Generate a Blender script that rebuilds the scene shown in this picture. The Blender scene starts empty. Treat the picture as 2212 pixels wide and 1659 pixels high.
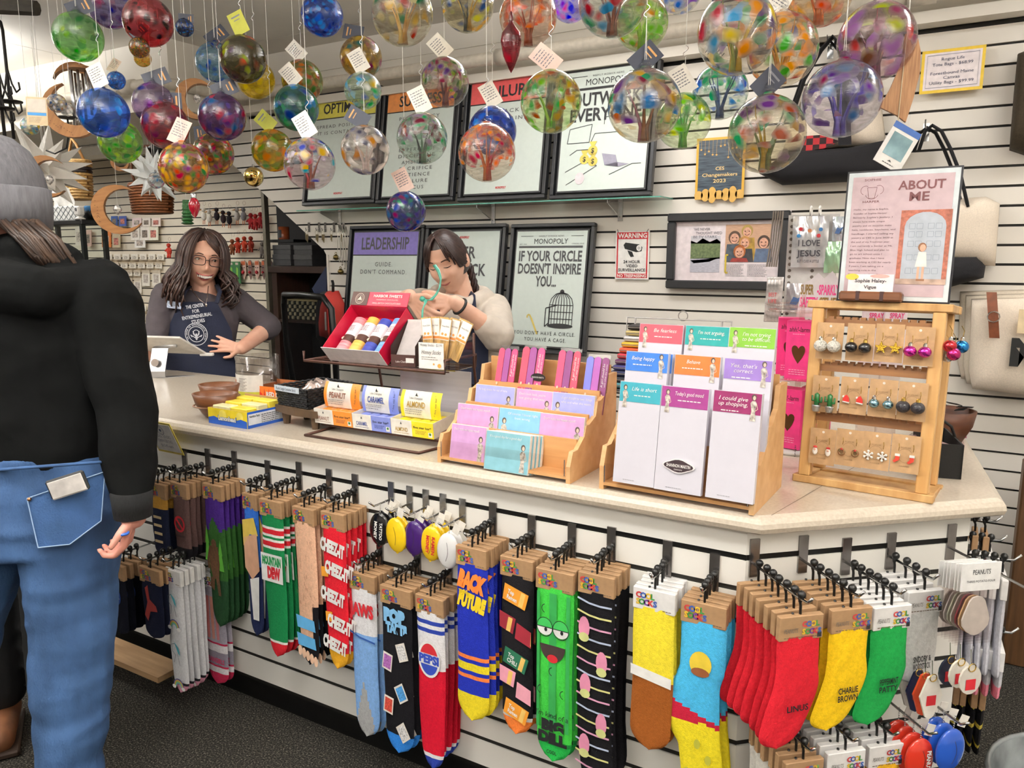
import bpy, math, random
from mathutils import Vector as V, Matrix as M
S=bpy.context.scene; COL=S.collection; R=math.radians; PI=math.pi
rnd=random.Random(7)
# ---- camera (focal length in pixels of the 2212x1659 frame) ----
W,H=2212,1659; F=1650.0; YH=553.0; VPX=-1800.0
TH=math.atan((H/2-YH)/F); FP=math.hypot(F,H/2-YH); PSI=math.atan((W/2-VPX)/FP)
RT=V((math.sin(PSI),math.cos(PSI),0)); FH=V((-math.cos(PSI),math.sin(PSI),0))
FW=FH*math.cos(TH)+V((0,0,-math.sin(TH))); UP=RT.cross(FW); C=V((0,0,1.5))
cd=bpy.data.cameras.new('camera'); cam=bpy.data.objects.new('camera',cd); COL.objects.link(cam)
cam.matrix_world=M.Translation(C)@M((RT,UP,-FW)).transposed().to_4x4()
cd.sensor_fit='HORIZONTAL'; cd.sensor_width=36; cd.lens=36*F/W; cd.clip_start=.02; S.camera=cam
# ---- world, lights, exposure ----
w=bpy.data.worlds.new('world'); S.world=w; w.use_nodes=True
w.node_tree.nodes['Background'].inputs[0].default_value=(1,.95,.88,1); w.node_tree.nodes['Background'].inputs[1].default_value=.25
S.view_settings.view_transform='Standard'; S.view_settings.look='None'; S.view_settings.gamma=1; S.view_settings.exposure=-0.42
try: S.view_settings.use_curve_mapping=False
except Exception: pass
def area(name,loc,sx,sy,p,col=(1,.99,.975),rot=(0,0,0)):
    l=bpy.data.lights.new(name,'AREA'); l.shape='RECTANGLE'; l.size=sx; l.size_y=sy; l.energy=p; l.color=col
    o=bpy.data.objects.new(name,l); COL.objects.link(o); o.location=loc; o.rotation_euler=rot; return o
LAMPS=[(-3.6,.5),(-1.4,.5),(.9,.5),(-4.8,-1.6),(-2.4,-1.6),(0,-1.6),(-1.3,2.75),(-5.6,2.3),(.9,2.6),(-7.4,1.0),(-6.4,3.9),(-8.6,3.9)]
for i,(x,y) in enumerate(LAMPS): area('ceiling_lamp',(x,y,(2.41 if i<6 else 2.54 if i<8 else 2.70) if y<3.5 else 2.33),1.2,.28,22 if i==6 else 24)
for i,(x,y) in enumerate(LAMPS[:8]): area('ceiling_fill',(x,y,2.436 if i<6 else 2.566),1.2,.28,(105 if i<6 else 12 if i==6 else 75),rot=(PI,0,0))  # added upward fill above the strip lamps, only to brighten the ceiling
area('shelf_spot',(-6.6,4.1,2.6),.5,.3,26,(1,.86,.66),(R(35),0,0)); area('shelf_spot',(-8.2,4.0,2.6),.5,.3,24,(1,.86,.66),(R(35),0,0))
# ---- pixel helpers: a pixel of the frame meets a plane of the room ----
def ray(x,y): return FW+RT*((x-W/2)/F)-UP*((y-H/2)/F)
def aY(x,y,Y): d=ray(x,y); return C+d*((Y-C.y)/d.y)
def aX(x,y,X): d=ray(x,y); return C+d*((X-C.x)/d.x)
def aZ(x,y,Z): d=ray(x,y); return C+d*((Z-C.z)/d.z)
def aD(x,y,D): return C+ray(x,y)*D
def aP(x,y,p,n): d=ray(x,y); return C+d*((V(p)-C).dot(V(n))/d.dot(V(n)))
def dep(p): return (V(p)-C).dot(FW)
# ---- materials ----
def lin(c):
    if isinstance(c,str): c=tuple(int(c[i:i+2],16) for i in (0,2,4))
    return tuple(((v/255)/12.92 if v<=10 else (((v/255)+.055)/1.055)**2.4) for v in c)+(1,)
MC={}
def mat(c,rough=.55,metal=0,noise=.06,scale=40,bump=0,emit=0,alpha=1,trans=0,coat=0,spec=.5,c2=None,stretch=None,bscale=None):
    k=(c,rough,metal,noise,scale,bump,emit,alpha,trans,coat,spec,c2,stretch)
    if k in MC: return MC[k]
    m=bpy.data.materials.new('m_%s_%d'%(c,len(MC))); m.use_nodes=True; nt=m.node_tree; N=nt.nodes; L=nt.links; b=N['Principled BSDF']
    col=lin(c); b.inputs['Roughness'].default_value=rough; b.inputs['Metallic'].default_value=metal; b.inputs['Specular IOR Level'].default_value=spec
    b.inputs['Base Color'].default_value=col; b.inputs['Coat Weight'].default_value=coat; b.inputs['Transmission Weight'].default_value=trans
    if alpha<1: b.inputs['Alpha'].default_value=alpha
    if emit: b.inputs['Emission Color'].default_value=col; b.inputs['Emission Strength'].default_value=emit
    if noise or bump:
        tc=N.new('ShaderNodeTexCoord'); mp=N.new('ShaderNodeMapping'); L.new(tc.outputs['Object'],mp.inputs[0])
        if stretch: mp.inputs['Scale'].default_value=stretch
        n=N.new('ShaderNodeTexNoise'); n.inputs['Scale'].default_value=scale; n.inputs['Detail'].default_value=4; L.new(mp.outputs[0],n.inputs[0])
        if noise:
            r=N.new('ShaderNodeValToRGB'); L.new(n.outputs[0],r.inputs[0])
            d=lin(c2) if c2 else tuple(v*(1-2*noise) for v in col[:3])+(1,)
            u=col if c2 else tuple(min(1,v*(1+noise)) for v in col[:3])+(1,)
            r.color_ramp.elements[0].color=d; r.color_ramp.elements[1].color=u; r.color_ramp.elements[0].position=.3; r.color_ramp.elements[1].position=.7
            L.new(r.outputs[0],b.inputs['Base Color'])
        if bump:
            if bscale:
                n=N.new('ShaderNodeTexNoise'); n.inputs['Scale'].default_value=bscale; n.inputs['Detail'].default_value=3; L.new(mp.outputs[0],n.inputs[0])
            q=N.new('ShaderNodeBump'); q.inputs['Strength'].default_value=bump; q.inputs['Distance'].default_value=.004; L.new(n.outputs[0],q.inputs['Height']); L.new(q.outputs[0],b.inputs['Normal'])
    MC[k]=m; return m
def glossclear(c='ffffff',rough=.02,base=.0):
    # thin clear plastic / glass: tinted see-through with a Fresnel reflection
    k=('clear',c,rough,base)
    if k in MC: return MC[k]
    m=bpy.data.materials.new('clear_%s'%c); m.use_nodes=True; nt=m.node_tree; N=nt.nodes; L=nt.links; N.remove(N['Principled BSDF'])
    t=N.new('ShaderNodeBsdfTransparent'); t.inputs[0].default_value=lin(c); g=N.new('ShaderNodeBsdfGlossy'); g.inputs['Roughness'].default_value=rough
    f=N.new('ShaderNodeFresnel'); f.inputs[0].default_value=1.45; x=N.new('ShaderNodeMixShader')
    ge=N.new('ShaderNodeNewGeometry'); iv=N.new('ShaderNodeMath'); iv.operation='SUBTRACT'; iv.inputs[0].default_value=1; L.new(ge.outputs['Backfacing'],iv.inputs[1])
    mm=N.new('ShaderNodeMath'); mm.operation='MULTIPLY_ADD'; mm.inputs[2].default_value=base; L.new(f.outputs[0],mm.inputs[0]); L.new(iv.outputs[0],mm.inputs[1]); L.new(mm.outputs[0],x.inputs[0])
    L.new(t.outputs[0],x.inputs[1]); L.new(g.outputs[0],x.inputs[2]); L.new(x.outputs[0],N['Material Output'].inputs[0]); MC[k]=m; return m
def woodmat(c,c2,rough=.45,scale=6,st=(1,12,12),coat=0): return mat(c,rough,noise=.1,scale=scale,c2=c2,stretch=st,bump=.15,coat=coat)
# ---- mesh builder ----
class MB:
    def __init__(s): s.v=[];s.f=[];s.m=[];s.k=0
    def add(s,vs,fs,T=None):
        o=len(s.v); s.v+= [tuple(T@V(p)) for p in vs] if T is not None else [tuple(p) for p in vs]
        s.f+=[tuple(i+o for i in f) for f in fs]; s.m+=[s.k]*len(fs); return s
    def mi(s,k): s.k=k; return s
    def box(s,x0,x1,y0,y1,z0,z1,T=None):
        return s.add([(x0,y0,z0),(x1,y0,z0),(x1,y1,z0),(x0,y1,z0),(x0,y0,z1),(x1,y0,z1),(x1,y1,z1),(x0,y1,z1)],[(3,2,1,0),(4,5,6,7),(0,1,5,4),(1,2,6,5),(2,3,7,6),(3,0,4,7)],T)
    def cb(s,c,sz,T=None): return s.box(c[0]-sz[0]/2,c[0]+sz[0]/2,c[1]-sz[1]/2,c[1]+sz[1]/2,c[2]-sz[2]/2,c[2]+sz[2]/2,T)
    def bbox(s,x0,x1,y0,y1,z0,z1,b=.004,T=None):   # box with chamfered edges
        import itertools
        vs=[];idx={}
        for sx,sy,sz in itertools.product((0,1),(0,1),(0,1)):
            p=[(x0,x1)[sx],(y0,y1)[sy],(z0,z1)[sz]]; d=[b if q==0 else -b for q in (sx,sy,sz)]
            for a in range(3):
                q=[p[i]+(0 if i==a else d[i]) for i in range(3)]; idx[(sx,sy,sz,a)]=len(vs); vs.append(q)
        fs=[]
        for a in range(3):
            o=[i for i in range(3) if i!=a]
            for sd in (0,1):
                q=[]
                for u,w_ in ((0,0),(1,0),(1,1),(0,1)):
                    t=[0,0,0]; t[a]=sd; t[o[0]]=u; t[o[1]]=w_; q.append(idx[(t[0],t[1],t[2],a)])
                if (sd==0)!=(a==1): q=q[::-1]
                fs.append(tuple(q))
        for a in range(3):
            o=[i for i in range(3) if i!=a]
            for u,w_ in itertools.product((0,1),(0,1)):
                t0=[0]*3;t1=[0]*3; t0[o[0]]=t1[o[0]]=u; t0[o[1]]=t1[o[1]]=w_; t1[a]=1
                fs.append((idx[(*t0,o[0])],idx[(*t1,o[0])],idx[(*t1,o[1])],idx[(*t0,o[1])]))
        for c_ in itertools.product((0,1),(0,1),(0,1)): fs.append((idx[(*c_,0)],idx[(*c_,1)],idx[(*c_,2)]))
        return s.add(vs,fs,T)
    def prism(s,poly,y0,y1,T=None):   # polygon in (x,z), extruded in y
        n=len(poly); vs=[(x,y0,z) for x,z in poly]+[(x,y1,z) for x,z in poly]
        return s.add(vs,[tuple(range(n)),tuple(range(2*n-1,n-1,-1))]+[((i+1)%n,i,i+n,(i+1)%n+n) for i in range(n)],T)
    def zprism(s,poly,z0,z1,T=None):
        n=len(poly); vs=[(x,y,z0) for x,y in poly]+[(x,y,z1) for x,y in poly]
        return s.add(vs,[tuple(range(n-1,-1,-1)),tuple(range(n,2*n))]+[(i,(i+1)%n,(i+1)%n+n,i+n) for i in range(n)],T)
    def tube(s,pts,r,n=8,cap=True,T=None,flat=1):
        pts=[V(p) for p in pts]; m=len(pts); rs=r if isinstance(r,(list,tuple)) else [r]*m; vs=[];up=None
        for i,p in enumerate(pts):
            t=(pts[min(i+1,m-1)]-pts[max(i-1,0)]).normalized()
            if up is None: up=V((0,0,1)) if abs(t.z)<.9 else V((1,0,0))
            a=up-t*up.dot(t)
            if a.length<1e-5: a=t.orthogonal()
            a.normalize(); up=a; b=t.cross(a)
            for j in range(n):
                q=2*PI*j/n; vs.append(p+a*(math.cos(q)*rs[i]*flat)+b*(math.sin(q)*rs[i]))
        fs=[(i*n+j,i*n+(j+1)%n,(i+1)*n+(j+1)%n,(i+1)*n+j) for i in range(m-1) for j in range(n)]
        if cap: fs+= [tuple(range(n-1,-1,-1)),tuple((m-1)*n+j for j in range(n))]
        return s.add(vs,fs,T)
    def lathe(s,prof,n=24,T=None,sx=1,sy=1,close=False):
        vs=[];m=len(prof)
        for r,z in prof:
            for j in range(n): a=2*PI*j/n; vs.append((r*math.cos(a)*sx,r*math.sin(a)*sy,z))
        fs=[(i*n+j,i*n+(j+1)%n,(i+1)*n+(j+1)%n,(i+1)*n+j) for i in range(m-1) for j in range(n)]
        if prof[0][0]>1e-4 and close: fs.append(tuple(range(n-1,-1,-1)))
        if prof[-1][0]>1e-4 and close: fs.append(tuple((m-1)*n+j for j in range(n)))
        return s.add(vs,fs,T)
    def ell(s,c,r,n=16,m=10,T=None):
        if not isinstance(r,(list,tuple)): r=(r,r,r)
        vs=[(c[0],c[1],c[2]-r[2])]
        for i in range(1,m):
            a=PI*i/m-PI/2
            for j in range(n): b=2*PI*j/n; vs.append((c[0]+r[0]*math.cos(a)*math.cos(b),c[1]+r[1]*math.cos(a)*math.sin(b),c[2]+r[2]*math.sin(a)))
        vs.append((c[0],c[1],c[2]+r[2])); fs=[(0,1+(j+1)%n,1+j) for j in range(n)]
        fs+=[(1+i*n+j,1+i*n+(j+1)%n,1+(i+1)*n+(j+1)%n,1+(i+1)*n+j) for i in range(m-2) for j in range(n)]
        e=len(vs)-1; fs+=[(e,1+(m-2)*n+j,1+(m-2)*n+(j+1)%n) for j in range(n)]
        return s.add(vs,fs,T)
    def grid(s,fn,nu,nv,T=None,mf=None,wrap=False):
        vs=[fn(i/nu,j/nv) for j in range(nv+1) for i in range(nu+1)]; o=len(s.f)
        s.add(vs,[(j*(nu+1)+i,j*(nu+1)+i+1,(j+1)*(nu+1)+i+1,(j+1)*(nu+1)+i) for j in range(nv) for i in range(nu)],T)
        if mf:
            q=o
            for j in range(nv):
                for i in range(nu): s.m[q]=mf((i+.5)/nu,(j+.5)/nv); q+=1
        return s
    def torus(s,c,R_,r,n=16,m=8,T=None,ax='z'):
        pts=[]
        for i in range(n):
            a=2*PI*i/n
            for j in range(m):
                b=2*PI*j/m; d=R_+r*math.cos(b); p=(d*math.cos(a),d*math.sin(a),r*math.sin(b))
                if ax=='y': p=(p[0],p[2],p[1])
                if ax=='x': p=(p[2],p[0],p[1])
                pts.append((p[0]+c[0],p[1]+c[1],p[2]+c[2]))
        return s.add(pts,[(i*m+j,((i+1)%n)*m+j,((i+1)%n)*m+(j+1)%m,i*m+(j+1)%m) for i in range(n) for j in range(m)],T)
    def mesh(s,name,mats,smooth=False):
        me=bpy.data.meshes.new(name); me.from_pydata(s.v,[],s.f); mats=mats if isinstance(mats,(list,tuple)) else [mats]
        for m in mats: me.materials.append(m)
        if len(mats)>1: me.polygons.foreach_set('material_index',s.m)
        if smooth: me.polygons.foreach_set('use_smooth',[True]*len(me.polygons))
        me.update(); return me
    def build(s,name,mats,parent=None,smooth=False,T=None): return link(name,s.mesh(name,mats,smooth),parent,T)
def link(name,me,parent=None,T=None):
    o=bpy.data.objects.new(name,me); COL.objects.link(o); o.parent=parent
    if T is not None: o.matrix_basis=T
    return o
def tag(o,label=None,cat=None,group=None,kind=None):
    for k,v in (('label',label),('category',cat),('group',group),('kind',kind)):
        if v: o[k]=v
    return o
def thing(name,label,cat,T=None,group=None,loc=None,rz=0):
    o=bpy.data.objects.new(name,None); COL.objects.link(o); o.empty_display_size=.05
    if T is None: T=M.Translation(V(loc or (0,0,0)))@M.Rotation(rz,4,'Z')
    o.matrix_basis=T; return tag(o,label,cat,group)
def copyt(root,T,label=None,group=None,skip=()):
    r=root.copy(); COL.objects.link(r); r.matrix_basis=T
    if label: r['label']=label
    if group: r['group']=group
    for c in root.children:
        if c.name.split('.')[0] in skip: continue
        d=c.copy(); COL.objects.link(d); d.parent=r
        for g in c.children:
            e=g.copy(); COL.objects.link(e); e.parent=d
    return r
TR=M.Translation
def RX(a): return M.Rotation(R(a),4,'X')
def RY(a): return M.Rotation(R(a),4,'Y')
def RZ(a): return M.Rotation(R(a),4,'Z')
def frame(o,x,y,z=None):   # matrix from origin and axes
    x=V(x).normalized(); y=V(y); y=(y-x*y.dot(x)).normalized(); z=x.cross(y)
    return M(((x.x,y.x,z.x,o[0]),(x.y,y.y,z.y,o[1]),(x.z,y.z,z.z,o[2]),(0,0,0,1)))
# ---- lettering: flat text mesh in local XZ, facing -Y ----
TC={}
def tmesh(s,bold=0,shear=0,sp=1):
    k=(s,bold,shear,sp)
    if k not in TC:
        cu=bpy.data.curves.new('t','FONT'); cu.body=s; cu.resolution_u=2; cu.offset=bold; cu.shear=shear; cu.space_character=sp; cu.fill_mode='FRONT'
        o=bpy.data.objects.new('t',cu); me=o.to_mesh(); vs=[tuple(v.co) for v in me.vertices]; fs=[tuple(p.vertices) for p in me.polygons]
        o.to_mesh_clear(); bpy.data.objects.remove(o); bpy.data.curves.remove(cu)
        xs=[v[0] for v in vs] or [0,1]; ys=[v[1] for v in vs] or [0,1]
        TC[k]=(vs,fs,min(xs),max(xs),min(ys),max(ys))
    return TC[k]
def tadd(mb,s,x,z,h,w=None,T=None,al='c',bold=0,shear=0,y=0,sp=1,rot=0):
    """append text to a builder: cap height h, optional total width w, anchored at (x, baseline z)"""
    vs,fs,x0,x1,y0,y1=tmesh(s,bold,shear,sp); k=h/.70; kx=(w/(x1-x0)) if w else k
    ox={'c':(x0+x1)/2,'l':x0,'r':x1}[al]; ca,sa=math.cos(rot),math.sin(rot)
    q=[((a-ox)*kx,b*k) for a,b,_ in vs]
    mb.add([(x+a*ca-b*sa,y,z+a*sa+b*ca) for a,b in q],fs,T); return mb
def text(parent,s,x,z,h,m,w=None,T=None,al='c',bold=0,shear=0,y=0,name='lettering',sp=1,rot=0):
    b=MB(); tadd(b,s,x,z,h,w,None,al,bold,shear,y,sp,rot); return b.build(name,m,parent,T=T)
def flat(mb,poly,y=0,T=None):   # flat polygon in (x,z) facing -Y
    a=sum(poly[i][0]*poly[(i+1)%len(poly)][1]-poly[(i+1)%len(poly)][0]*poly[i][1] for i in range(len(poly)))
    if a<0: poly=poly[::-1]
    return mb.add([(x,y,z) for x,z in poly],[tuple(range(len(poly)))],T)
def rect(mb,x0,x1,z0,z1,y=0,T=None): return flat(mb,[(x0,z0),(x1,z0),(x1,z1),(x0,z1)],y,T)
def disc(mb,x,z,rx,rz=None,y=0,n=20,T=None,a0=0,a1=360): return flat(mb,[(x+rx*math.cos(R(a0+(a1-a0)*i/n)),z+(rz or rx)*math.sin(R(a0+(a1-a0)*i/n))) for i in range(n if a1-a0==360 else n+1)],y,T)
def line(mb,pts,wd=.001,y=0,T=None):   # flat stroke in (x,z)
    for (x0,z0),(x1,z1) in zip(pts[:-1],pts[1:]):
        d=math.hypot(x1-x0,z1-z0) or 1; nx,nz=-(z1-z0)/d*wd/2,(x1-x0)/d*wd/2
        mb.add([(x0+nx,y,z0+nz),(x0-nx,y,z0-nz),(x1-nx,y,z1-nz),(x1+nx,y,z1+nz)],[(0,1,2,3)],T)
    return mb
def ring(mb,x,z,r,wd,y=0,n=24,a0=0,a1=360,T=None): return line(mb,[(x+r*math.cos(R(a0+(a1-a0)*i/n)),z+r*math.sin(R(a0+(a1-a0)*i/n))) for i in range(n+1)],wd,y,T)
def txlines(mb,x0,x1,z0,dz,n,h,y=0,seed=1,jag=.25):   # rows of tiny unreadable print as dashes
    q=random.Random(seed)
    for i in range(n):
        x=x0; e=x1-(x1-x0)*jag*q.random()
        while x<e:
            l=min(e-x,h*q.uniform(1.5,4.5)); rect(mb,x,x+l,z0-i*dz,z0-i*dz+h,y); x+=l+h*.8
    return mb
WHT=mat('ebe8e3',.5); BLK=mat('141414',.45); INK=mat('2a2a2c',.6); CHROME=mat('c8c8c8',.18,1,noise=.03); BLKPL=mat('0c0c0c',.35)
CRD=mat('eae5db',.6); KRAFT=mat('b08d66',.75,noise=.08,scale=60)
# ================= the room =================
YC=1.60; YW=3.65; YA=4.96; ZC=2.75; PITCH=.0762
carpet=bpy.data.materials.new('carpet'); carpet.use_nodes=True
def _carpet():
    N=carpet.node_tree.nodes; L=carpet.node_tree.links; b=N['Principled BSDF']; b.inputs['Roughness'].default_value=.95; b.inputs['Specular IOR Level'].default_value=.1
    tc=N.new('ShaderNodeTexCoord'); n=N.new('ShaderNodeTexNoise'); n.inputs['Scale'].default_value=190; n.inputs['Detail'].default_value=3; n.inputs['Roughness'].default_value=.7
    L.new(tc.outputs['Object'],n.inputs[0]); r=N.new('ShaderNodeValToRGB'); e=r.color_ramp.elements; e[0].color=lin('262523'); e[0].position=.38; e[1].color=lin('b0a898'); e[1].position=.75
    m_=r.color_ramp.elements.new(.55); m_.color=lin('47443f'); L.new(n.outputs[0],r.inputs[0])
    n2=N.new('ShaderNodeTexNoise'); n2.inputs['Scale'].default_value=2.5; L.new(tc.outputs['Object'],n2.inputs[0])
    x=N.new('ShaderNodeMixRGB'); x.blend_type='MULTIPLY'; x.inputs[0].default_value=.5; L.new(r.outputs[0],x.inputs[1]); L.new(n2.outputs[0],x.inputs[2]); L.new(x.outputs[0],b.inputs['Base Color'])
    q=N.new('ShaderNodeBump'); q.inputs['Distance'].default_value=.006; q.inputs['Strength'].default_value=.8; L.new(n.outputs[0],q.inputs['Height']); L.new(q.outputs[0],b.inputs['Normal'])
_carpet()
def struct(name,b,m,parent=None,label=None,smooth=False):
    o=b.build(name,m,parent,smooth)
    if parent is None: tag(o,label,None,None,'structure')
    return o
CREAM=mat('e7e1d7',.55,noise=.03,scale=3); CREAM2=mat('e9e3d8',.6,noise=.03,scale=3); GROOVE=mat('15130f',.6)
struct('floor',MB().box(-11,4,-5,8,-.06,0),carpet,label='dark grey flecked loop carpet on the shop floor')
ce=struct('ceiling',MB().box(-11,4,-5,8,ZC+.012,ZC+.06),mat('8c857b',.8),label='off-white panelled ceiling with stained tiles')
CT=mat('e6e1d8',.85,noise=.06,scale=1.5)
for i in range(13):
    for j in range(11):
        x=-11+i*1.2; y=-5+j*1.2; 
        if x+1.2>4.01 or y>8: continue
        MB().box(x+.003,x+1.197,y+.003,y+1.197,ZC,ZC+.012).build('ceiling_tile',CT,ce)
# back wall: backing board with one slat board per row, cut by the stair line on the left
def leftx(z):
    if z<1.508: return -3.42
    if z<2.42: return -3.42-(z-1.508)/(2.42-1.508)*1.27
    return -4.7
def slatwall(root,z0,z1,y,xl,xr,th=.012,gap=.010,m=CREAM):
    z=z0
    while z<z1-.01:
        t=min(z+PITCH-gap,z1); f=xl if callable(xl) else (lambda q:xl)
        MB().prism([(f(z),z),(xr,z),(xr,t),(f(t),t)],y-th,y).build('slat',m,root); z+=PITCH
zg=aY(1300,468.5,YW).z; z0=zg-PITCH*22+.005
wb=struct('wall_back',MB().prism([(-3.42,0),(1.5,0),(1.5,ZC),(-4.7,ZC),(-4.7,2.42),(-3.42,1.508)],YW,YW+.09),GROOVE,label='cream slat wall behind the counter with black grooves')
slatwall(wb,z0,2.39,YW,leftx,1.5)
MB().box(-4.7,1.5,YW-.012,YW,2.395,ZC).build('fascia_board',CREAM2,wb)
MB().box(-4.7,1.5,YW-.10,YW,2.395,2.44).build('ledge_board',CREAM2,wb)
MB().box(-4.1,1.5,YW-.02,YW-.012,2.60,2.63).build('rail',CREAM2,wb)
MB().box(-3.435,-3.42,YW-.02,YW+.08,0,1.508).build('edge_trim',CREAM2,wb)
# the far shop wall seen past the stairs
wa=struct('wall_far',MB().box(-11,-4.3,YA,YA+.1,0,ZC),GROOVE,label='pale far slat wall hung with cards and ornaments')
zz=aY(582,445.5,YA).z; slatwall(wa,zz-PITCH*25+.005,ZC-.02,YA,-11,-4.3,m=mat('e6dac4',.5,noise=.03,scale=3))
struct('wall_left',MB().box(-11.1,-11,-5,8,0,ZC),CREAM2,label='cream left wall of the shop'); struct('wall_front',MB().box(-11,4,-5.1,-5,0,ZC),CREAM2,label='cream wall at the shop front')
struct('wall_right',MB().box(1.5,1.6,-5,8,0,ZC),CREAM2,label='cream right wall of the shop')
so=struct('trim_1',MB().box(-11,-4.08,3.07,4.3,2.36,ZC-.001),CREAM2,label='boxed cream soffit under the ceiling at the left')
MB().box(-11,-4.08,3.055,3.07,2.36,2.40).build('soffit_trim',CREAM2,so)
# painted pipes along the ceiling
PIPE=mat('d5cdbf',.5)
pp=[aY(1490,70,3.48),aY(1097,124,3.48),aY(692,172,3.48)]; zp=2.49
pr=struct('trim_2',MB().tube([(1.4,3.5,zp),(-3.95,3.5,zp),(-4.03,3.45,zp),(-4.05,3.38,zp),(-4.05,3.12,zp),(-4.07,3.03,zp),(-4.15,3.0,zp),(-10.9,3.0,zp)],.032,14),PIPE,label='cream painted pipe running along the wall top',smooth=True)
for x,y in ((-2.05,3.5),(-.2,3.5),(-4.35,3.0),(-6.3,3.0)): MB().tube([(x-.05,y,zp),(x+.05,y,zp)],.041,14).build('pipe_coupling',PIPE,pr,True)
MB().tube([(-3.75,3.3,ZC),(-3.75,3.3,2.6),(-3.75,3.45,2.49)],.012,8).build('pipe_drop',PIPE,pr,True)
# ceiling lamp fixtures
TUBE=mat('fff4e6',.5,noise=0,emit=3.0)
for i,(x,y) in enumerate(LAMPS):
    t=thing('ceiling_lamp_fixture','white ceiling strip lamp number %s from the left end of the shop'%['one','two','three','four','five','six','seven','eight','nine','ten','eleven','twelve'][sorted(LAMPS).index((x,y))],'lamp',loc=(x,y,(2.42 if i<6 else 2.55 if i<8 else 2.72) if y<3.5 else 2.345),group='ceiling strip lamps')
    MB().box(-.64,.64,-.16,.16,.0,.0 if 0 else .012).build('housing',WHT,t); [MB().tube([(s_*.5,0,.012),(s_*.5,0,ZC-t.location.z)],.004,6).build('drop_rod',CHROME,t) for s_ in (-1,1)]
# ================= the counter =================
ctr=thing('sales_counter','long white slat-front sales counter with stone-look top','counter',loc=(0,0,0))
TOPM=mat('c8bdad',.3,noise=.07,scale=150,c2='b8ac9b',coat=.15); FACE=mat('e9e6df',.45,noise=.02,scale=3)
A=V((-.306,1.565)); B=V((.142,1.965)); D_=V((.063,2.70))     # front corner, chamfer end, back right
outl=[(-3.7,1.565),(A.x,A.y),(B.x,B.y),(D_.x,D_.y),(-.75,2.72),(-.95,2.33),(-3.7,2.33)]
def inset(poly,d):
    n=len(poly); r=[]
    for i in range(n):
        p0,p1,p2=V(poly[i-1]),V(poly[i]),V(poly[(i+1)%n]); e1=(p1-p0).normalized(); e2=(p2-p1).normalized()
        n1=V((-e1.y,e1.x)); n2=V((-e2.y,e2.x)); k=d/max(.3,1+n1.dot(n2)); r.append(tuple(p1+(n1+n2)*k))
    return r
def countertop():
    b=MB(); lv=[(.925,.012),(.93,.004),(.94,0),(.95,.002),(.959,.008),(.965,.02)]; n=len(outl); vs=[]
    for z,d in lv: vs+= [(x,y,z) for x,y in inset(outl,d)]
    fs=[(k*n+i,k*n+(i+1)%n,(k+1)*n+(i+1)%n,(k+1)*n+i) for k in range(len(lv)-1) for i in range(n)]
    fs+=[tuple(range(n-1,-1,-1)),tuple((len(lv)-1)*n+i for i in range(n))]; b.add(vs,fs); return b
countertop().build('worktop',TOPM,ctr)
MB().add([(A.x+.012,A.y+.03,.9655),(A.x+.0135,A.y+.03,.9655),(-.05,2.7,.9655),(-.052,2.7,.9655)],[(0,1,2,3)]).build('worktop_seam',mat('6b5c4b',.6),ctr)
fa=[(-3.68,YC),(-.341,YC),(.075,1.972),(.03,2.66),(-.77,2.68),(-.97,2.29),(-3.68,2.29)]
MB().zprism(inset(fa,.014),.1,.925).build('carcass',GROOVE,ctr)
MB().zprism(inset(fa,.05),0,.1).build('plinth',BLKPL,ctr)
# face slats: header panel plus nine boards
GZ=[.859-.0729*i for i in range(10)]; 
for a,b_ in zip(fa[:3],fa[1:4]):
    a=V(a);b_=V(b_); d=(b_-a); Ln=d.length; T=TR((a.x,a.y,0))@M.Rotation(math.atan2(d.y,d.x),4,'Z')
    MB().box(0,Ln,0,.014,.8665,.925).build('face_panel',FACE,ctr,T=T)
    for i in range(10):
        z1=GZ[i]-.0065; z0_=GZ[i+1]+.0065 if i<9 else .123
        if i<9 or True: MB().box(0,Ln,0,.014,z0_,z1).build('slat',FACE,ctr,T=T)
        if i>=9: break
    for z in GZ: MB().box(0,Ln,.0035,.012,z-.0062,z+.0062).build('groove_insert',mat('131313',.35,.4) if z==GZ[0] else GROOVE,ctr,T=T)
PLANK=mat('b3926c',.5,noise=.1,scale=5,stretch=(1,10,10),c2='94734f')
p0=aZ(250,1372,.02); 
tag(MB().box(-.55,.55,-.05,.05,0,.02).build('floor_plank',PLANK,T=TR((-2.75,1.50,.09))),'loose pine plank sticking out under the dark socks at the left','plank')
# ================= people =================
from mathutils.bvhtree import BVHTree
def loft(b,rings,xd,n=20,caps=True):
    """closed elliptical tube; rings = (centre, rx along xd, ry across)"""
    xd=V(xd).normalized(); vs=[]; m=len(rings)
    for i,(c,rx,ry) in enumerate(rings):
        t=(V(rings[min(i+1,m-1)][0])-V(rings[max(i-1,0)][0])).normalized(); x=(xd-t*xd.dot(t)).normalized(); y=t.cross(x)
        for j in range(n): a=2*PI*j/n; vs.append(V(c)+x*(rx*math.cos(a))+y*(ry*math.sin(a)))
    e0=len(vs); vs+=[V(rings[0][0]),V(rings[-1][0])]
    fs=[(i*n+j,i*n+(j+1)%n,(i+1)*n+(j+1)%n,(i+1)*n+j) for i in range(m-1) for j in range(n)]
    fs+=[(e0,(j+1)%n,j) for j in range(n)]+[(e0+1,(m-1)*n+j,(m-1)*n+(j+1)%n) for j in range(n)]
    return b.add(vs,fs)
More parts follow.
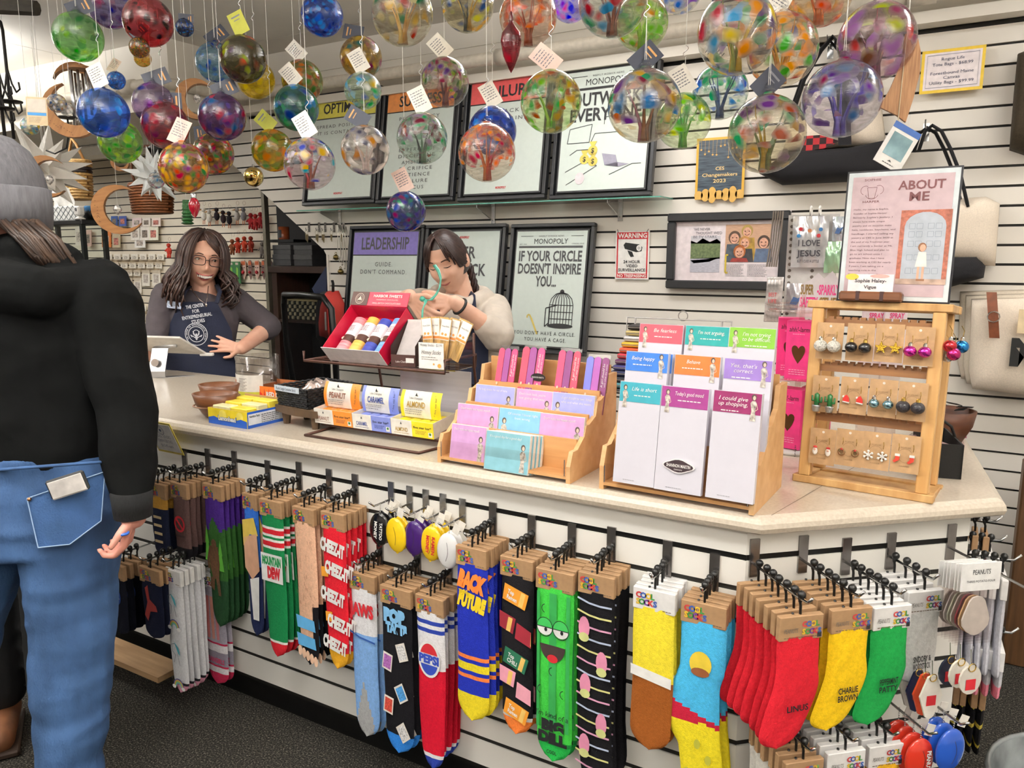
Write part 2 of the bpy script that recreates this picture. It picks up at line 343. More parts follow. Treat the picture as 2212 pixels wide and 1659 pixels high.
def cap(b,p,q,r0,r1,n=14):      # tapered capsule
    p=V(p);q=V(q); d=(q-p); L=d.length or 1e-4; d/=L; rings=[]
    for k in (-90,-60,-30,0): rings.append((p+d*(r0*math.sin(R(k))),max(r0*math.cos(R(k)),.0004),max(r0*math.cos(R(k)),.0004)))
    for k in (0,30,60,90): rings.append((q+d*(r1*math.sin(R(k))),max(r1*math.cos(R(k)),.0004),max(r1*math.cos(R(k)),.0004)))
    return loft(b,rings,d.orthogonal(),n)
def limb(b,pts,rs):
    for i in range(len(pts)-1): cap(b,pts[i],pts[i+1],rs[i],rs[i+1])
    return b
def remesh(b,vox,smooth=4,fac=.5):
    me=b.mesh('tmp',WHT); o=bpy.data.objects.new('tmp',me); COL.objects.link(o); m=o.modifiers.new('r','REMESH'); m.mode='VOXEL'; m.voxel_size=vox
    if smooth: s=o.modifiers.new('s','SMOOTH'); s.iterations=smooth; s.factor=fac
    dg=bpy.context.evaluated_depsgraph_get(); r=bpy.data.meshes.new_from_object(o.evaluated_get(dg)); bpy.data.objects.remove(o); bpy.data.meshes.remove(me)
    r.polygons.foreach_set('use_smooth',[True]*len(r.polygons)); return r
def wrinkle(me,amp,f,seed=0):
    from mathutils import noise
    n=len(me.vertices); co=[0.0]*(3*n); no=[0.0]*(3*n); me.vertices.foreach_get('co',co); me.vertices.foreach_get('normal',no); N3=noise.noise
    for i in range(0,3*n,3):
        x,y,z=co[i]*f[0],co[i+1]*f[1],co[i+2]*f[2]; k=amp*(.45-1.6*abs(N3((x+seed,y+seed,z)))-.5*N3((x*2.3,y*2.3+seed,z*2.3)))
        co[i]+=no[i]*k; co[i+1]+=no[i+1]*k; co[i+2]+=no[i+2]*k
    me.vertices.foreach_set('co',co); me.update()
    return me
def fin(name,me,m,parent): me.materials.clear(); me.materials.append(m); me.name=name; return link(name,me,parent)
def g2(u,su,v,sv): return math.exp(-(u/su)**2-(v/sv)**2)
HA,HB,HC=.074,.094,.117
def headmesh(smile=0):
    b=MB().ell((0,0,0),(HA,HB,HC),96,64); out=[]
    for x,y,z in b.v:
        t=max(0,min(1,-z/HC)); x*=1-.27*t**1.7
        if y>0: y*=1-.32*t; z*=1-.12*t*(y/HB)
        else:
            ax=abs(x); y*=1-.05*max(0,1-(x/.07)**2)*(1 if -.09<z<.06 else .6)
            f=0
            if -.046<z<.03: f=((.03-z)/.056)**1.2 if z>-.026 else max(0,(z+.046)/.020)
            y-=.027*math.exp(-(x/.0105)**2)*f
            y-=.008*g2(ax-.0125,.007,z+.031,.008); y+=.010*g2(ax-.032,.017,z-.010,.012); y-=.005*g2(x,.06,z-.033,.009)
            y-=(.006+.006*smile)*g2(ax-.042,.02,z+.022,.02); y-=.008*g2(x,.026,z+.060,.018); y+=.004*g2(x,.02,z+.079,.006); y-=.014*g2(x,.024,z+.104,.017)
            y+=.003*g2(x,.006,z+.043,.006)
        out.append((x,y,z))
    b.v=out
    for s in (-1,1): b.ell((s*.076,.012,-.004),(.011,.02,.032),12,10)
    return b
def hand(b,w,d,nrm,s=1.0,curl=25,spread=7,thumb=1):
    """palm and five fingers; d = pointing direction, nrm = palm side, thumb side = thumb * (d x nrm)"""
    w=V(w);d=V(d).normalized();nrm=V(nrm);nrm=(nrm-d*nrm.dot(d)).normalized(); x=d.cross(nrm)*thumb
    for k in range(4): cap(b,w+x*(.022-.013*k)*s*.6+d*.005*s,w+x*(.028-.0185*k)*s+d*.085*s,.013*s,.0105*s,10)
    for k,L in enumerate((.072,.080,.074,.058)):
        p=w+x*(.029-.0188*k)*s+d*(.088-.004*abs(k-1))*s; dr=(d+x*math.tan(R(spread*(1.3-k)))).normalized(); a=R(curl)*.5
        for seg,(f,r0,r1) in enumerate(((.45,.0098,.0088),(.30,.0088,.008),(.25,.008,.0068))):
            dd=dr*math.cos(a)+nrm*math.sin(a); q=p+dd*L*f*s; cap(b,p,q,r0*s,r1*s,10); p=q; a+=R(curl)*.8
    p=w+x*.022*s+d*.022*s; q=p+(x*.75+d*.6+nrm*.25).normalized()*.042*s; cap(b,p,q,.0135*s,.011*s,10); cap(b,q,q+(x*.25+d*.9+nrm*.3).normalized()*.034*s,.0105*s,.0085*s,10)
def skinmat(c,c2): return mat(c,.5,noise=.08,scale=14,c2=c2,spec=.35,bump=.05,bscale=300)
SKIN=skinmat('e0b199','d39c84'); SKIN2=skinmat('e3b9a2','d6a68e'); LIP=mat('b8605a',.4); LIP2=mat('c27a70',.45)
def facefit(hb): 
    t=BVHTree.FromPolygons([V(p) for p in hb.v],hb.f)
    def s(x,z,off=.0006): h=t.ray_cast(V((x,-.4,z)),V((0,1,0)))[0]; return V((x,(h.y if h else -.08)-off,z))
    return s
def ribb(b,s,pts,hw,off=.0012):     # thin strip laid over the face along (x,z) points, hw = half widths
    vs=[]
    for (x,z),h in zip(pts,hw): vs+=[s(x,z+h,off),s(x,z,off*1.8),s(x,z-h,off)]
    return b.add(vs,[(3*i,3*i+1,3*i+4,3*i+3) for i in range(len(pts)-1)]+[(3*i+1,3*i+2,3*i+5,3*i+4) for i in range(len(pts)-1)])
def E_(pol,az,k=1): return V((HA*k*math.sin(R(pol))*math.sin(R(az)),-HB*k*math.sin(R(pol))*math.cos(R(az)),HC*k*math.cos(R(pol))))
def locks(b,paths,r0,r1,n=5):
    for p in paths: m=len(p); b.mi(rnd.randrange(3)); b.tube(p,[r0+(r1-r0)*(i/(m-1))**1.5 for i in range(m)],n)
def eyes(t,T,s,open_=1,look=(0,0),iris='5a4030'):
    for sx in (-1,1):
        c=s(sx*.032,.010,0)
        if open_:
            e=MB().ell((c.x,c.y+.0085,c.z),.0118,16,12).build('eye',mat('efe9e4',.15),t,True,T); MB().ell((c.x+look[0],c.y-.0015,c.z+look[1]),(.0052,.002,.0052),14,8).build('iris',mat(iris,.15),e,True); MB().ell((c.x+look[0],c.y-.0028,c.z+look[1]),(.0024,.0012,.0024),10,6).build('pupil',BLK,e,True)
            b=MB(); ribb(b,s,[(sx*.032+k*.0045,.0185+.0-.0012*k*k*.55) for k in (-3,-2,-1,0,1,2,3)],[.0018,.003,.0036,.004,.0036,.003,.0018],.0045); b.build('eyelid',SKIN,t,True,T)
        b=MB(); z0=.0155 if open_ else .004; ribb(b,s,[(sx*.032+k*.0046,z0-(.0010 if open_ else -.0008)*k*k*.6) for k in (-3,-2,-1,0,1,2,3)],[.0006,.0011,.0013,.0014,.0013,.0011,.0006],.0058 if open_ else .0035); b.build('lashes',mat('2a1c18',.6),t,True,T)
        b=MB(); ribb(b,s,[(sx*(.016+k*.0058),.0325+.0012*min(k,3)-.0014*max(0,k-2)**2*.6) for k in range(6)],[.0018,.0024,.0024,.0022,.0017,.0008],.0022); b.build('eyebrow',mat('4a3226',.8),t,True,T)
# ---------- shop assistant 1: smiling woman with glasses ----------
def person1():
    D=3.72; k=D/F; P=lambda x,y,d=D:aD(x,y,d); gr=V((0,0,0)); base=aD(428,800,3.8); t=thing('person','smiling woman in glasses, grey top and navy apron behind the counter','person',TR((base.x,base.y,0))); O=V((base.x,base.y,0)); L=lambda p:V(p)-O
    HS=1.12; TH_=TR(L(P(438,561,3.70)))@M.Rotation(PI/2-PSI,4,'Z')@RY(9)@RZ(32)@RX(3)@M.Scale(HS,4)
    hb=headmesh(1); s=facefit(hb); b=MB(); b.add(hb.v,hb.f,TH_)
    xd=RT; nb=L(P(443,640,3.74)); cap(b,TH_@V((0,.02,-.06)),nb,.056,.062)
    hipZ=.93; 
    torso=[(L(P(437,628,3.75)),.07,.06),(L(P(434,648,3.75)),.155,.085),(L(P(430,690,3.75)),.178,.11),(L(P(428,740,3.76)),.165,.105),(L(P(426,790,3.77)),.15,.10),(V((0,0,.98)),.17,.115),(V((0,0,.86)),.185,.12)]
    loft(b,torso,xd)
    for sx in (-1,1): limb(b,[RT*(.09*sx)+V((0,0,.86)),RT*(.095*sx)+V((0,0,.46)),RT*(.095*sx)+V((0,0,.06))],[.095,.065,.045]); cap(b,RT*(.095*sx)+V((0,0,.04)),RT*(.095*sx)-FH*.14+V((0,0,.03)),.045,.035)
    RA=[L(P(360,640,3.70)),L(P(334,735,3.62)),L(P(312,770,3.44))]; LA=[L(P(504,648,3.80)),L(P(582,706,3.84)),L(P(522,752,3.62))]
    limb(b,RA,[.062,.046,.031]); limb(b,LA,[.062,.046,.031])
    hand(b,RA[2],RT*-.7-FH*.5+V((0,0,-.2)),V((0,0,-1)),1.1,30,7,-1); hand(b,LA[2],RT*-1.0-FH*.30+V((0,0,.22)),FH*.9+V((0,0,-.3)),.88,10,10,1)
    fin('body',remesh(b,.0042,3),SKIN,t)
    eyes(t,TH_,s,1,(.003,-.001),'4a3426')
    b=MB(); up=[(-.036,-.047),(-.024,-.0525),(-.012,-.055),(0,-.0555),(.012,-.055),(.024,-.0525),(.036,-.047)]; ribb(b,s,up,[.0012,.0022,.0027,.0024,.0027,.0022,.0012],.0026); lo=[(-.036,-.0475),(-.024,-.067),(-.012,-.0755),(0,-.078),(.012,-.0755),(.024,-.067),(.036,-.0475)]; ribb(b,s,lo,[.001,.0022,.0032,.0036,.0032,.0022,.001],.0026); b.build('lips',LIP,t,True,TH_)
    b=MB(); ribb(b,s,[(x,(z1+z2)/2) for (x,z1),(_,z2) in zip(up,lo)],[abs(z1-z2)/2 for (_,z1),(_,z2) in zip(up,lo)],.0016); b.build('mouth_interior',mat('5a2420',.5),t,False,TH_)
    for i in range(9): x=-.0264+.0066*i; z=-.0585+abs(i-4)*.0005; p=s(x,z-.003,.0028); MB().bbox(-.0031,.0031,-.0008,.003,-.0078+.0006*abs(i-4),.0045,.0008,TR(p)).build('tooth',mat('f2ece2',.25),t,T=TH_)
    # hair
    paths=[]; q=random.Random(5)
    for i in range(380):
        az=q.uniform(52,308); top=q.uniform(2,30); p=[]; ln=q.uniform(.15,.215); side=1 if az<180 else -1; ph=q.uniform(0,6); vol=q.uniform(1.14,1.46); az0=az if q.random()<.7 else az+side*-10
        for j in range(7): pol=top+(100-top)*j/6; p.append(E_(pol,az0,1.06+(vol-1.06)*math.sin(PI/2*j/6)))
        e=p[-1]; o=V((e.x,e.y,0)).normalized()
        for j in range(1,8): u=j/7; p.append(e+V((0,0,-ln*u))+o*(.030*math.sin(PI*u*.9)*vol+.016*math.sin(8*u+ph))+V((.014*math.sin(9*u+ph),.012*math.cos(10*u+ph),0))-o*.03*max(0,u-.75))
        paths.append(p)
    for i in range(46):    # curtain fringe swept across the brow
        az=q.uniform(-20,58); st=E_(q.uniform(4,16),250,1.05); u0=q.random(); tgt=E_(q.uniform(62,84),60+q.uniform(-6,10),1.14); md=E_(34+18*u0,8+az*.5,1.12); paths.append([st,(st+md)/2+V((0,-.004,.006)),md,(md+tgt)/2*1.05,tgt,tgt+V((.012,-.002,-.05)),tgt+V((.020,.004,-.11)),tgt+V((.015,.008,-.16))])
    for i in range(26):
        tgt=E_(q.uniform(66,84),-62+q.uniform(-8,8),1.13); st=E_(q.uniform(4,14),260,1.05); md=E_(40,-58,1.12); paths.append([st,md,tgt,tgt+V((-.012,0,-.05)),tgt+V((-.018,.004,-.11)),tgt+V((-.010,.008,-.17))])
    b=MB(); b.ell((0,.014,.012),(HA*1.06,HB*1.02,HC*1.02),32,22); 
    keep=[f for f in b.f if not (sum(b.v[i][1] for i in f)/len(f)<-.028 and sum(b.v[i][2] for i in f)/len(f)<.075)]; b.f=keep; b.m=[0]*len(keep); locks(b,paths,.0072,.003)
    b.build('hair',[mat('3f2a24',.42,noise=.2,scale=40),mat('32201b',.42,noise=.2,scale=40),mat('4a342b',.42,noise=.2,scale=40)],t,True,TH_)
    # glasses
    b=MB()
    for sx in (-1,1):
        c=s(sx*.033,.008,.016); b.tube([(c.x+.0255*math.copysign(abs(math.cos(R(a)))**.6,math.cos(R(a))),-.104+.05*abs(c.x+.0255*math.cos(R(a)))**1.0*.6,c.z+.0195*math.copysign(abs(math.sin(R(a)))**.6,math.sin(R(a)))) for a in range(0,361,15)],.0019,6,cap=False); b.tube([(sx*.059,-.085,.018),(sx*.079,-.03,.018),(sx*.08,.02,.012)],.0018,6)
    b.tube([(-.009,-.105,.010),(0,-.108,.013),(.009,-.105,.010)],.0018,6); b.build('glasses_frame',mat('3a2422',.25),t,True,TH_)
    for sx in (-1,1): MB().add([(sx*.033+.024*math.cos(R(a)),-.101,.008+.018*math.sin(R(a))) for a in range(0,360,20)],[tuple(range(17,-1,-1))]).build('lens',glossclear('f4f4f4',.02,.02),t,T=TH_)
    # grey long-sleeved top
    b=MB(); loft(b,[(c,rx*1.05+.006,ry*1.06+.008) for c,rx,ry in [(torso[0][0]+V((0,0,-.012)),.072,.064)]+torso[1:5]]+[(V((0,0,.96)),.185,.13)],xd); limb(b,[RA[0],RA[1],RA[1]+(RA[2]-RA[1])*.55],[.072,.056,.046]); limb(b,[LA[0],LA[1],LA[1]+(LA[2]-LA[1])*.18],[.072,.060,.055]); fin('grey_top',wrinkle(remesh(b,.006,4),.0035,(9,9,14),3),mat('4b4448',.85,noise=.06,scale=30,bump=.25,bscale=60),t)
    b=MB(); loft(b,[(V((0,0,1.0)),.18,.125),(V((0,0,.86)),.195,.13)],xd); [limb(b,[RT*(.09*sx)+V((0,0,.86)),RT*(.095*sx)+V((0,0,.46)),RT*(.095*sx)+V((0,0,.10))],[.105,.078,.06]) for sx in (-1,1)]; fin('trousers',remesh(b,.008,3),mat('20222a',.9),t)
    # apron
    NV=mat('141b33',.85,noise=.08,scale=20,bump=.2,bscale=200); b=MB()
    def ap(u,v):
        y=652+(830-652)*v; hw=(40+(70-40)*min(1,v/.35)+16*max(0,v-.35)); cx=428-4*v+6*math.sin(2*v); x=cx+(u-.5)*2*hw; return L(P(x,y,3.745-.132*math.sqrt(max(.02,1-((x-430)/98)**2))-.012))
    b.grid(ap,18,22); b.build('apron_bib',NV,t,True); b=MB(); b.tube([L(P(390,655,3.61)),L(P(398,632,3.64)),L(P(412,618,3.70))],.011,8,flat=.3); b.tube([L(P(468,655,3.61)),L(P(475,630,3.66)),L(P(468,615,3.72))],.011,8,flat=.3); b.build('apron_strap',NV,t,True)
    G=frame(L(P(424,676,3.566)),RT*math.cos(R(9))+V((0,0,math.sin(R(9)))),FH); TX=mat('d8dade',.7)
    for i,(a,w) in enumerate((('THE CENTER',38),('FOR',15),('ENTREPRENEURIAL',63),('STUDIES',28))): text(t,a,0,(14-10.5*i-3)*k,7*k,TX,w*k,G,bold=.02)
    G2=frame(L(P(424,722,3.572)),RT,FH); b=MB(); ring(b,0,0,.052,.003); ring(b,0,0,.036,.003); b.build('round_logo',TX,t,T=G2); b=MB(); disc(b,0,-.012,.006,.016); 
    for a in (25,60,120,155): line(b,[(0,-.02),(.03*math.cos(R(a)),-.02+.04*math.sin(R(a))),(.022*math.cos(R(a)),-.026+.03*math.sin(R(a)))],.003)
    ring(b,0,.006,.014,.003); b.build('flower_logo',TX,t,T=G2)
    for i,c in enumerate('THE CENTER FOR ENTREPRENEURIAL STUDIES'):
        a=210-i*6.6; 
        if c!=' ': text(t,c,0,0,.006,TX,None,G2@TR((.0415*math.cos(R(a)),0,.0415*math.sin(R(a))))@RY(90-a),bold=.02)
    # name badge and necklace
    G=frame(L(P(376,659,3.60)),RT*math.cos(R(-6))+V((0,0,math.sin(R(-6)))),FH); nb_=MB().bbox(-.034,.034,-.003,.003,-.017,.017,.003).build('name_badge',mat('c9d6ea',.35),t,T=G); b=MB(); ring(b,-.02,0,.009,.0015,-.0036,14); b.build('badge_logo',mat('5a6a90',.5),nb_); text(nb_,'Alice P',.010,-.003,.006,mat('4a5270',.5),.022,TR((0,-.0036,0)))
    MB().tube([L(P(414,622,3.66)),L(P(418,632,3.605)),L(P(432,648,3.585)),L(P(445,657,3.578)),L(P(448,640,3.59)),L(P(450,618,3.66))],.0018,6).build('necklace',mat('b8a8a0',.25,1),t,True); MB().ell(L(P(445,659,3.572)),(.008,.004,.009),12,8).build('pendant',mat('d8c8b8',.2,1),t,True)
person1()
# ---------- shop assistant 2: looking down, tying a ribbon ----------
def person2():
    D=3.28; k=D/F; P=lambda x,y,d=D:aD(x,y,d); base=aD(985,800,3.34); O=V((base.x,base.y,0)); t=thing('person','dark haired woman in pale hoodie and navy apron tying a green ribbon','person',TR(O)); L=lambda p:V(p)-O
    HS=1.08; TH_=TR(L(P(967,567,3.26)))@M.Rotation(PI/2-PSI,4,'Z')@RY(-10)@RZ(-20)@RX(17)@M.Scale(HS,4)
    hb=headmesh(.4); s=facefit(hb); b=MB(); b.add(hb.v,hb.f,TH_); cap(b,TH_@V((0,.03,-.05)),L(P(998,652,3.36)),.054,.06)
    torso=[(L(P(992,640,3.37)),.07,.06),(L(P(990,655,3.37)),.15,.085),(L(P(990,700,3.36)),.175,.11),(L(P(988,755,3.36)),.165,.105),(V((0,0,1.0)),.17,.115),(V((0,0,.86)),.185,.12)]; loft(b,torso,RT)
    for sx in (-1,1): limb(b,[RT*(.09*sx)+V((0,0,.86)),RT*(.095*sx)+V((0,0,.46)),RT*(.095*sx)+V((0,0,.06))],[.095,.065,.045]); cap(b,RT*(.095*sx)+V((0,0,.04)),RT*(.095*sx)-FH*.14+V((0,0,.03)),.045,.035)
    RA=[L(P(914,664,3.36)),L(P(848,664,3.22)),L(P(884,640,3.02))]; LA=[L(P(1066,672,3.38)),L(P(1074,724,3.16)),L(P(982,653,3.02))]
    limb(b,RA,[.06,.046,.030]); limb(b,LA,[.06,.047,.030])
    hand(b,RA[2],RT*.5+V((0,0,-.55))-FH*.2,FH*.6+RT*.5,1.05,40,5,1); hand(b,LA[2],RT*-1.0+V((0,0,.10))-FH*.1,FH*1.0+V((0,0,-.3)),1.05,34,5,1)
    fin('body',remesh(b,.0042,3),SKIN2,t); eyes(t,TH_,s,0)
    b=MB(); ribb(b,s,[(-.022,-.056),(-.012,-.0585),(0,-.0592),(.012,-.0580),(.023,-.0545)],[.0008,.0022,.0024,.0022,.0008],.0016); ribb(b,s,[(-.021,-.0575),(-.011,-.0635),(0,-.065),(.011,-.0635),(.022,-.056)],[.0008,.0026,.0032,.0026,.0008],.0016); b.build('lips',LIP2,t,True,TH_); b=MB(); ribb(b,s,[(-.024,-.0562),(-.01,-.0602),(0,-.0610),(.01,-.0600),(.025,-.0542)],[.0005,.0008,.0008,.0008,.0005],.0034); b.build('lip_line',mat('7a3c38',.6),t,False,TH_)
    q=random.Random(9); paths=[]; tie=V((.018,.098,-.052))
    for i in range(230):      # combed back to a low plait
        az=q.uniform(58,302); side=1 if az<180 else -1; st=E_(q.uniform(2,9),side*90,1.05); p=[st]
        for j in range(1,7): u=j/6; a_=az*u**.6 if side>0 else 360-(360-az)*u**.6; p.append(E_(6+84*u*q.uniform(.95,1.05),a_,1.09+.03*math.sin(PI*u)))
        e=p[-1]; p+= [e*.6+tie*.4+V((side*.012,.012,-.006)),e*.25+tie*.75+V((side*.004,.008,-.004)),tie]; paths.append(p)
    for i in range(84):       # parted fringe
        side=1 if i%2 else -1; st=E_(q.uniform(8,18),q.uniform(-25,25),1.05); u=q.random(); e=E_(q.uniform(56,82)-12*u,side*(34+34*u)+q.uniform(-5,5),1.12); md=E_(36,side*(18+24*u),1.12); paths.append([st,(st+md)/2*1.04,md,(md+e)/2*1.03,e]+([e+V((side*.004,-.001,-.015-.025*u))] if u>.5 else []))
    b=MB(); b.ell((0,.012,.012),(HA*1.05,HB*1.03,HC*1.02),32,22); keep=[f for f in b.f if not (sum(b.v[i][1] for i in f)/len(f)<-.03 and sum(b.v[i][2] for i in f)/len(f)<.07) and sum(b.v[i][2] for i in f)/len(f)>-.05]; b.f=keep; b.m=[0]*len(keep); locks(b,paths,.0062,.0032)
    b.build('hair',[mat('33221f',.4,noise=.2,scale=40),mat('281a18',.4,noise=.2,scale=40),mat('3e2a25',.4,noise=.2,scale=40)],t,True,TH_)
    b=MB(); dn=TH_.inverted().to_3x3()@V((0,0,-1)); dn.normalize(); rr=TH_.inverted().to_3x3()@RT; rr.normalize()
    for st in range(3): b.mi(st%2); b.tube([tie+rr*(.02+.016*j*.25)+dn*(.013*j)+rr*(.008*math.sin(j*1.1+st*2.1))+V((0,.006*math.cos(j*1.1+st*2.1),0)) for j in range(14)],[.011-.0004*j for j in range(14)],6)
    b.build('plait',[mat('33221f',.4,noise=.2,scale=40),mat('281a18',.4,noise=.2,scale=40)],t,True,TH_)
    HOOD=mat('c2b7aa',.95,noise=.05,scale=25,bump=.35,bscale=45); b=MB(); loft(b,[(torso[0][0]+V((0,0,-.01)),.10,.085)]+[(c,rx*1.12+.008,ry*1.12+.012) for c,rx,ry in torso[1:4]]+[(V((0,0,.97)),.20,.14)],RT)
    limb(b,[RA[0],RA[1],RA[1]+(RA[2]-RA[1])*.3],[.084,.07,.058]); limb(b,[LA[0],LA[1],LA[1]+(LA[2]-LA[1])*.25],[.080,.072,.058])
    for a,c in (((930,640,3.30),(962,656,3.26)),((1050,640,3.34),(1008,660,3.26)),((945,630,3.40),(990,622,3.46)),((990,622,3.46),(1045,634,3.40))): cap(b,L(P(*a)),L(P(*c)),.036,.032)
    fin('pale_hoodie',wrinkle(remesh(b,.006,4),.006,(9,9,9),1),HOOD,t)
    b=MB(); loft(b,[(V((0,0,1.0)),.18,.125),(V((0,0,.86)),.195,.13)],RT); [limb(b,[RT*(.09*sx)+V((0,0,.86)),RT*(.095*sx)+V((0,0,.46)),RT*(.095*sx)+V((0,0,.10))],[.105,.078,.06]) for sx in (-1,1)]; fin('trousers',remesh(b,.008,3),mat('23262e',.9),t)
    NV=mat('141b33',.85,noise=.08,scale=20,bump=.2,bscale=200); b=MB()
    def ap(u,v): y=690+(830-690)*v; hw=36+34*min(1,v/.4); x=985+(u-.5)*2*hw; return L(P(x,y,3.36-.145*math.sqrt(max(.02,1-((x-990)/112)**2))-.014))
    b.grid(ap,16,14); b.build('apron_bib',NV,t,True); b=MB(); b.tube([L(P(1012,692,3.21)),L(P(1024,665,3.22)),L(P(1022,642,3.27)),L(P(1008,628,3.36))],.014,8,flat=.3); b.tube([L(P(955,690,3.21)),L(P(940,662,3.24)),L(P(945,640,3.30))],.014,8,flat=.3); b.build('apron_strap',NV,t,True)
    p0,p1=LA[2],LA[1]; d=(p1-p0).normalized(); MB().torus((0,0,0),.033,.006,18,8,T=frame(p0+d*.03,d.orthogonal(),d.cross(d.orthogonal()))).build('wrist_band',BLK,t,True)
    r=thing('green_ribbon','curled sea green ribbon held between the woman\'s hands','ribbon',TR(P(945,620,2.98)),None); o=V(P(945,620,2.98)); pts=[aD(x,y,d)-o for x,y,d in ((938,572,2.99),(947,585,2.97),(952,602,2.96),(950,620,2.96),(942,636,2.96),(931,648,2.95),(918,648,2.95),(912,640,2.96),(920,652,2.94),(913,668,2.94),(912,690,2.94))]
    b=MB(); vs=[]; 
    for i,p in enumerate(pts): a=.7*math.sin(i*.8)+.3; w=(RT*math.cos(a)+V((0,0,math.sin(a))))*.007; vs+=[p-w,p+w,p-w+FH*.0012,p+w+FH*.0012]
    b.add(vs,[f for i in range(len(pts)-1) for f in ((4*i,4*i+1,4*i+5,4*i+4),(4*i+2,4*i+6,4*i+7,4*i+3),(4*i,4*i+4,4*i+6,4*i+2),(4*i+1,4*i+3,4*i+7,4*i+5))]); b.build('ribbon_strip',mat('4fae98',.25,coat=.4),r,True); MB().ell(V(aD(912,646,2.95))-o,(.012,.008,.010),10,8).build('knot',mat('4fae98',.25),r,True)
person2()
# ---------- customer in black hoodie, seen from behind ----------
def person3():
    D=1.9; k=D/F; P=lambda x,y,d=D:aD(x,y,d); base=aD(95,1050,1.95); O=V((base.x,base.y,0)); t=thing('person','customer in grey beanie, black hoodie and blue jeans seen from behind','person',TR(O)); L=lambda p:V(p)-O
    TH_=TR(L(P(-2,425,1.93)))@M.Rotation(PI/2-PSI,4,'Z')@RZ(165)@M.Scale(1.0,4); hb=headmesh(0); b=MB(); b.add(hb.v,hb.f,TH_); cap(b,TH_@V((0,.02,-.06)),L(P(40,585,1.97)),.055,.062)
    torso=[(L(P(55,575,1.97)),.08,.07),(L(P(65,610,1.97)),.16,.10),(L(P(75,700,1.97)),.185,.12),(L(P(85,850,1.97)),.165,.115),(L(P(92,960,1.97)),.16,.12),(L(P(96,1060,1.97)),.185,.135),(L(P(98,1130,1.97)),.185,.14)]; loft(b,torso,RT)
    RL=[L(P(150,1110,1.95)),L(P(158,1350,1.93)),L(P(152,1640,1.91)),L(P(150,1800,1.9))]; zf=-(RL[3].z); LL_=[L(P(-20,1110,1.97)),L(P(-90,1350,1.97)),L(P(-120,1640,1.97)),L(P(-125,1800,1.97))]
    for S_ in (RL,LL_): 
        S_[3].z=.08; limb(b,S_,[.105,.075,.055,.045]); cap(b,S_[3]+V((0,0,-.035)),S_[3]+FH*.13+V((0,0,-.045)),.045,.033)
    RA=[L(P(216,640,1.95)),L(P(274,880,1.90)),L(P(288,1115,1.84))]; LA=[L(P(-95,640,1.98)),L(P(-140,880,1.98)),L(P(-120,1080,1.9))]; limb(b,RA,[.062,.046,.031]); limb(b,LA,[.062,.046,.031])
    hand(b,RA[2]+V((0,0,.01)),V((0,0,-1))-RT*.25-FH*.10,FH*-.2-RT*.9+V((0,0,-.1)),.92,62,4,-1); hand(b,LA[2],V((0,0,-1)),RT,.95,35,4,1)
    fin('body',remesh(b,.0045,3),skinmat('d79c8c','c4806f'),t)
    MB().torus((0,0,0),.011,.0035,14,6,T=frame(L(P(266,1152,1.80)),RT,V((0,0,1)))@RX(90)).build('blue_ring',mat('2f62c0',.3),t,True)
    # hoodie
    BH=mat('0b0c0c',.95,noise=.12,scale=18,bump=.45,bscale=26,spec=.15); b=MB(); loft(b,[(torso[0][0]+V((0,0,-.0)),.11,.095),(torso[1][0],.20,.13),(torso[2][0],.215,.155),(L(P(80,790,1.97)),.20,.15),(L(P(86,900,1.97)),.185,.145),(L(P(90,975,1.97)),.178,.145),(L(P(92,1012,1.97)),.172,.14)],RT,28)
    limb(b,[RA[0],RA[0]*.5+RA[1]*.5,RA[1],RA[1]*.5+RA[2]*.5,RA[2]+V((0,0,.02))],[.095,.082,.068,.062,.042]); limb(b,[LA[0],LA[1],LA[2]],[.092,.07,.05])
    for a,c,r in (((-30,560,1.98),(60,545,1.90),.062),((60,545,1.90),(128,572,1.92),.058),((128,572,1.92),(150,610,2.0),.05),((-20,620,1.86),(80,632,1.83),.07),((80,632,1.83),(160,620,1.90),.058)): cap(b,L(P(*a)),L(P(*c)),r,r*.95)
    fin('black_hoodie',wrinkle(remesh(b,.0065,4),.011,(5,5,7),2),BH,t); MB().tube([RA[2]+V((0,0,.06)),RA[2]+V((0,0,.0))],[.047,.043],20).build('sleeve_cuff',mat('101112',.95,noise=.2,scale=60,stretch=(6,6,1),bump=.5),t,True)
    # jeans
    DEN=mat('3b5d8c',.85,noise=.25,scale=9,c2='223f63',bump=.4,bscale=240,stretch=(1,1,.5)); b=MB(); loft(b,[(L(P(92,985,1.97)),.172,.142),(torso[5][0],.197,.150),(torso[6][0],.200,.158),(L(P(100,1190,1.97)),.185,.15)],RT,26)
    for S_ in (RL,LL_): limb(b,[S_[0],S_[0]*.5+S_[1]*.5,S_[1],S_[1]*.5+S_[2]*.5,S_[2],S_[3]],[.130,.112,.100,.092,.078,.072])
    fin('jeans',wrinkle(remesh(b,.0065,3),.007,(3,3,13),4),DEN,t)
    # pocket with phone on the seat
    hf=lambda x,y:1.97-.150*math.sqrt(max(.05,1-((x-98)/176)**2))-.022
    def pk(u,v): x=60+(228-60)*u+v*(24-32*u); y=1076-58*u+(128-22*abs(u-.5)*2)*v; return L(P(x,y,hf(x,y)))
    b=MB(); b.grid(pk,12,10); po=b.build('rear_pocket',mat('35588a',.85,noise=.2,scale=12,c2='27476f',bump=.4,bscale=240),t,True)
    b=MB()
    for e in ((0,0,1,0),(0,0,0,1),(1,0,1,1),(0,1,1,1)): b.tube([pk(e[0]+(e[2]-e[0])*i/10,e[1]+(e[3]-e[1])*i/10)-FH*.003 for i in range(11)],.0014,5)
    b.build('stitching',mat('8fa8c8',.8),po); MB().ell(pk(.03,.03)-FH*.004,.005,10,6).build('rivet',mat('b08060',.3,1),po,True)
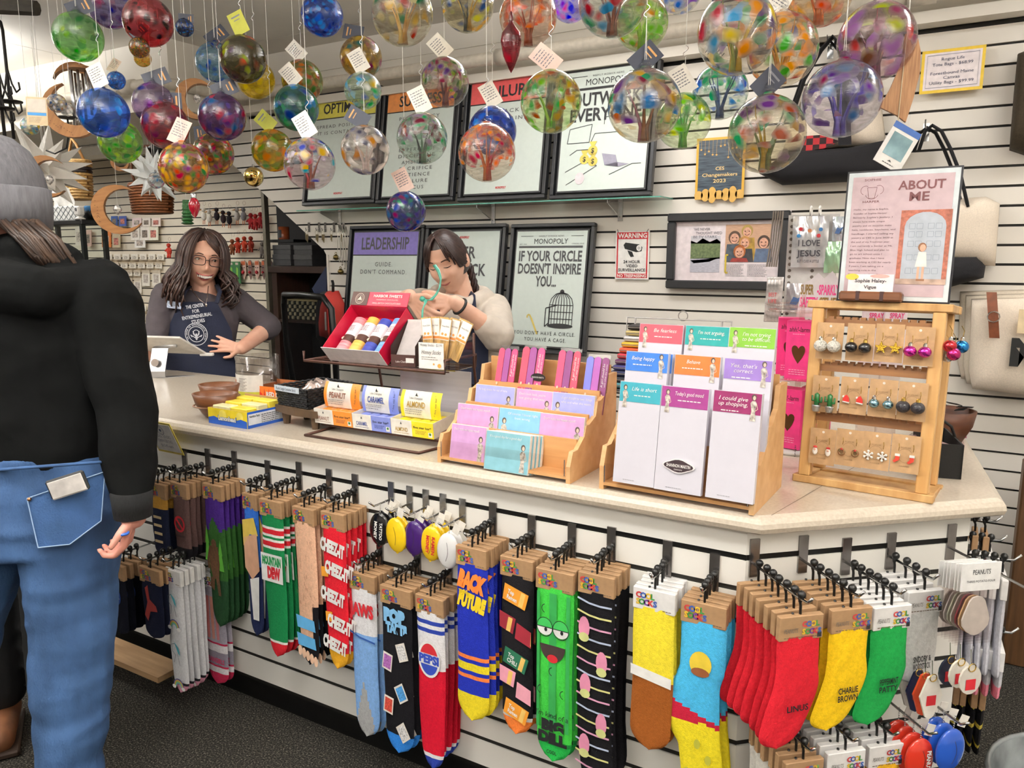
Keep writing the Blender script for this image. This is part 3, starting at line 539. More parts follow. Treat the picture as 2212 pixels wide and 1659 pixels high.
    A0=L(P(108,1074,1.783)); A1=L(P(190,1048,1.783)); u=thing('phone','phone in white marble case sticking out of the jeans pocket','phone',TR(O)@frame(A0,(A1-A0),FH)); w=(A1-A0).length; MB().bbox(0,w,0,.010,-.010,.038,.004).build('case_edge',BLK,u); MB().bbox(.003,w-.003,-.0012,.004,-.010,.035,.003).build('marble_case',mat('e2dcd6',.3,noise=.25,scale=16,c2='9a9694'),u)
    b=MB(); b.tube([L(P(-100+20*i,1022-1.5*i,hf(min(250,max(-60,-100+20*i)),1020)-.004)) for i in range(2,17)],.008,6,flat=.5); b.build('waistband',mat('31527f',.85,noise=.2,scale=20),t,True)
    for S_ in (RL,LL_): b=MB(); cap(b,S_[3]+V((0,0,-.035)),S_[3]+FH*.15+V((0,0,-.038)),.055,.045); me=remesh(b,.01,2); fin('shoe',me,mat('2a2422',.6),t)
    # beanie and hair
    b=MB(); q=random.Random(3); c0=L(P(-2,425,1.93)); loft(b,[(c0+V((0,0,-.042)),.104,.118),(c0+V((0,0,.02)),.106,.120),(c0+V((0,0,.065)),.098,.112),(c0+V((0,0,.115)),.074,.085),(c0+V((0,0,.145)),.04,.045),(c0+V((0,0,.155)),.006,.006)],RT,40); GB=mat('57565a',.95,noise=.12,scale=90,stretch=(1,1,.25),bump=.5,bscale=130); b.build('beanie_crown',GB,t,True)
    b=MB(); loft(b,[(c0+V((0,0,-.075)),.098,.112),(c0+V((0,0,-.080)),.108,.122),(c0+V((0,0,-.03)),.113,.127),(c0+V((0,0,.02)),.112,.126),(c0+V((0,0,.024)),.104,.118)],RT,40); b.build('beanie_cuff',mat('5f5e62',.95,noise=.12,scale=90,stretch=(1,1,.25),bump=.5,bscale=130),t,True)
    b=MB()
    for i in range(120):
        u=.3+.7*q.random(); a=L(P(-40+122*u,480+q.uniform(-5,5),1.82+.05*u+q.uniform(0,.03))); m_=L(P(-10+140*u,512+6*u,1.80+.07*u+q.uniform(0,.03))); e=L(P(30+134*u+q.uniform(-6,6),545+30*u,1.815+.09*u)); f_=L(P(70+118*u,570+75*u,1.85+.13*u)); b.mi(q.randrange(3)); b.tube([a,m_,e,f_],[.005,.005,.004,.002],5)
    b.build('hair',[mat('2a1c14',.5,noise=.2),mat('352419',.5,noise=.2),mat('402d20',.5,noise=.2)],t,True)
person3()
# ---------- second customer, mostly hidden: black trousers and brown boots ----------
def person4():
    base=aZ(10,1560,0); base=aZ(70,1570,0); t=thing('person','second customer in dark clothes and brown boots behind the first','person',TR(base)); xd=RT; b=MB(); hb=headmesh(0); TH_=TR((0,0,1.54))@M.Rotation(PI/2-PSI,4,'Z')@RZ(150); b.add(hb.v,hb.f,TH_)
    cap(b,(0,0,1.48),(0,0,1.36),.055,.06); loft(b,[(V((0,0,1.40)),.08,.07),(V((0,0,1.34)),.16,.1),(V((0,0,1.1)),.16,.11),(V((0,0,.86)),.17,.12)],xd)
    legs=[[RT*(.085*s)+V((0,0,.86)),RT*(.09*s)+V((0,0,.46))+FH*.02,RT*(.09*s)+V((0,0,.08))] for s in (-1,1)]
    for S_ in legs: limb(b,S_,[.09,.06,.042])
    arms=[[RT*(.18*s)+V((0,0,1.33)),RT*(.22*s)+V((0,0,1.06)),RT*(.20*s)+FH*.16+V((0,0,1.0))] for s in (-1,1)]
    for S_ in arms: limb(b,S_,[.055,.042,.03]); hand(b,S_[2],FH*.9+V((0,0,-.2)),V((0,0,-1)),.95,40,4,1)
    fin('body',remesh(b,.006,3),SKIN,t); b=MB(); loft(b,[(V((0,0,1.41)),.10,.09),(V((0,0,1.34)),.19,.125),(V((0,0,1.1)),.19,.14),(V((0,0,.84)),.19,.145)],xd); [limb(b,S_,[.078,.062,.05]) for S_ in arms]; fin('dark_jacket',remesh(b,.008,3),mat('191a1c',.9,noise=.1),t)
    b=MB(); loft(b,[(V((0,0,.95)),.175,.13),(V((0,0,.84)),.185,.135)],xd); [limb(b,S_[:2]+[S_[2]+V((0,0,.06))],[.105,.085,.08]) for S_ in legs]; [cap(b,legs[1][2]+V((.0,0,.06+.07*i))-RT*.06,legs[1][2]+V((0,0,.08+.07*i))+RT*.06,.03,.03) for i in range(4)]; fin('black_trousers',remesh(b,.008,3),mat('17181a',.9,noise=.15,scale=14,bump=.4,bscale=25),t)
    for S_ in legs:
        b=MB(); f=S_[2]; cap(b,f+V((0,0,.06)),f+V((0,0,-.02)),.055,.055); cap(b,f+V((0,0,-.03)),f+(RT*.35-FH*.6)*.22+V((0,0,-.04)),.05,.04); fin('boot',remesh(b,.008,2),mat('8a5a3c',.55,noise=.15,scale=20),t); MB().bbox(-.055,.055,-.2,.06,-.008,.012,.005,TR((f.x,f.y,.009))@M.Rotation(PI/2-PSI+.5,4,'Z')).build('boot_sole',mat('3a2a20',.7),t)
    b=MB(); b.ell((0,.012,.012),(HA*1.08,HB*1.06,HC*1.04),28,20); b.build('hair',mat('5a3a28',.5,noise=.2),t,True,TH_)
person4()
# ================= things on the back wall =================
FRM=mat('26272a',.4); FRM2=mat('101012',.5); MINT=mat('cfd9d2',.45,noise=.015); RED=mat('c8282f',.5)
def poster(bl,br,tl,lean,label,fill,Yb=3.5,band=None):
    a=aY(*bl,Yb); b=aY(*br,Yb); z=(a.z+b.z)/2; Q=TR((a.x,Yb,z))@RX(-lean)
    t=aP(*tl,(a.x,Yb,z),Q.to_3x3()@V((0,1,0))); wd=b.x-a.x; h=(Q.inverted()@t).z
    o=thing('framed_poster',label,'poster',Q,'framed motivational posters'); f=.019
    for x0,x1,z0_,z1 in ((0,wd,0,f),(0,wd,h-f,h),(0,f,f,h-f),(wd-f,wd,f,h-f)): MB().bbox(x0,x1,-.035,0,z0_,z1,.003).build('frame_rail',FRM,o)
    MB().box(f,wd-f,-.006,0,f,h-f).build('backing',FRM2,o)
    k=f+.012; MB().box(k,wd-k,-.024,-.006,k,h-k).build('tray',mat('3a3a3c',.5),o)
    k+=.008; p=MB().box(k,wd-k,-.026,-.024,k,h-k).build('print_panel',MINT,o); pw=wd-2*k; ph=h-2*k; G=TR((k,-.0265,k))
    if band: MB().box(0,pw,-.001,0,ph*.81,ph).build('title_band',band,o,T=G); MB().box(0,pw,-.001,0,ph*.80,ph*.81).build('title_rule',FRM,o,T=G)
    fill(o,G,pw,ph); return o
def tl(o,G,pw,ph,s,u,v,h,w=None,m=INK,al='c',bold=0,sp=1): text(o,s,u*pw,v*ph,h*ph,m,w*pw if w else None,G@TR((0,-.0012,0)),al,bold,0,0,'lettering',sp)
SOFT=mat('4a4a4c',.6)
def f_opt(o,G,w,h):
    tl(o,G,w,h,'OPTIMISM',.5,.855,.10,.66,bold=.02)
    tl(o,G,w,h,'SPREAD POSITIVITY.',.5,.71,.032,.84,SOFT,sp=1.3); tl(o,G,w,h,'IT IS CONTAGIOUS.',.5,.645,.032,.8,SOFT,sp=1.3); tl(o,G,w,h,'MONOPOLY',.5,.035,.02,.14,RED,bold=.03)
def f_suc(o,G,w,h):
    tl(o,G,w,h,'SUCCESS',.5,.855,.10,.64,bold=.02)
    for i,s in enumerate(('PERSISTENCY','','','','','EXPERIENCE','DISCIPLINE','AMBITION','SACRIFICE','PATIENCE','FAILURE','FOCUS')):
        if s: tl(o,G,w,h,s,.5,.72-.06*i,.033,.055*len(s),SOFT,sp=1.3)
def f_fail(o,G,w,h):
    tl(o,G,w,h,'FAILURE',.5,.855,.10,.66,bold=.02); tl(o,G,w,h,'GET BACK',.42,.71,.033,.5,SOFT,sp=1.3); tl(o,G,w,h,'UP AGAIN.',.5,.64,.033,.5,SOFT,sp=1.3); tl(o,G,w,h,'MONOPOLY',.5,.035,.02,.14,RED,bold=.03)
def f_out(o,G,w,h):
    b=MB(); 
    for x0,x1 in ((.06,.26),(.74,.94)): rect(b,x0*w,x1*w,.955*h,.96*h,-.001)
    rect(b,.04*w,.96*w,.84*h,.86*h,-.001); b.build('title_rule',INK,o,T=G)
    tl(o,G,w,h,'WEEKLY IKONICK NEWS',.5,.95,.016,.36,SOFT,sp=1.2); tl(o,G,w,h,'MONOPOLY',.5,.88,.052,.5,INK)
    tl(o,G,w,h,'OUTWORK',.5,.71,.105,.8,INK,bold=.025); tl(o,G,w,h,'EVERYONE',.5,.58,.105,.82,INK,bold=.025)
    b=MB()   # sofa outline
    for p in ([(.08,.40),(.1,.52),(.36,.55),(.34,.40),(.08,.40)],[(.5,.54),(.5,.6),(.8,.62)],[(.36,.4),(.4,.47),(.66,.47)],[(.08,.16),(.3,.24),(.45,.2),(.1,.05)],[(.6,.12),(.85,.2),(.95,.2)],[(.12,.3),(.2,.34),(.38,.34)]): line(b,[(x*w,z*h) for x,z in p],.003,-.001)
    b.build('drawing',INK,o,T=G)
    for x,z in ((.30,.26),(.40,.24),(.39,.33)):
        b=MB(); disc(b,x*w,z*h,.055*w,.042*h,-.0015); flat(b,[((x-.02)*w,(z+.04)*h),((x+.02)*w,(z+.04)*h),((x+.045)*w,(z+.075)*h),((x-.045)*w,(z+.075)*h)],-.0015); b.build('money_bag_print',mat('d9c65a',.5),o,T=G); text(o,'$',x*w,(z-.02)*h,.04*h,INK,T=G@TR((0,-.002,0)),bold=.02)
    b=MB(); disc(b,.26*w,.10*h,.055*w,.05*h,-.0015); b.build('sack_print',mat('e3d3d6',.5),o,T=G)
    b=MB(); flat(b,[(.5*w,.3*h),(.66*w,.28*h),(.7*w,.18*h),(.54*w,.2*h)],-.0015); flat(b,[(.54*w,.2*h),(.7*w,.18*h),(.82*w,.2*h),(.68*w,.22*h)],-.0015); b.build('laptop_print',mat('9a97a8',.5),o,T=G)
def f_lead(o,G,w,h):
    tl(o,G,w,h,'LEADERSHIP',.5,.855,.10,.74,SOFT,bold=.02); tl(o,G,w,h,'GUIDE.',.5,.71,.036,.27,SOFT,sp=1.3); tl(o,G,w,h,"DON'T COMMAND.",.5,.645,.036,.72,SOFT,sp=1.3)
def f_back(o,G,w,h):
    tl(o,G,w,h,'NEVER',.68,.77,.10,.5,SOFT,al='r',bold=.02); tl(o,G,w,h,'BACK',.84,.62,.10,.4,SOFT,al='r',bold=.02); tl(o,G,w,h,'MONOPOLY',.5,.94,.02,.14,RED,bold=.03)
    b=MB(); disc(b,.60*w,.42*h,.16*w,.12*h,-.001); b.build('red_shape_print',mat('e0625e',.5),o,T=G)
def f_cage(o,G,w,h):
    b=MB()
    for x0,x1 in ((.06,.24),(.78,.95)): rect(b,x0*w,x1*w,.955*h,.959*h,-.001)
    rect(b,.04*w,.95*w,.855*h,.872*h,-.001); b.build('title_rule',SOFT,o,T=G)
    tl(o,G,w,h,'WEEKLY IKONICK NEWS',.5,.95,.014,.36,SOFT,sp=1.2); tl(o,G,w,h,'MONOPOLY',.5,.89,.045,.48,INK); tl(o,G,w,h,'EST. 1935',.1,.882,.010,.1,SOFT); tl(o,G,w,h,'OFFICIAL ISSUE',.88,.885,.010,.17,SOFT)
    tl(o,G,w,h,'IF YOUR CIRCLE',.5,.74,.088,.9,SOFT,bold=.025); tl(o,G,w,h,"DOESN'T INSPIRE",.5,.63,.088,.9,SOFT,bold=.025); tl(o,G,w,h,'YOU...',.47,.52,.088,.3,SOFT,bold=.025)
    tl(o,G,w,h,"YOU DON'T HAVE A CIRCLE.",.5,.095,.032,.88,INK,sp=1.25); tl(o,G,w,h,'YOU HAVE A CAGE.',.52,.04,.032,.6,INK,sp=1.25)
    b=MB(); x0,x1,zb,zt=.55*w,.88*w,.18*h,.36*h; cx_=(x0+x1)/2; rr=(x1-x0)/2
    disc(b,cx_,zb,rr*1.1,.022*h,-.001); disc(b,cx_,.475*h,.03*w,.02*h,-.001)
    for i in range(9):
        u=-1+i/4; line(b,[(cx_+u*rr,zb),(cx_+u*rr,zt)]+[(cx_+u*rr*math.cos(R(a)),zt+.11*h*math.sin(R(a))) for a in (30,60,88)],.004,-.0012)
    for z_ in (.24,.30,.36): line(b,[(x0,z_*h),(x1,z_*h)],.004,-.0012)
    line(b,[(.55*w,.2*h),(.50*w,.17*h),(.50*w,.33*h),(.66*w,.36*h)],.006,-.0012); line(b,[(.56*w,.19*h),(.56*w,.34*h)],.004,-.0012)
    b.build('birdcage_print',INK,o,T=G)
    b=MB(); line(b,[(.30*w,.24*h),(.40*w,.10*h)],.010,-.001); line(b,[(.30*w,.24*h),(.27*w,.27*h),(.24*w,.26*h),(.24*w,.24*h)],.008,-.001); b.build('cane_print',mat('d8c063',.5),o,T=G)
YEL=mat('e3d95c',.5); ORG=mat('ef9a55',.5); CORAL=mat('dd5a5a',.5); PUR=mat('7d6fb8',.5)
poster((660,446),(815,441),(690,208),9,'framed mint poster with yellow OPTIMISM title on the glass shelf',f_opt,band=YEL)
poster((818,441),(984,437),(836,192),9,'framed mint poster with orange SUCCESS title on the glass shelf',f_suc,band=ORG)
poster((994,437),(1182,432),(1015,172),9,'framed mint poster with coral FAILURE title on the glass shelf',f_fail,band=CORAL)
poster((1192,432),(1410,427),(1222,148),9,'framed mint poster reading OUTWORK EVERYONE at the right end of the shelf',f_out)
poster((744,770),(902,770),(757,491),9,'framed mint poster with purple LEADERSHIP title below the shelf',f_lead,3.52,PUR)
poster((908,765),(1078,763),(919,489),9,'framed mint poster half hidden behind the woman in the pale hoodie',f_back,3.52)
poster((1090,766),(1268,762),(1104,487),9,'framed mint poster reading IF YOUR CIRCLE with a birdcage',f_cage,3.52)
# glass shelf with brackets
zs=aY(1000,440,3.46).z; GLS=glossclear('eef7f3',.03,.04); GEDGE=mat('5d9c8c',.2,noise=.02)
xs0=aY(640,451,3.46).x; xs1=aY(1427,430,3.46).x
t=thing('glass_shelf','long clear glass shelf holding four framed posters','shelf',loc=((xs0+xs1)/2,3.55,zs)); hw=(xs1-xs0)/2
MB().box(-hw,hw,-.09,.085,-.006,0).build('glass_pane',GLS,t); MB().box(-hw,hw,-.0905,-.09,-.006,0).build('glass_edge',GEDGE,t); MB().box(hw,hw+.0005,-.09,.085,-.006,0).build('glass_edge',GEDGE,t)
for px in (733,1065,1340):
    x=aY(px,455,3.63).x-t.location.x; b=MB(); b.prism([(-.012,-.10),(.012,-.10),(.012,.0),(-.012,.0)],.078,.088); b.add([(-.002,-.085,-.007),(.002,-.085,-.007),(-.002,.085,-.007),(.002,.085,-.007),(-.002,.085,-.085),(.002,.085,-.085),(-.002,-.085,-.02),(.002,-.085,-.02)],[(0,2,4,6),(1,7,5,3),(6,4,5,7),(0,6,7,1),(0,1,3,2)]); b.build('bracket',CHROME,t,T=TR((x,0,-.002)))
# ---- small signs ----
def sign(name,label,cat,tl_,br_,Y,th=.003,m=WHT,tilt=0):
    a=aY(*tl_,Y); b=aY(*br_,Y); o=thing(name,label,cat,TR(((a.x+b.x)/2,Y,(a.z+b.z)/2))@RX(tilt)); wd=b.x-a.x; h=a.z-b.z
    MB().box(-wd/2,wd/2,-th,0,-h/2,h/2).build('panel',m,o); return o,wd,h,TR((-wd/2,-th-.0006,-h/2))
o,w_,h_,G=sign('warning_sign','white and red metal WARNING video surveillance sign on slat wall','sign',(1331,499),(1401,604),3.63)
b=MB(); rect(b,.04*w_,.96*w_,.83*h_,.97*h_); rect(b,.04*w_,.96*w_,.03*h_,.12*h_)
for x0,x1 in ((.04,.08),(.92,.96)): rect(b,x0*w_,x1*w_,.12*h_,.83*h_)
b.build('red_print',mat('c0202a',.4),o,T=G)
def ts(s,u,v,hh,ww,m,bold=.02): text(o,s,u*w_,v*h_,hh*h_,m,ww*w_,G@TR((0,-.0006,0)),bold=bold)
ts('WARNING',.5,.855,.095,.86,WHT,.03); ts('24 HOUR',.5,.335,.06,.5,INK); ts('VIDEO',.5,.25,.06,.34,INK); ts('SURVEILLANCE',.5,.165,.06,.8,INK); ts('NO TRESPASSING',.5,.045,.06,.86,WHT,.03)
b=MB(); T=G@TR((.5*w_,0,.66*h_)); flat(b,[(-.26*w_,.05*h_),(-.2*w_,.1*h_),(.2*w_,.06*h_),(.3*w_,.0),(.28*w_,-.08*h_),(.12*w_,-.1*h_),(-.22*w_,-.03*h_)]); flat(b,[(-.14*w_,-.06*h_),(0,-.09*h_),(.06*w_,-.19*h_),(-.04*w_,-.2*h_),(-.1*w_,-.13*h_)]); b.build('camera_print',BLK,o,T=T)
b=MB(); disc(b,.2*w_,-.015*h_,.075*w_,.062*h_,-.0004); b.build('lens_print',WHT,o,T=T); b=MB(); ring(b,.2*w_,-.015*h_,.03*w_,.012*w_,-.0007,12); b.build('lens_ring_print',BLK,o,T=T)
for s in (-1,1): MB().tube([(s*w_*.42,-.006,h_*.47),(s*w_*.46,.0,h_*.53)],.0015,6).build('wire_tie',BLK,o)
# framed magazine spread
o,w_,h_,G=sign('framed_photo_spread','black framed magazine spread of a smiling family and a boat','picture frame',(1446,462),(1700,628),3.62,.004,mat('e9dde0',.3,coat=.6))
f=.04
for x0,x1,z0_,z1 in ((-w_/2,w_/2,-h_/2,-h_/2+f),(-w_/2,w_/2,h_/2-f,h_/2),(-w_/2,-w_/2+f,-h_/2+f,h_/2-f),(w_/2-f,w_/2,-h_/2+f,h_/2-f)): MB().bbox(x0,x1,-.03,.0,z0_,z1,.006).build('frame_rail',FRM,o)
def pr(nm,m,*polys):
    b=MB()
    for p in polys: flat(b,[(x*w_,z*h_) for x,z in p],-.0006)
    return b.build(nm,m,o,T=G)
pr('tree_print',mat('76865a',.5,noise=.4,scale=90,c2='48583a'),[(.2,.40),(.45,.40),(.45,.62),(.42,.66),(.36,.62),(.3,.67),(.25,.61),(.2,.64)]); pr('sky_print',mat('c9c6cc',.5),[(.2,.6),(.2,.7),(.45,.7),(.45,.6)]); pr('water_print',mat('9c99a6',.5,noise=.3,scale=60,stretch=(1,1,8),c2='c9c8d0'),[(.2,.22),(.45,.22),(.45,.42),(.2,.4)]); pr('boat_print',mat('dcd8da',.5),[(.2,.38),(.23,.34),(.36,.36),(.44,.41),(.3,.39)])
pr('barn_board_print',mat('c79f83',.5,noise=.1,scale=40,stretch=(1,1,12)),[(.49,.36),(.86,.36),(.86,.84),(.49,.84)])
for i,(x,z,r,hc,cc) in enumerate(((.565,.66,.045,'5a4436','4a5560'),(.665,.74,.042,'b59a52','b08d3c'),(.65,.6,.042,'c08a4e','3c3c40'),(.80,.60,.045,'4a3a30','5c6c88'),(.61,.48,.045,'b5652f','9c3a34'))):
    b=MB(); flat(b,[((x-.075)*w_,.36*h_),((x+.075)*w_,.36*h_),((x+.06)*w_,(z-.07)*h_),((x-.06)*w_,(z-.07)*h_)],-.0008-.0003*i); b.build('jacket_print',mat(cc,.6,noise=.2),o,T=G)
    b=MB(); disc(b,x*w_,(z+.015)*h_,r*w_*1.1,r*w_*1.2,-.0009-.0003*i); b.build('hair_print',mat(hc,.6,noise=.2),o,T=G)
    b=MB(); disc(b,x*w_,z*h_,r*w_*.8,r*w_*.95,-.001-.0003*i); b.build('face_print',mat('d9a58c',.6,noise=.15,scale=90),o,T=G); b=MB(); yy=-.0013-.0003*i; [disc(b,(x+e*.016)*w_,(z+.012)*h_,.0035,.003,yy,8) for e in (-1,1)]; ring(b,x*w_,(z-.004)*h_,.012,.003,yy,8,210,330); b.build('features_print',mat('5a3028',.6),o,T=G)
for i,(s,v) in enumerate((("'WE NEVER",.77),("THOUGHT WE'D",.72),("BE TV STARS'",.67))): text(o,s,(.22+.02*(i==1))*w_,v*h_,.035*h_,mat('5b5961',.6),(.14,.22,.2)[i]*w_,G@TR((0,-.001,0)),'l')
b=MB(); txlines(b,.5*w_,.66*w_,.32*h_,.018*h_,9,.006*h_,-.001,3); txlines(b,.68*w_,.84*w_,.32*h_,.018*h_,9,.006*h_,-.001,4); b.build('print_lines',mat('77737b',.6),o,T=G)
b=MB(); line(b,[(.52*w_,.45*h_),(.5*w_,.45*h_),(.5*w_,.22*h_),(.52*w_,.22*h_)],.008,-.0025); b.build('yellow_bracket_print',mat('c9b13c',.5),o,T=G)
# changemakers sign
o,w_,h_,G=sign('award_sign','dark starry CES Changemakers 2023 sign with gold border on wall','sign',(1506,300),(1606,428),3.62,.002,mat('e6b23d',.35))
b=MB(); rect(b,.05*w_,.95*w_,.06*h_,.96*h_); b.build('night_print',mat('1e2a3c',.25,noise=.3,scale=15,stretch=(1,1,10),c2='53636e'),o,T=G)
GOLD=mat('dcae5a',.4); q=random.Random(3); b=MB()
for i in range(11):
    x=(.1+.08*i)*w_; z=h_*(.95-q.uniform(.08,.32)); line(b,[(x,.96*h_),(x,z)],.001,-.0008); flat(b,[(x+(.03 if k%2==0 else .013)*w_*math.sin(R(36*k)),z+(.03 if k%2==0 else .013)*w_*math.cos(R(36*k))) for k in range(10)],-.0009)
b.build('gold_star_print',GOLD,o,T=G); b=MB()
for i in range(7): disc(b,(.08+.14*i)*w_,.07*h_,.09*w_,.09*w_+.03*h_*(i%3),-.0008)
b.build('gold_cloud_print',GOLD,o,T=G)
for s,v,ww in (('CES',.47,.18),('Changemakers',.37,.72),('2023',.27,.26)): text(o,s,.5*w_,v*h_,.055*h_,mat('e9c98a',.4),ww*w_,G@TR((0,-.0012,0)),bold=.015)
# tote price sign
o,w_,h_,G=sign('price_sign','yellow bordered tote bag price sign reading Rogue Life on wall','sign',(1993,112),(2122,192),3.60,.002,mat('eec93a',.3)); 
b=MB(); rect(b,.05*w_,.95*w_,.07*h_,.93*h_); b.build('white_print',mat('efe3e4',.4),o,T=G)
for s,v,ww in (('Rogue Life',.74,.36),('Tote Bags - $68.99',.62,.64),('Forestbound Maine',.42,.68),('Canvas',.31,.26),('Utility Bags - $99.99',.2,.7)): text(o,s,.5*w_,v*h_,.07*h_,mat('39405c',.5),ww*w_,G@TR((0,-.0012,0)))
b=MB()
for x0,z0_,x1,z1 in ((.09,.12,.91,.13),(.09,.87,.91,.88)): rect(b,x0*w_,x1*w_,z0_*h_,z1*h_,-.001)
rect(b,.09*w_,.093*w_,.12*h_,.88*h_,-.001); rect(b,.907*w_,.91*w_,.12*h_,.88*h_,-.001); b.build('thin_border',mat('6a6f88',.5),o,T=G)
# ---- bags hanging on the wall ----
CANV=mat('e4d6c4',.9,noise=.05,scale=220,bump=.2); BLKC=mat('17161a',.9,noise=.1,scale=200,bump=.2); LEA=mat('7d4326',.5,noise=.12,scale=50,bump=.2)
def pillow(poly,d,y=0,n=0):  # puffed bag body from an outline in (x,z)
    b=MB(); cx_=sum(p[0] for p in poly)/len(poly); cz_=sum(p[1] for p in poly)/len(poly); m_=len(poly)
    P=[]
    for i in range(m_):
        a=poly[i];c=poly[(i+1)%m_]
        for k in range(4): P.append((a[0]+(c[0]-a[0])*k/4,a[1]+(c[1]-a[1])*k/4))
    N_=len(P); vs=[]
    for k,(s,dd) in enumerate(((1,0),(.97,.35),(.85,.75),(.6,.95),(.3,1))):
        for x,z in P: vs.append((cx_+(x-cx_)*s,y-d*dd,cz_+(z-cz_)*s))
    fs=[(k*N_+i,k*N_+(i+1)%N_,(k+1)*N_+(i+1)%N_,(k+1)*N_+i) for k in range(4) for i in range(N_)]; fs.append(tuple(4*N_+i for i in range(N_))); fs.append(tuple(range(N_-1,-1,-1)))
    return b.add(vs,fs)
def pxs(pts,Y,o): return [((p:=aY(x,y,Y)).x-o[0],p.z-o[2]) for x,y in pts]
def hook_bracket(parent,x,z,y0=.0,L=.12):
    b=MB(); b.box(x-.012,x+.012,-.004,0,z-.05,z+.02); b.tube([(x,-.004,z-.01),(x,-L,z),(x,-L-.01,z+.02)],.003,6); return b.build('wall_hook',CHROME,parent)
O=aY(1790,330,3.60); t=thing('plaid_tote_bag','large cream and black canvas tote with red plaid state shape','bag',TR(O))
body=[(1700,395),(1950,372),(1935,250),(1905,130),(1775,130),(1720,250)]
pillow(pxs([(1690,330),(1915,315),(1898,175),(1735,190)],3.6,O),.09).build('canvas_panel',CANV,t,True)
pillow(pxs([(1640,375),(1690,400),(1930,388),(1945,300),(1845,320),(1700,330)],3.6,O),.12).build('base_panel',BLKC,t,True)
T3=TR((0,-.098,0)); b=MB(); flat(b,pxs([(1730,342),(1727,325),(1739,283),(1757,278),(1768,290),(1812,303),(1795,313),(1778,320),(1760,322),(1745,330)],3.5,(O.x,O.y,O.z))); 
PLAID=bpy.data.materials.new('plaid'); PLAID.use_nodes=True
def _pl():
    N=PLAID.node_tree.nodes; L=PLAID.node_tree.links; c=N.new('ShaderNodeTexChecker'); c.inputs['Scale'].default_value=38; c.inputs[1].default_value=lin('a8262c'); c.inputs[2].default_value=lin('2a1416'); tc=N.new('ShaderNodeTexCoord'); L.new(tc.outputs['Object'],c.inputs[0]); L.new(c.outputs[0],N['Principled BSDF'].inputs['Base Color']); N['Principled BSDF'].inputs['Roughness'].default_value=.8
_pl(); b.build('plaid_patch',PLAID,t,T=TR((0,-.085,.0)))
b=MB(); pts=pxs([(1832,320),(1832,240),(1826,150)],3.6,O); b.grid(lambda u,v:(pts[0][0]+(u-.5)*.05+(pts[2][0]-pts[0][0])*v,-.105,pts[0][1]+(pts[2][1]-pts[0][1])*v),2,6); b.build('webbing',BLKC,t)
for dx,dy in ((0,-.04),(.02,-.09)):
    p=pxs([(1707,260),(1735,180),(1770,120),(1795,92),(1815,115),(1838,200),(1842,250)],3.6,O); MB().tube([(x+dx,dy,z) for x,z in p],.026,8,flat=.25).build('handle',BLKC,t,True)
x,z=pxs([(1795,100)],3.6,O)[0]; hook_bracket(t,x,z,L=.1)
O=aY(2070,470,3.60); t=thing('cream_tote_bag','cream canvas tote with black base behind the ABOUT ME sign','bag',TR(O))
pillow(pxs([(1985,560),(2150,575),(2160,440),(2130,425),(2020,432)],3.6,O),.10).build('canvas_panel',CANV,t,True)
pillow(pxs([(1985,640),(2060,618),(2125,600),(2129,575),(2113,552),(2060,553),(1985,560)],3.6,O),.14).build('base_panel',BLKC,t,True)
for dx,dy in ((0,-.03),(.02,-.08)):
    p=pxs([(1975,330),(1988,290),(2003,278),(2022,290),(2040,325),(2062,380),(2078,450)],3.6,O); MB().tube([(x+dx,dy,z) for x,z in p],.022,8,flat=.3).build('handle',BLKC,t,True)
x,z=pxs([(2001,278)],3.6,O)[0]; hook_bracket(t,x,z,L=.1)
O=aY(2200,230,3.6); t=thing('brown_bag','dark olive brown bag hanging at the right edge of the wall','bag',TR(O))
pillow(pxs([(2180,325),(2240,345),(2245,100),(2198,118),(2190,200)],3.6,O),.12).build('bag_body',mat('3b3120',.9,noise=.15,scale=120,bump=.3),t,True); MB().tube([(.02,-.03,.35),(.02,-.02,.48),(.03,-.02,.35)],.01,8).build('handle',LEA,t,True)
O=aY(2180,740,3.55); n_=0
for k in range(3):
    t=thing('canvas_satchel',['pale canvas satchel with tan buckle strap and black letter M, front of three','pale canvas satchel hanging second behind the lettered satchel','pale canvas satchel hanging rearmost behind the lettered satchels'][k],'bag',TR(O+V((-.02*k,.05*k-.02,.012*k))),'canvas satchels on the wall')
    pillow(pxs([(2100,838),(2290,860),(2300,640),(2098,645),(2092,800)],3.55,O),.05).build('bag_body',CANV if k==0 else mat('d8cbb8',.9,noise=.05,scale=220,bump=.2),t,True)
    if k==0:
        p=pxs([(2141,630),(2143,660),(2145,700),(2147,728)],3.5,O); MB().grid(lambda u,v:(p[0][0]+(u-.5)*.034+(p[3][0]-p[0][0])*v,-.075-.01*math.sin(v*3),p[0][1]+(p[3][1]-p[0][1])*v),2,8).build('strap',LEA,t,True)
        x,z=pxs([(2145,682)],3.5,O)[0]; b=MB(); b.torus((x,-.09,z),.02,.0025,12,6,ax='y'); b.build('buckle',CHROME,t)
        x,z=pxs([(2178,783)],3.5,O)[0]; text(t,'M',x,z,.095,BLK,.10,TR((0,-.082,0)),'l',bold=.06)
        x,z=pxs([(2196,700)],3.5,O)[0]; MB().box(x,x+.07,-.085,-.083,z-.03,z+.06).build('paper_tag',mat('e3cda6',.7),t)
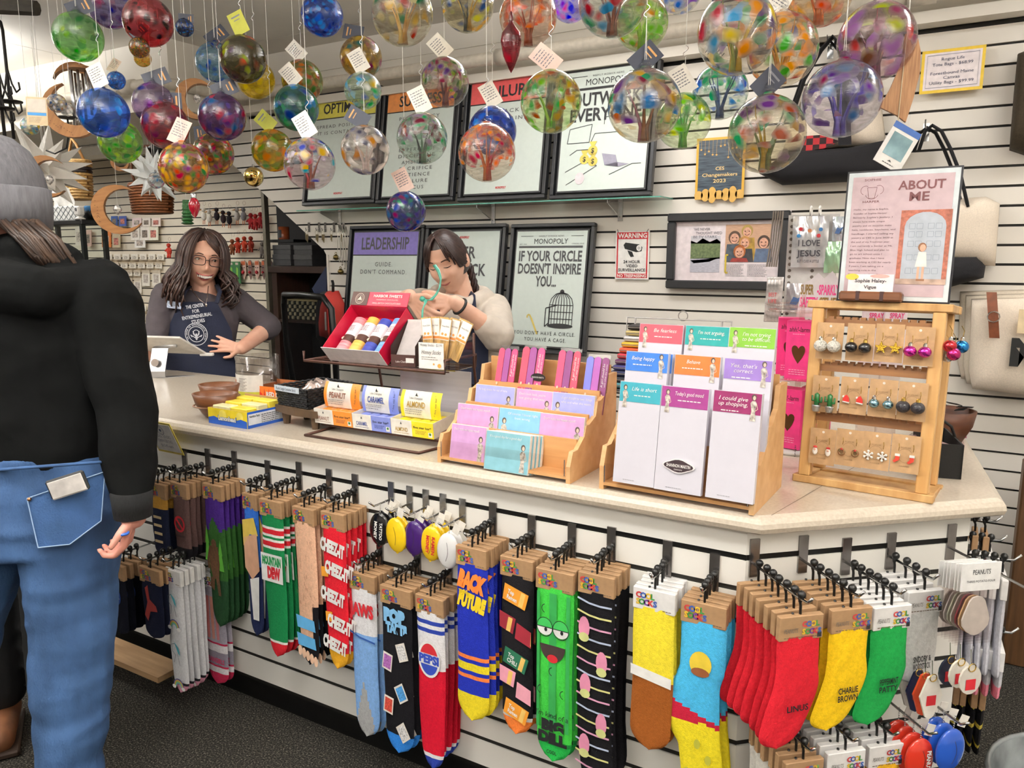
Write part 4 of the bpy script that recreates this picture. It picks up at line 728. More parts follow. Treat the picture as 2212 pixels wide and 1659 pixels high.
# keys, chains and bells left of the posters
for i,px in enumerate((668,690,703,722,743)):
    O=aY(px,482,YW-.012); t=thing('key_hook','%s chrome wall hook with keys, left of the purple poster'%('first','second','third','fourth','fifth')[i],'hook',TR(O),'key hooks on the slat wall')
    b=MB(); b.box(-.009,.009,-.004,0,-.055,.004); b.tube([(0,-.003,-.03),(0,-.03,-.045),(0,-.034,-.03)],.0025,6); b.build('hook_plate',mat('d8d8dc',.15,1),t)
    b=MB(); b.torus((0,-.028,-.058),.012,.0012,12,5,ax='y')
    for k in range(3 if i<3 else 2): b.prism([(-.008+.006*k,-.07),(.0+.006*k,-.07),(-.002+.004*k,-.105-.008*k),(-.008+.004*k,-.105-.008*k)],-.031+.003*k,-.029+.003*k)
    b.build('key_ring',mat('b0a68c',.3,1),t)
for i in range(4):
    O=aY(733+5*i,500,YW-.05); t=thing('silver_chain','silver chain necklace hanging on wall, %s from the left of four'%('first','second','third','fourth')[i],'necklace',TR(O),'silver chains on the wall'); q=random.Random(i)
    MB().tube([(.0,0,.03),(-.014,-.002,-.04),(-.016+.004*i,-.004,-.14-.02*i),(-.004+.004*i,-.006,-.17-.022*i),(.012,-.004,-.14-.02*i),(.012,-.002,-.04),(0,0,.03)],.002,6).build('chain',mat('b9b4a8',.3,1),t,True)
    MB().ell((0,-.006,-.178-.022*i),.006,8,6).build('pendant',mat('b9b4a8',.3,1),t,True)
BRASS=mat('7c6a3e',.35,.9,noise=.2)
for i,(px,py) in enumerate(((726,556),(736,587))):
    O=aY(px,py,YW-.05); t=thing('brass_bell',('aged brass sleigh bell under the silver chains','aged brass sleigh bell above the red backpack')[i],'bell',TR(O))
    MB().lathe([(.002,.018),(.012,.015),(.018,.006),(.019,0),(.018,-.006),(.012,-.015),(.003,-.018)],16).build('bell_body',BRASS,t,True); b=MB().torus((0,0,.024),.007,.002,12,6,ax='y'); b.build('bell_loop',BRASS,t,True); MB().box(-.013,.013,-.02,-.018,-.012,-.009).build('bell_slot',BLK,t)
# wall lip of the framed sign shelf: red backpack
O=aY(722,690,3.50); t=thing('red_backpack','red and black small backpack hanging on the slat wall','backpack',TR(O))
pillow(pxs([(700,730),(728,735),(742,700),(744,655),(732,628),(712,628),(702,660),(698,700)],3.5,O),.07).build('red_panel',mat('c4352c',.7,noise=.06,bump=.2,scale=200),t,True)
pillow(pxs([(690,735),(712,742),(708,690),(712,628),(697,630),(690,660)],3.5,O),.05).build('side_panel',BLKC,t,True)
MB().tube([(x,-.03,z) for x,z in pxs([(733,640),(740,665),(738,700),(730,728)],3.5,O)],.007,8).build('zip_band',BLK,t,True); MB().tube([(x,-.03,z) for x,z in pxs([(727,630),(727,612),(725,605)],3.5,O)],.012,8,flat=.3).build('hang_loop',BLK,t,True)
x,z=pxs([(722,690)],3.5,O)[0]; MB().box(x-.004,x+.004,-.078,-.072,z-.06,z+.05).build('logo_strip',WHT,t)
# right end: dark wooden post
tag(MB().bbox(aY(2196,1100,3.3).x,1.2,3.2,3.3,0,aY(2200,1000,3.2).z,.006).build('wooden_post',woodmat('6b4a2c','4c331d',.5,5,(12,12,1))),'brown wooden display post at the right edge beside the counter','post')
# ================= hanging blown-glass balls =================
def lt(c,k=.45): return ''.join('%02x'%int(255-(255-int(c[i:i+2],16))*(1-k)) for i in (0,2,4))
def ballmat(base,cols,cover,zb,scale,seed,opq=.35,ior=1.45,dif=.07):
    base=lt(base,.28)
    m=bpy.data.materials.new('glass_%d'%seed); m.use_nodes=True; nt=m.node_tree; N=nt.nodes; L=nt.links; N.remove(N['Principled BSDF'])
    tc=N.new('ShaderNodeTexCoord'); mp=N.new('ShaderNodeMapping'); mp.inputs['Location'].default_value=(seed*1.7,seed*.9,seed*.3); L.new(tc.outputs['Object'],mp.inputs[0])
    wn=N.new('ShaderNodeTexNoise'); wn.inputs['Scale'].default_value=14; wn.inputs['Detail'].default_value=2; L.new(mp.outputs[0],wn.inputs[0])
    ad=N.new('ShaderNodeMixRGB'); ad.blend_type='ADD'; ad.inputs[0].default_value=.055; L.new(mp.outputs[0],ad.inputs[1]); L.new(wn.outputs[1],ad.inputs[2])
    vo=N.new('ShaderNodeTexVoronoi'); vo.inputs['Scale'].default_value=scale; L.new(ad.outputs[0],vo.inputs['Vector'])
    sp=N.new('ShaderNodeSeparateColor'); L.new(vo.outputs['Color'],sp.inputs[0])
    rp=N.new('ShaderNodeValToRGB'); rp.color_ramp.interpolation='CONSTANT'; e=rp.color_ramp.elements; n=len(cols)
    e[0].color=lin(cols[0]); e[1].color=lin(cols[-1]); e[1].position=(n-1)/n
    for i in range(1,n-1): k=e.new(i/n); k.color=lin(cols[i])
    L.new(sp.outputs[0],rp.inputs[0])
    # spot mask: random per cell plus height bias, rounded by the cell distance
    sz=N.new('ShaderNodeSeparateXYZ'); L.new(tc.outputs['Object'],sz.inputs[0])
    def math_(op,a,b=None,c=None):
        k=N.new('ShaderNodeMath'); k.operation=op
        for i,v in enumerate((a,b,c)):
            if v is None: continue
            if isinstance(v,(int,float)): k.inputs[i].default_value=v
            else: L.new(v,k.inputs[i])
        return k.outputs[0]
    zz_=math_('MULTIPLY',sz.outputs[2],zb/.075); r_=math_('ADD',math_('ADD',sp.outputs[1],zz_),cover-1); thr=math_('GREATER_THAN',r_,0)
    rd=math_('SUBTRACT',.95,math_('MULTIPLY',vo.outputs['Distance'],1.15)); rd2=math_('MULTIPLY',rd,1.6); rdc=N.new('ShaderNodeClamp'); L.new(rd2,rdc.inputs[0])
    mk=math_('MULTIPLY',thr,rdc.outputs[0])
    # faint swirl streaks over the clear body
    wv=N.new('ShaderNodeTexNoise'); wv.inputs['Scale'].default_value=9; wv.inputs['Detail'].default_value=5; wv.inputs['Distortion'].default_value=3; ms=N.new('ShaderNodeMapping'); ms.inputs['Scale'].default_value=(1,1,4); L.new(mp.outputs[0],ms.inputs[0]); L.new(ms.outputs[0],wv.inputs[0])
    st=N.new('ShaderNodeValToRGB'); st.color_ramp.elements[0].position=.42; st.color_ramp.elements[0].color=tuple(v*.82 for v in lin(base)[:3])+(1,); st.color_ramp.elements[1].position=.56; st.color_ramp.elements[1].color=lin(base); L.new(wv.outputs[0],st.inputs[0])
    cx=N.new('ShaderNodeMixRGB'); L.new(mk,cx.inputs[0]); L.new(st.outputs[0],cx.inputs[1]); hs=N.new('ShaderNodeHueSaturation'); hs.inputs['Value'].default_value=1.2; hs.inputs['Saturation'].default_value=1.25; L.new(rp.outputs[0],hs.inputs['Color']); L.new(hs.outputs[0],cx.inputs[2])
    t=N.new('ShaderNodeBsdfTransparent'); L.new(cx.outputs[0],t.inputs[0]); tl_=N.new('ShaderNodeBsdfTranslucent'); L.new(cx.outputs[0],tl_.inputs[0]); df=N.new('ShaderNodeBsdfDiffuse'); L.new(cx.outputs[0],df.inputs[0])
    a=N.new('ShaderNodeMixShader'); L.new(tl_.outputs[0],a.inputs[1]); L.new(df.outputs[0],a.inputs[2]); b=N.new('ShaderNodeMixShader'); L.new(math_('ADD',math_('MULTIPLY',mk,opq),dif),b.inputs[0]); L.new(t.outputs[0],b.inputs[1]); L.new(a.outputs[0],b.inputs[2])
    bp=N.new('ShaderNodeBump'); bp.inputs['Strength'].default_value=.35; bp.inputs['Distance'].default_value=.004; L.new(wv.outputs[0],bp.inputs['Height'])
    g=N.new('ShaderNodeBsdfGlossy'); g.inputs['Roughness'].default_value=.04; L.new(bp.outputs[0],g.inputs['Normal']); fr=N.new('ShaderNodeFresnel'); fr.inputs[0].default_value=ior; L.new(bp.outputs[0],fr.inputs['Normal'])
    x=N.new('ShaderNodeMixShader'); ge=N.new('ShaderNodeNewGeometry'); L.new(math_('MULTIPLY_ADD',fr.outputs[0],math_('SUBTRACT',1,ge.outputs['Backfacing']),.015),x.inputs[0]); L.new(b.outputs[0],x.inputs[1]); L.new(g.outputs[0],x.inputs[2]); L.new(x.outputs[0],N['Material Output'].inputs[0]); return m
CLEAR=glossclear('f4f4f4',.03); WIRE=mat('a8a8a8',.25,1); STR=mat('e8e6e0',.4); TAGD=mat('1c2336',.5); 
PAL=dict(multi=['c03a3a','2f5fb0','3f9a4a','e0b030','7a3a9a','e07a30'],jewel=['d0a020','b02a50','2f7a3a','7a2a80','e0c040','c04020'],purple=['6a3a90','9a5ab0','4a4aa0','b05a80','5a2a60'],blue=['1a3fa0','2a6fd0','4aa0e0','102a70'],green=['3a9a3a','8ac040','2a7a3a','b0c850'],amber=['c08020','d0a030','a05a20','6a9a30','e07020'],pink=['b04a90','8a3a70','c0d060','704a40','a070c0'],tealm=['3a9a8a','2a5ab0','5a3a90','8a2a50','50a0a0'])
# cx, cy, px diameter, real diameter, base tint, palette, cover, zbias, voronoi scale, opacity, tree colours, tag kind, label
BALLS=[
(169,80,102,.15,'9cd08c',PAL['green'],.25,0,30,.2,None,'d','pale green glass ball at the top left corner'),
(238,12,94,.15,'a9a0cc',PAL['purple'],.2,0,30,.2,None,0,'lavender glass ball behind the red black-spotted ball'),
(320,47,104,.15,'c8202c',['260608','1a0508','3a0a0c'],.42,0,26,.85,None,0,'bright red glass ball with black spots'),
(399,60,38,.06,'3a4a68',PAL['blue'],.4,0,60,.4,None,'d','tiny dark blue glass ornament near the ceiling'),
(301,103,42,.06,'8a6a34',PAL['amber'],.3,0,60,.3,None,'d','tiny brown gold glass ornament under the red ball'),
(308,126,36,.055,'d8b84a',PAL['amber'],.3,0,60,.3,None,0,'tiny pale gold glass ornament, lower of the gold pair'),
(251,174,38,.06,'3a78c8',PAL['blue'],.4,0,60,.4,None,'p','tiny blue swirled glass ornament with a folded paper tag'),
(224,244,105,.15,'3f7fe0',PAL['blue'],.35,0,22,.25,None,'w','deep blue glass ball with white tag at the left'),
(332,225,88,.13,'b9a0c0',PAL['purple'],.15,0,25,.2,None,'d','pale mauve glass ball behind the rose ball'),
(357,270,98,.145,'c25a6a',['a02a40','c84a5a','7a2a60','d07a6a'],.4,0,28,.3,None,'d','rose red glass ball with dark blue tag'),
(480,253,100,.15,'7a4a8c',['8a2a6a','4a4aa0','b03a50','5a2a70','3a6a9a'],.6,0,26,.4,None,'d','purple magenta glass ball beside the crescent moon'),
(260,306,90,.15,'b8dc7a',PAL['green'],.5,0,34,.5,None,'d','light green flecked glass ball below the blue ball'),
(397,362,104,.15,'c8a040',PAL['jewel'],.75,0,38,.55,None,'p','dense rainbow mosaic glass ball, nearer of two'),
(461,332,86,.14,'a88a3a',PAL['jewel'],.7,0,40,.55,None,'d','dense rainbow mosaic glass ball, farther of two'),
(466,135,84,.14,'9cc8e0',['2a5ab0','4a90d0','1a3a90'],.25,0,40,.5,None,'d','pale blue glass ball with navy flecks'),
(525,128,98,.145,'6a5a24',['5a1a2a','c04a20','2a2a1a','8a9a2a','3a1a3a'],.6,0,26,.55,None,'y','dark olive and maroon glass ball beneath the ceiling'),
(553,172,80,.135,'e8d030',['e0c820','f0e060'],.3,0,26,.2,None,0,'bright yellow glass ball behind the olive ball'),
(696,33,90,.15,'3468d0',PAL['blue'],.6,0,40,.5,None,0,'cobalt blue glass ball at the top edge'),
(653,175,88,.15,'a8a040',['6a9a30','a0401a','c06a20','3a7a2a'],.65,0,30,.5,None,'w2','amber green glass ball behind the blue-green ball'),
(640,233,96,.15,'3a9a8a',['1a3a90','2a9a5a','3a8ad0','1a7a4a'],.6,0,26,.4,None,'w','blue and green glass ball with white tag'),
(780,124,90,.15,'b8983a',['6a4a80','c0a030','3a6a70','d0b040','7a3a60'],.6,0,28,.4,None,'d','gold and purple glass ball high before the pipe'),
(784,196,80,.12,'c8dcc0',['3a9a5a','1a3a90','c0a040','f0f0f0','4a90c0'],.5,.1,24,.75,None,'w2','white glass ball with blue and amber spots'),
(869,30,132,.17,'e8e4d4',['3a7a5a','d0b060','a8382a','e0d8b0'],.25,.35,24,.3,['b88a3a','d8b868'],0,'large clear glass ball with golden tree trunk'),
(1010,10,114,.16,'e6e0c4',['2a4a8a','c0c040','d0a040'],.3,.3,26,.4,['c09a30','3a4a6a'],0,'clear glass ball with yellow tree at the top edge'),
(961,178,104,.15,'e4d4c8',['5a3a80','7a9a30','8a2a4a','3a5a2a'],.35,.8,34,.5,['8a3a3a','6a2a50'],'w2','purple and green tree glass ball before the orange poster'),
(589,325,90,.145,'c8b030',['6a9a20','d07a20','3a8a30','d0a828'],.65,0,28,.4,None,'y','green and orange glass ball above the brass bell'),
(669,354,110,.15,'ecdfe2',['2a3a9a','a02a40','d8d0e0','c0a040','3a8a9a'],.3,.6,26,.7,['8a4a30','b03a3a'],'w2','clear glass ball with blue spots and red trunk'),
(789,324,104,.15,'efe4de',['e8e0d8','3a3a4a','b08050','2a3a6a','f4f0ec'],.35,.1,22,.75,['e8e0dc'],'d','clear glass ball with white and brown spots'),
(912,299,110,.15,'dfe8e0',['6a2a3a','3a8a5a','8a7a90','7a3a2a'],.35,.7,32,.5,['6a8a70','4a4a4a'],'w','clear glass ball with red green crown before the orange poster'),
(1064,283,104,.15,'3050a8',PAL['blue'],.6,.2,30,.4,None,'w','navy blue glass ball behind the orange tree ball'),
(1052,330,124,.16,'eadfd2',['d06a30','c0402a','e09040','b04a60'],.35,.75,34,.5,['b0402a','c87a40'],0,'clear glass ball with orange tree crown'),
(877,457,86,.13,'4a5aa0',['3a2a80','1a6aa0','3a9a6a','8a2a5a','2a4ab0'],.75,0,34,.5,None,'p','blue and violet glass ball hanging lowest, before the lower posters'),
(1141,38,124,.16,'ead8c8',['d07a40','c0502a','e0a060'],.3,.7,30,.45,['b0502a'],0,'clear glass ball with orange streaks behind the red finial'),
(1232,5,84,.14,'a8a0c8',PAL['purple'],.4,0,26,.4,None,0,'violet glass ball cut by the top edge'),
(1323,5,148,.17,'e2e4dc',['3a8a5a','a03a40','c0a8a0','5a8ab0'],.25,.3,22,.35,['8a4a30','6a2a20'],0,'large clear glass ball with brown trunk at the top edge'),
(1386,50,114,.15,'dce8c0',['6aaa30','a0c840','c0803a'],.35,.3,26,.45,['8ac030','b0d040'],0,'yellow green glass ball behind the large clear ball'),
(1467,-22,100,.15,'d8d4c8',['d0a030','2a5a9a','6a4a8a'],.45,0,26,.5,None,0,'glass ball with amber dots barely below the top edge'),
(1190,220,132,.16,'dfe8c0',['6aaa40','c0a050','a0583a','4a9a5a','d8c8a0'],.45,.3,28,.4,['5aaa30','a0c850'],'p','clear green glass ball with swirled crown before the red poster'),
(1392,229,158,.17,'ebe2d2',['6a2a3a','3a7a5a','b05a2a','5a3a70','3a6aa0','c09a40'],.4,.6,20,.55,['8a5a3a','a0607a'],'d','big clear glass ball with dark brown crown and mauve trunk'),
(1476,262,118,.15,'e2ecd2',['2a8a2a','7aba30','3a9a4a','c8d040'],.3,.75,26,.55,['6aba30','3a9a3a'],'w2','clear glass ball with leafy green tree'),
(1556,198,118,.15,'dfe6e0',['2a5ac0','3a9a6a','4a8ad0'],.3,.7,26,.5,['2a4a90','4a6ab0'],'w','clear glass ball with blue tree, behind the biggest balls'),
(1592,72,168,.17,'e8e4dc',['a02a3a','3a8ac0','d08a30','5a3a80','2a7a4a','d8c040'],.45,.5,20,.6,['d0b020','8a9a3a'],'d','big clear glass ball with rainbow spots and yellow trunk'),
(1656,290,163,.17,'e6e0ca',['1a2a50','2a8a5a','5a3a70','b08a30','8a4a3a'],.4,.45,22,.7,['6a7a4a','c0a030'],'d2','big clear glass ball with navy spots, lowest right'),
(1690,107,150,.17,'f0e8d8',['d08a20','2a3a90','a02a2a','4a9a40','e0a030'],.4,.45,26,.7,['d89a20','e0b040'],'w','clear glass ball with orange petals behind the rainbow ball'),
(1771,-12,136,.16,'f0e2cc',['d0a030','c0502a','e09040'],.35,.2,26,.6,['d0702a'],0,'clear glass ball with orange dots at the top edge'),
(1893,90,160,.17,'e2d2d4',['8a4a6a','b0c050','6a4a3a','a07ab0','c05a5a'],.45,.5,20,.5,['7a4a5a','a0506a'],'w3','big pink and olive glass ball near the wood chime sail'),
(1818,214,165,.17,'dcdce6',['4a2a70','6a3a90','8a3a5a','3a6a9a','5a4ab0'],.4,.75,22,.55,['4a3a90','7a6ac0'],0,'big violet glass ball before the plaid tote bag'),
]
def s_hook(b,x,y,z,s=.014):
    b.tube([(x+s*.5*math.sin(a*1.0)*(1 if a<PI else 1),y,z+s*(1-a/PI)) for a in [i*2*PI/10 for i in range(11)]],.0011,6)
for i,(px,py,pd,D,base,cols,cov,zb,sc,op,tree,tg,lab) in enumerate(BALLS):
    dp=F*D/pd; c=aD(px,py,dp); r=D/2; t=thing('glass_ball',lab,'glass ball',TR(c),'hanging blown-glass balls'); q=random.Random(i+11)
    m_=ballmat(base,cols,cov+(.16 if tree else .08),zb,sc*.075/r*(1.5 if tree else 1.3),i+1,op,dif=.05 if tree else .13)
    rz=.97+.06*q.random(); N_=14
    prof=[(max(1e-4,r*math.sin(PI*k/18)),-r*rz*math.cos(PI*k/18)) for k in range(17)]+[(r*.17,r*rz*1.0),(r*.13,r*rz*1.05)]
    MB().lathe(prof,32).build('globe',m_,t,True)
    b=MB(); b.lathe([(r*.13,r*rz*1.04),(r*.19,r*rz*1.08),(r*.15,r*rz*1.13),(r*.05,r*rz*1.15)],12); b.torus((0,0,r*rz*1.2),r*.09,r*.03,12,6,ax='y'); b.build('glass_loop',CLEAR,t,True)
    zt=r*rz*1.28; up=.06+.10*q.random(); b=MB(); s_hook(b,0,0,zt+up); b.build('wire_hook',WIRE,t)
    b=MB(); b.tube([(-.002,0,zt-.004),(0,0,zt+up-.012)],.0006,4); b.tube([(.002,0,zt-.004),(0,0,zt+up-.012)],.0006,4); b.tube([(0,0,zt+up+.014),(0,0,ZC-c.z)],.0008,4); b.build('hanging_cord',STR,t)
    if tree:
        n=len(tree); b=MB()
        for k in range(5):
            a=2*PI*k/5+q.random(); b.mi(k%n); x0=.08*r*math.cos(a);y0=.08*r*math.sin(a)
            b.tube([(x0,y0,-r*.94),(x0*1.1,y0*1.1,-r*.55),(r*.26*math.cos(a),r*.26*math.sin(a),-r*.05),(r*.5*math.cos(a),r*.5*math.sin(a),r*.42),(r*.55*math.cos(a),r*.55*math.sin(a),r*.74)],[r*.10,r*.06,r*.032,r*.02,r*.012],6)
        b.build('glass_tree',[mat(k,.12,trans=.35,coat=.5) for k in tree],t,True)
    if tg:
        mt={'d':TAGD,'w':CRD,'w2':CRD,'w3':CRD,'p':mat('e6c8bc',.6),'y':mat('a8a83a',.6),'d2':TAGD}[tg]; side=1 if tg in('w2','w3','y') or q.random()<.5 else -1
        wd=.05 if pd>60 else .03; hh=wd*1.5; a=q.uniform(20,50)*-side
        T=TR((side*r*.25,-.012,r*rz*1.02))@M.Rotation(PI/2-PSI,4,'Z')@RY(a if tg!='d' else a*1.9)@RX(-15)
        p=MB().box(-wd/2,wd/2,-.0006,0,-.004,hh).build('paper_tag',mt,t,T=T)
        b=MB()
        if tg[0]=='w' or tg=='p': txlines(b,-wd*.38,wd*.38,hh*.8,hh*.11,6,hh*.035,-.0009,i)
        else: rect(b,-wd*.3,wd*.3,hh*.75,hh*.82,-.0009); rect(b,-wd*.2,wd*.2,hh*.6,hh*.64,-.0009)
        b.build('tag_print',mat('6a6a72',.6) if tg!='d' else mat('c08a4a',.5),p)
# red finial
c=aD(1104,95,1.45*1.3); t=thing('glass_finial','deep red teardrop glass finial hanging before the orange ball','ornament',TR(c)); k=dep(c)/F
MB().lathe([(1e-4,-60*k),(6*k,-50*k),(17*k,-25*k),(23*k,5*k),(20*k,22*k),(10*k,36*k),(4*k,44*k),(5*k,52*k),(3*k,64*k),(1e-4,68*k)],24).build('glass_body',ballmat('a01028',['8a0a1a','b01830'],.3,0,40,99,.5),t,True)
MB().tube([(0,0,66*k),(0,0,ZC-c.z)],.0008,4).build('hanging_cord',STR,t)
# ================= things on the counter =================
ZT=.9652
def boxat(p0,p1,d,Z=ZT):     # frame on plane Z: x along p0->p1, y away from the viewer
    a=aZ(*p0,Z); b=aZ(*p1,Z); x=(b-a).normalized(); return frame(a,x,V((-x.y,x.x,0))),(b-a).length
def opentray(w,d,h,th=.0015,hb=None):
    b=MB(); hb=hb or h; b.box(0,w,0,d,0,th); b.box(0,w,0,th,th,h); b.box(0,w,d-th,d,th,hb); b.box(0,th,th,d-th,th,h); b.box(w-th,w,th,d-th,th,h); return b
def tprint(parent,items,T):      # items: (text,x,z,h,w,mat,align)
    for s,x,z,h,w,m,*r in items: text(parent,s,x,z,h,m,w,T,r[0] if r else 'c',bold=r[1] if len(r)>1 else 0,shear=r[2] if len(r)>2 else 0)
WALN=woodmat('7a4b2b','5a3520',.4,9,(1,1,10)); DKW=woodmat('5a4530','3e2f20',.6,8,(1,10,1))
# tablet till on a silver stand
a=aZ(340,817,ZT); t=thing('tablet_till','white tablet on a silver stand at the far left of the counter','tablet',TR(a))
SIL=mat('c4c4c6',.3,.9,noise=.02)
LL=[aD(*q) - a for q in ((290,728,3.30),(388,731,3.36),(447,766,3.52),(300,760,3.44))]
n=(LL[1]-LL[0]).cross(LL[3]-LL[0]).normalized()*.009
MB().add([tuple(p) for p in LL]+[tuple(p+n) for p in LL],[(0,1,2,3),(7,6,5,4),(0,4,5,1),(1,5,6,2),(2,6,7,3),(3,7,4,0)]).build('tablet_body',mat('dedad2',.35),t)
m4=(LL[0]+LL[1]+LL[2]+LL[3])/4; rdir=V((.866,.5,0))
b=MB(); hwid=.036
def ribbon(b,path,hw,th,n_):
    for p,q in zip(path[:-1],path[1:]):
        u=(q-p).normalized(); k=u.cross(rdir).normalized()*th; b.add([p-rdir*hw,p+rdir*hw,q+rdir*hw,q-rdir*hw,p-rdir*hw+k,p+rdir*hw+k,q+rdir*hw+k,q-rdir*hw+k],[(0,1,2,3),(7,6,5,4),(0,4,5,1),(1,5,6,2),(2,6,7,3),(3,7,4,0)])
f0=V((.0,.0,.002)); ribbon(b,[f0,V((.0,.0,.03)),m4+V((-.01,-.02,-.01)),m4],hwid,.004,0); b.build('stand_leg',SIL,t)
b=MB(); ribbon(b,[f0+V((.0,.0,.002)),f0+V((.06,.10,.002))],.04,.003,0); b.build('stand_foot',SIL,t)
MB().lathe([(.0001,0),(.017,0),(.017,.002),(.0001,.002)],16,T=frame(V((.0,-.006,.07)),rdir,(0,.2,1))).build('cable_hole',mat('8d8078',.5),t)
MB().tube([m4-rdir*.05,m4+rdir*.05],.008,10).build('hinge_bar',SIL,t,True); q=LL[2]; MB().bbox(-.03,.03,-.012,.012,-.006,.008,.003,TR(q)@M.Rotation(.5,4,'Z')).build('card_reader',WHT,t)
# hanging sock price sign on the counter front
O=aY(352,938,1.555); t=thing('sock_price_sign','yellow bordered sock price card hanging on the counter edge','sign',TR(O)@RX(22)); 
MB().box(-.065,.065,-.002,0,-.075,.05).build('card',mat('e3cf5a',.35),t); MB().box(-.058,.058,-.003,-.002,-.066,.042).build('white_panel',mat('e8e6e4',.2,coat=.6),t)
tprint(t,[('COOL SOCKS',0,-.012,.011,.075,mat('4a5470',.5)),('CREW SOCKS',0,-.03,.011,.07,mat('4a5470',.5)),('$15.95 each',0,-.05,.011,.06,mat('4a5470',.5))],TR((0,-.0035,0)))
b=MB(); ring(b,0,.018,.017,.002,-.0035,20); ring(b,0,.018,.012,.001,-.0035,20); disc(b,0,.018,.006,.006,-.0035); b.build('round_logo',mat('4a5470',.5),t)
# wooden bowls
for i,(px,py,r,lab) in enumerate(((468,901,.078,'walnut wooden bowl with thick rim, front of the nested pair'),(476,878,.075,'walnut wooden bowl behind, rim showing above the front bowl'))):
    a=aZ(px,py,ZT); t=thing('wooden_bowl',lab,'bowl',TR(a)@RZ(20),'wooden bowls'); h=.082
    MB().lathe([(.0001,0),(r*.42,0),(r*.62,h*.2),(r*.86,h*.55),(r,h),(r*.9,h),(r*.76,h*.6),(r*.5,h*.25),(.0001,h*.15)],28,sx=1,sy=.8).build('bowl_body',WALN,t,True); MB().torus((0,0,h),r*.95,r*.05,28,6).build('rim',woodmat('9a6a44','6a4328',.4,9,(1,1,4)),t,True).scale=(1,.8,.5)
# lemon candy display box
T,w_=boxat((452,913),(535,927),.14); t=thing('lemon_candy_box','yellow and blue open Lemonhead candy display box by the bowls','box',T); BLU=mat('2456b4',.4); YL=mat('f0d534',.4)
opentray(w_,.15,.052,.002,.075).build('tray',[mat('b9935f',.7)],t); 
MB().box(-.001,w_+.001,-.001,0,0,.052).build('front_print',YL,t)
b=MB(); flat(b,[(0,0),(w_,0),(w_,.022),(w_*.85,.027),(w_*.7,.02),(w_*.5,.026),(w_*.3,.019),(w_*.15,.026),(0,.02)],-.0015); b.build('blue_wave_print',BLU,t); MB().box(w_,w_+.001,0,.15,0,.052).build('side_print',BLU,t)
b=MB(); b.box(w_+.001,w_+.0015,.004,.145,.01,.045); b.build('facts_panel',mat('dfe2ea',.5),t)
text(t,'Nutrition Facts',.028,.034,.007,INK,.04,TR((w_+.002,0,0))@RZ(90),'c',bold=.03); b=MB(); txlines(b,.055,.14,.036,.006,5,.0022,0,5); b.build('facts_print',INK,t,T=TR((w_+.002,0,0))@RZ(90))
text(t,'Lemonhead',w_*.5,.016,.014,WHT,w_*.45,TR((0,-.003,0)),bold=.04); text(t,'Lemonhead',w_*.5,.0155,.015,mat('1b4a90',.5),w_*.48,TR((0,-.0022,0)),bold=.07)
b=MB(); disc(b,w_*.38,.032,.018,.018,-.0012); disc(b,w_*.82,.034,.016,.016,-.0012); b.build('lemon_print',mat('f7e46a',.4),t)
for k in range(6):
    x=.006+(k%2)*.085; y=.012+(k//2)*.045; MB().bbox(x,x+.078,y,y+.04,.0,.058+.006*(k//2),.002).build('candy_carton',mat('efdb4a',.4) if k%3 else mat('e9e3b0',.4),t)
# clear plastic tub
a=aZ(560,859,ZT); k=dep(a)/F; t=thing('plastic_tub','clear plastic tub with paper label behind the candy boxes','jar',TR(a)); r=45*k; h=92*k
b=MB(); b.lathe([(r*.96,.0),(r,.006),(r,h-.004),(r*1.01,h),(r*.98,h),(r*.97,.006)],32); b.build('tub_wall',glossclear('f0eeee',.04,.04),t,True)
b=MB(); b.grid(lambda u,v:((r+.0008)*math.cos(R(215+u*115)),(r+.0008)*math.sin(R(215+u*115)),.004+v*h*.58),16,6,mf=lambda u,v:0 if v>.36 else 1); b.build('paper_label',[CRD,mat('c3c23a',.5)],t,True)
b=MB(); 
for i in range(12):
    a0=268+14*(i%2==0)*0; b.grid(lambda u,v,i=i:((r+.0016)*math.cos(R(262+u*(26-5*(i%3)))),(r+.0016)*math.sin(R(262+u*(26-5*(i%3)))),h*.52-.0042*i+.0016*v),6,1)
b.build('label_print',mat('8a7f78',.6),t); MB().grid(lambda u,v:((r+.0016)*math.cos(R(222+u*22)),(r+.0016)*math.sin(R(222+u*22)),h*(.26+.22*v)*1),5,2).build('leaf_print',mat('c9622f',.5),t,True)
b=MB(); [b.ell((rnd.uniform(-.6,.6)*r,rnd.uniform(-.6,.6)*r,.018+rnd.uniform(0,.02)),.014,8,6) for _ in range(14)]; tag(b.build('wrapped_sweets',mat('c56a3a',.4,noise=.3),t,True),kind='stuff')
# red candy box
T,w_=boxat((555,866),(628,874),.1); t=thing('red_candy_box','red and orange RED HOTS candy display box behind the black basket','box',T)
opentray(w_,.11,.058,.002,.068).build('tray',mat('a8653a',.7),t); MB().box(0,w_,-.001,0,0,.058).build('front_print',mat('ef7a2a',.4),t)
b=MB()
for i in range(6): x=.01+i*.022; flat(b,[(x,.0),(x+.015,.0),(x+.012,.025),(x+.009,.052),(x+.005,.028)],-.0014)
b.build('flame_print',mat('c92a1c',.4),t); tprint(t,[('RED HOTS',w_*.62,.022,.017,w_*.62,WHT,'c',.05)],TR((0,-.003,0))); b=MB(); disc(b,.018,.022,.014,.014,-.0018); b.build('fireball_print',mat('d02a1c',.4),t)
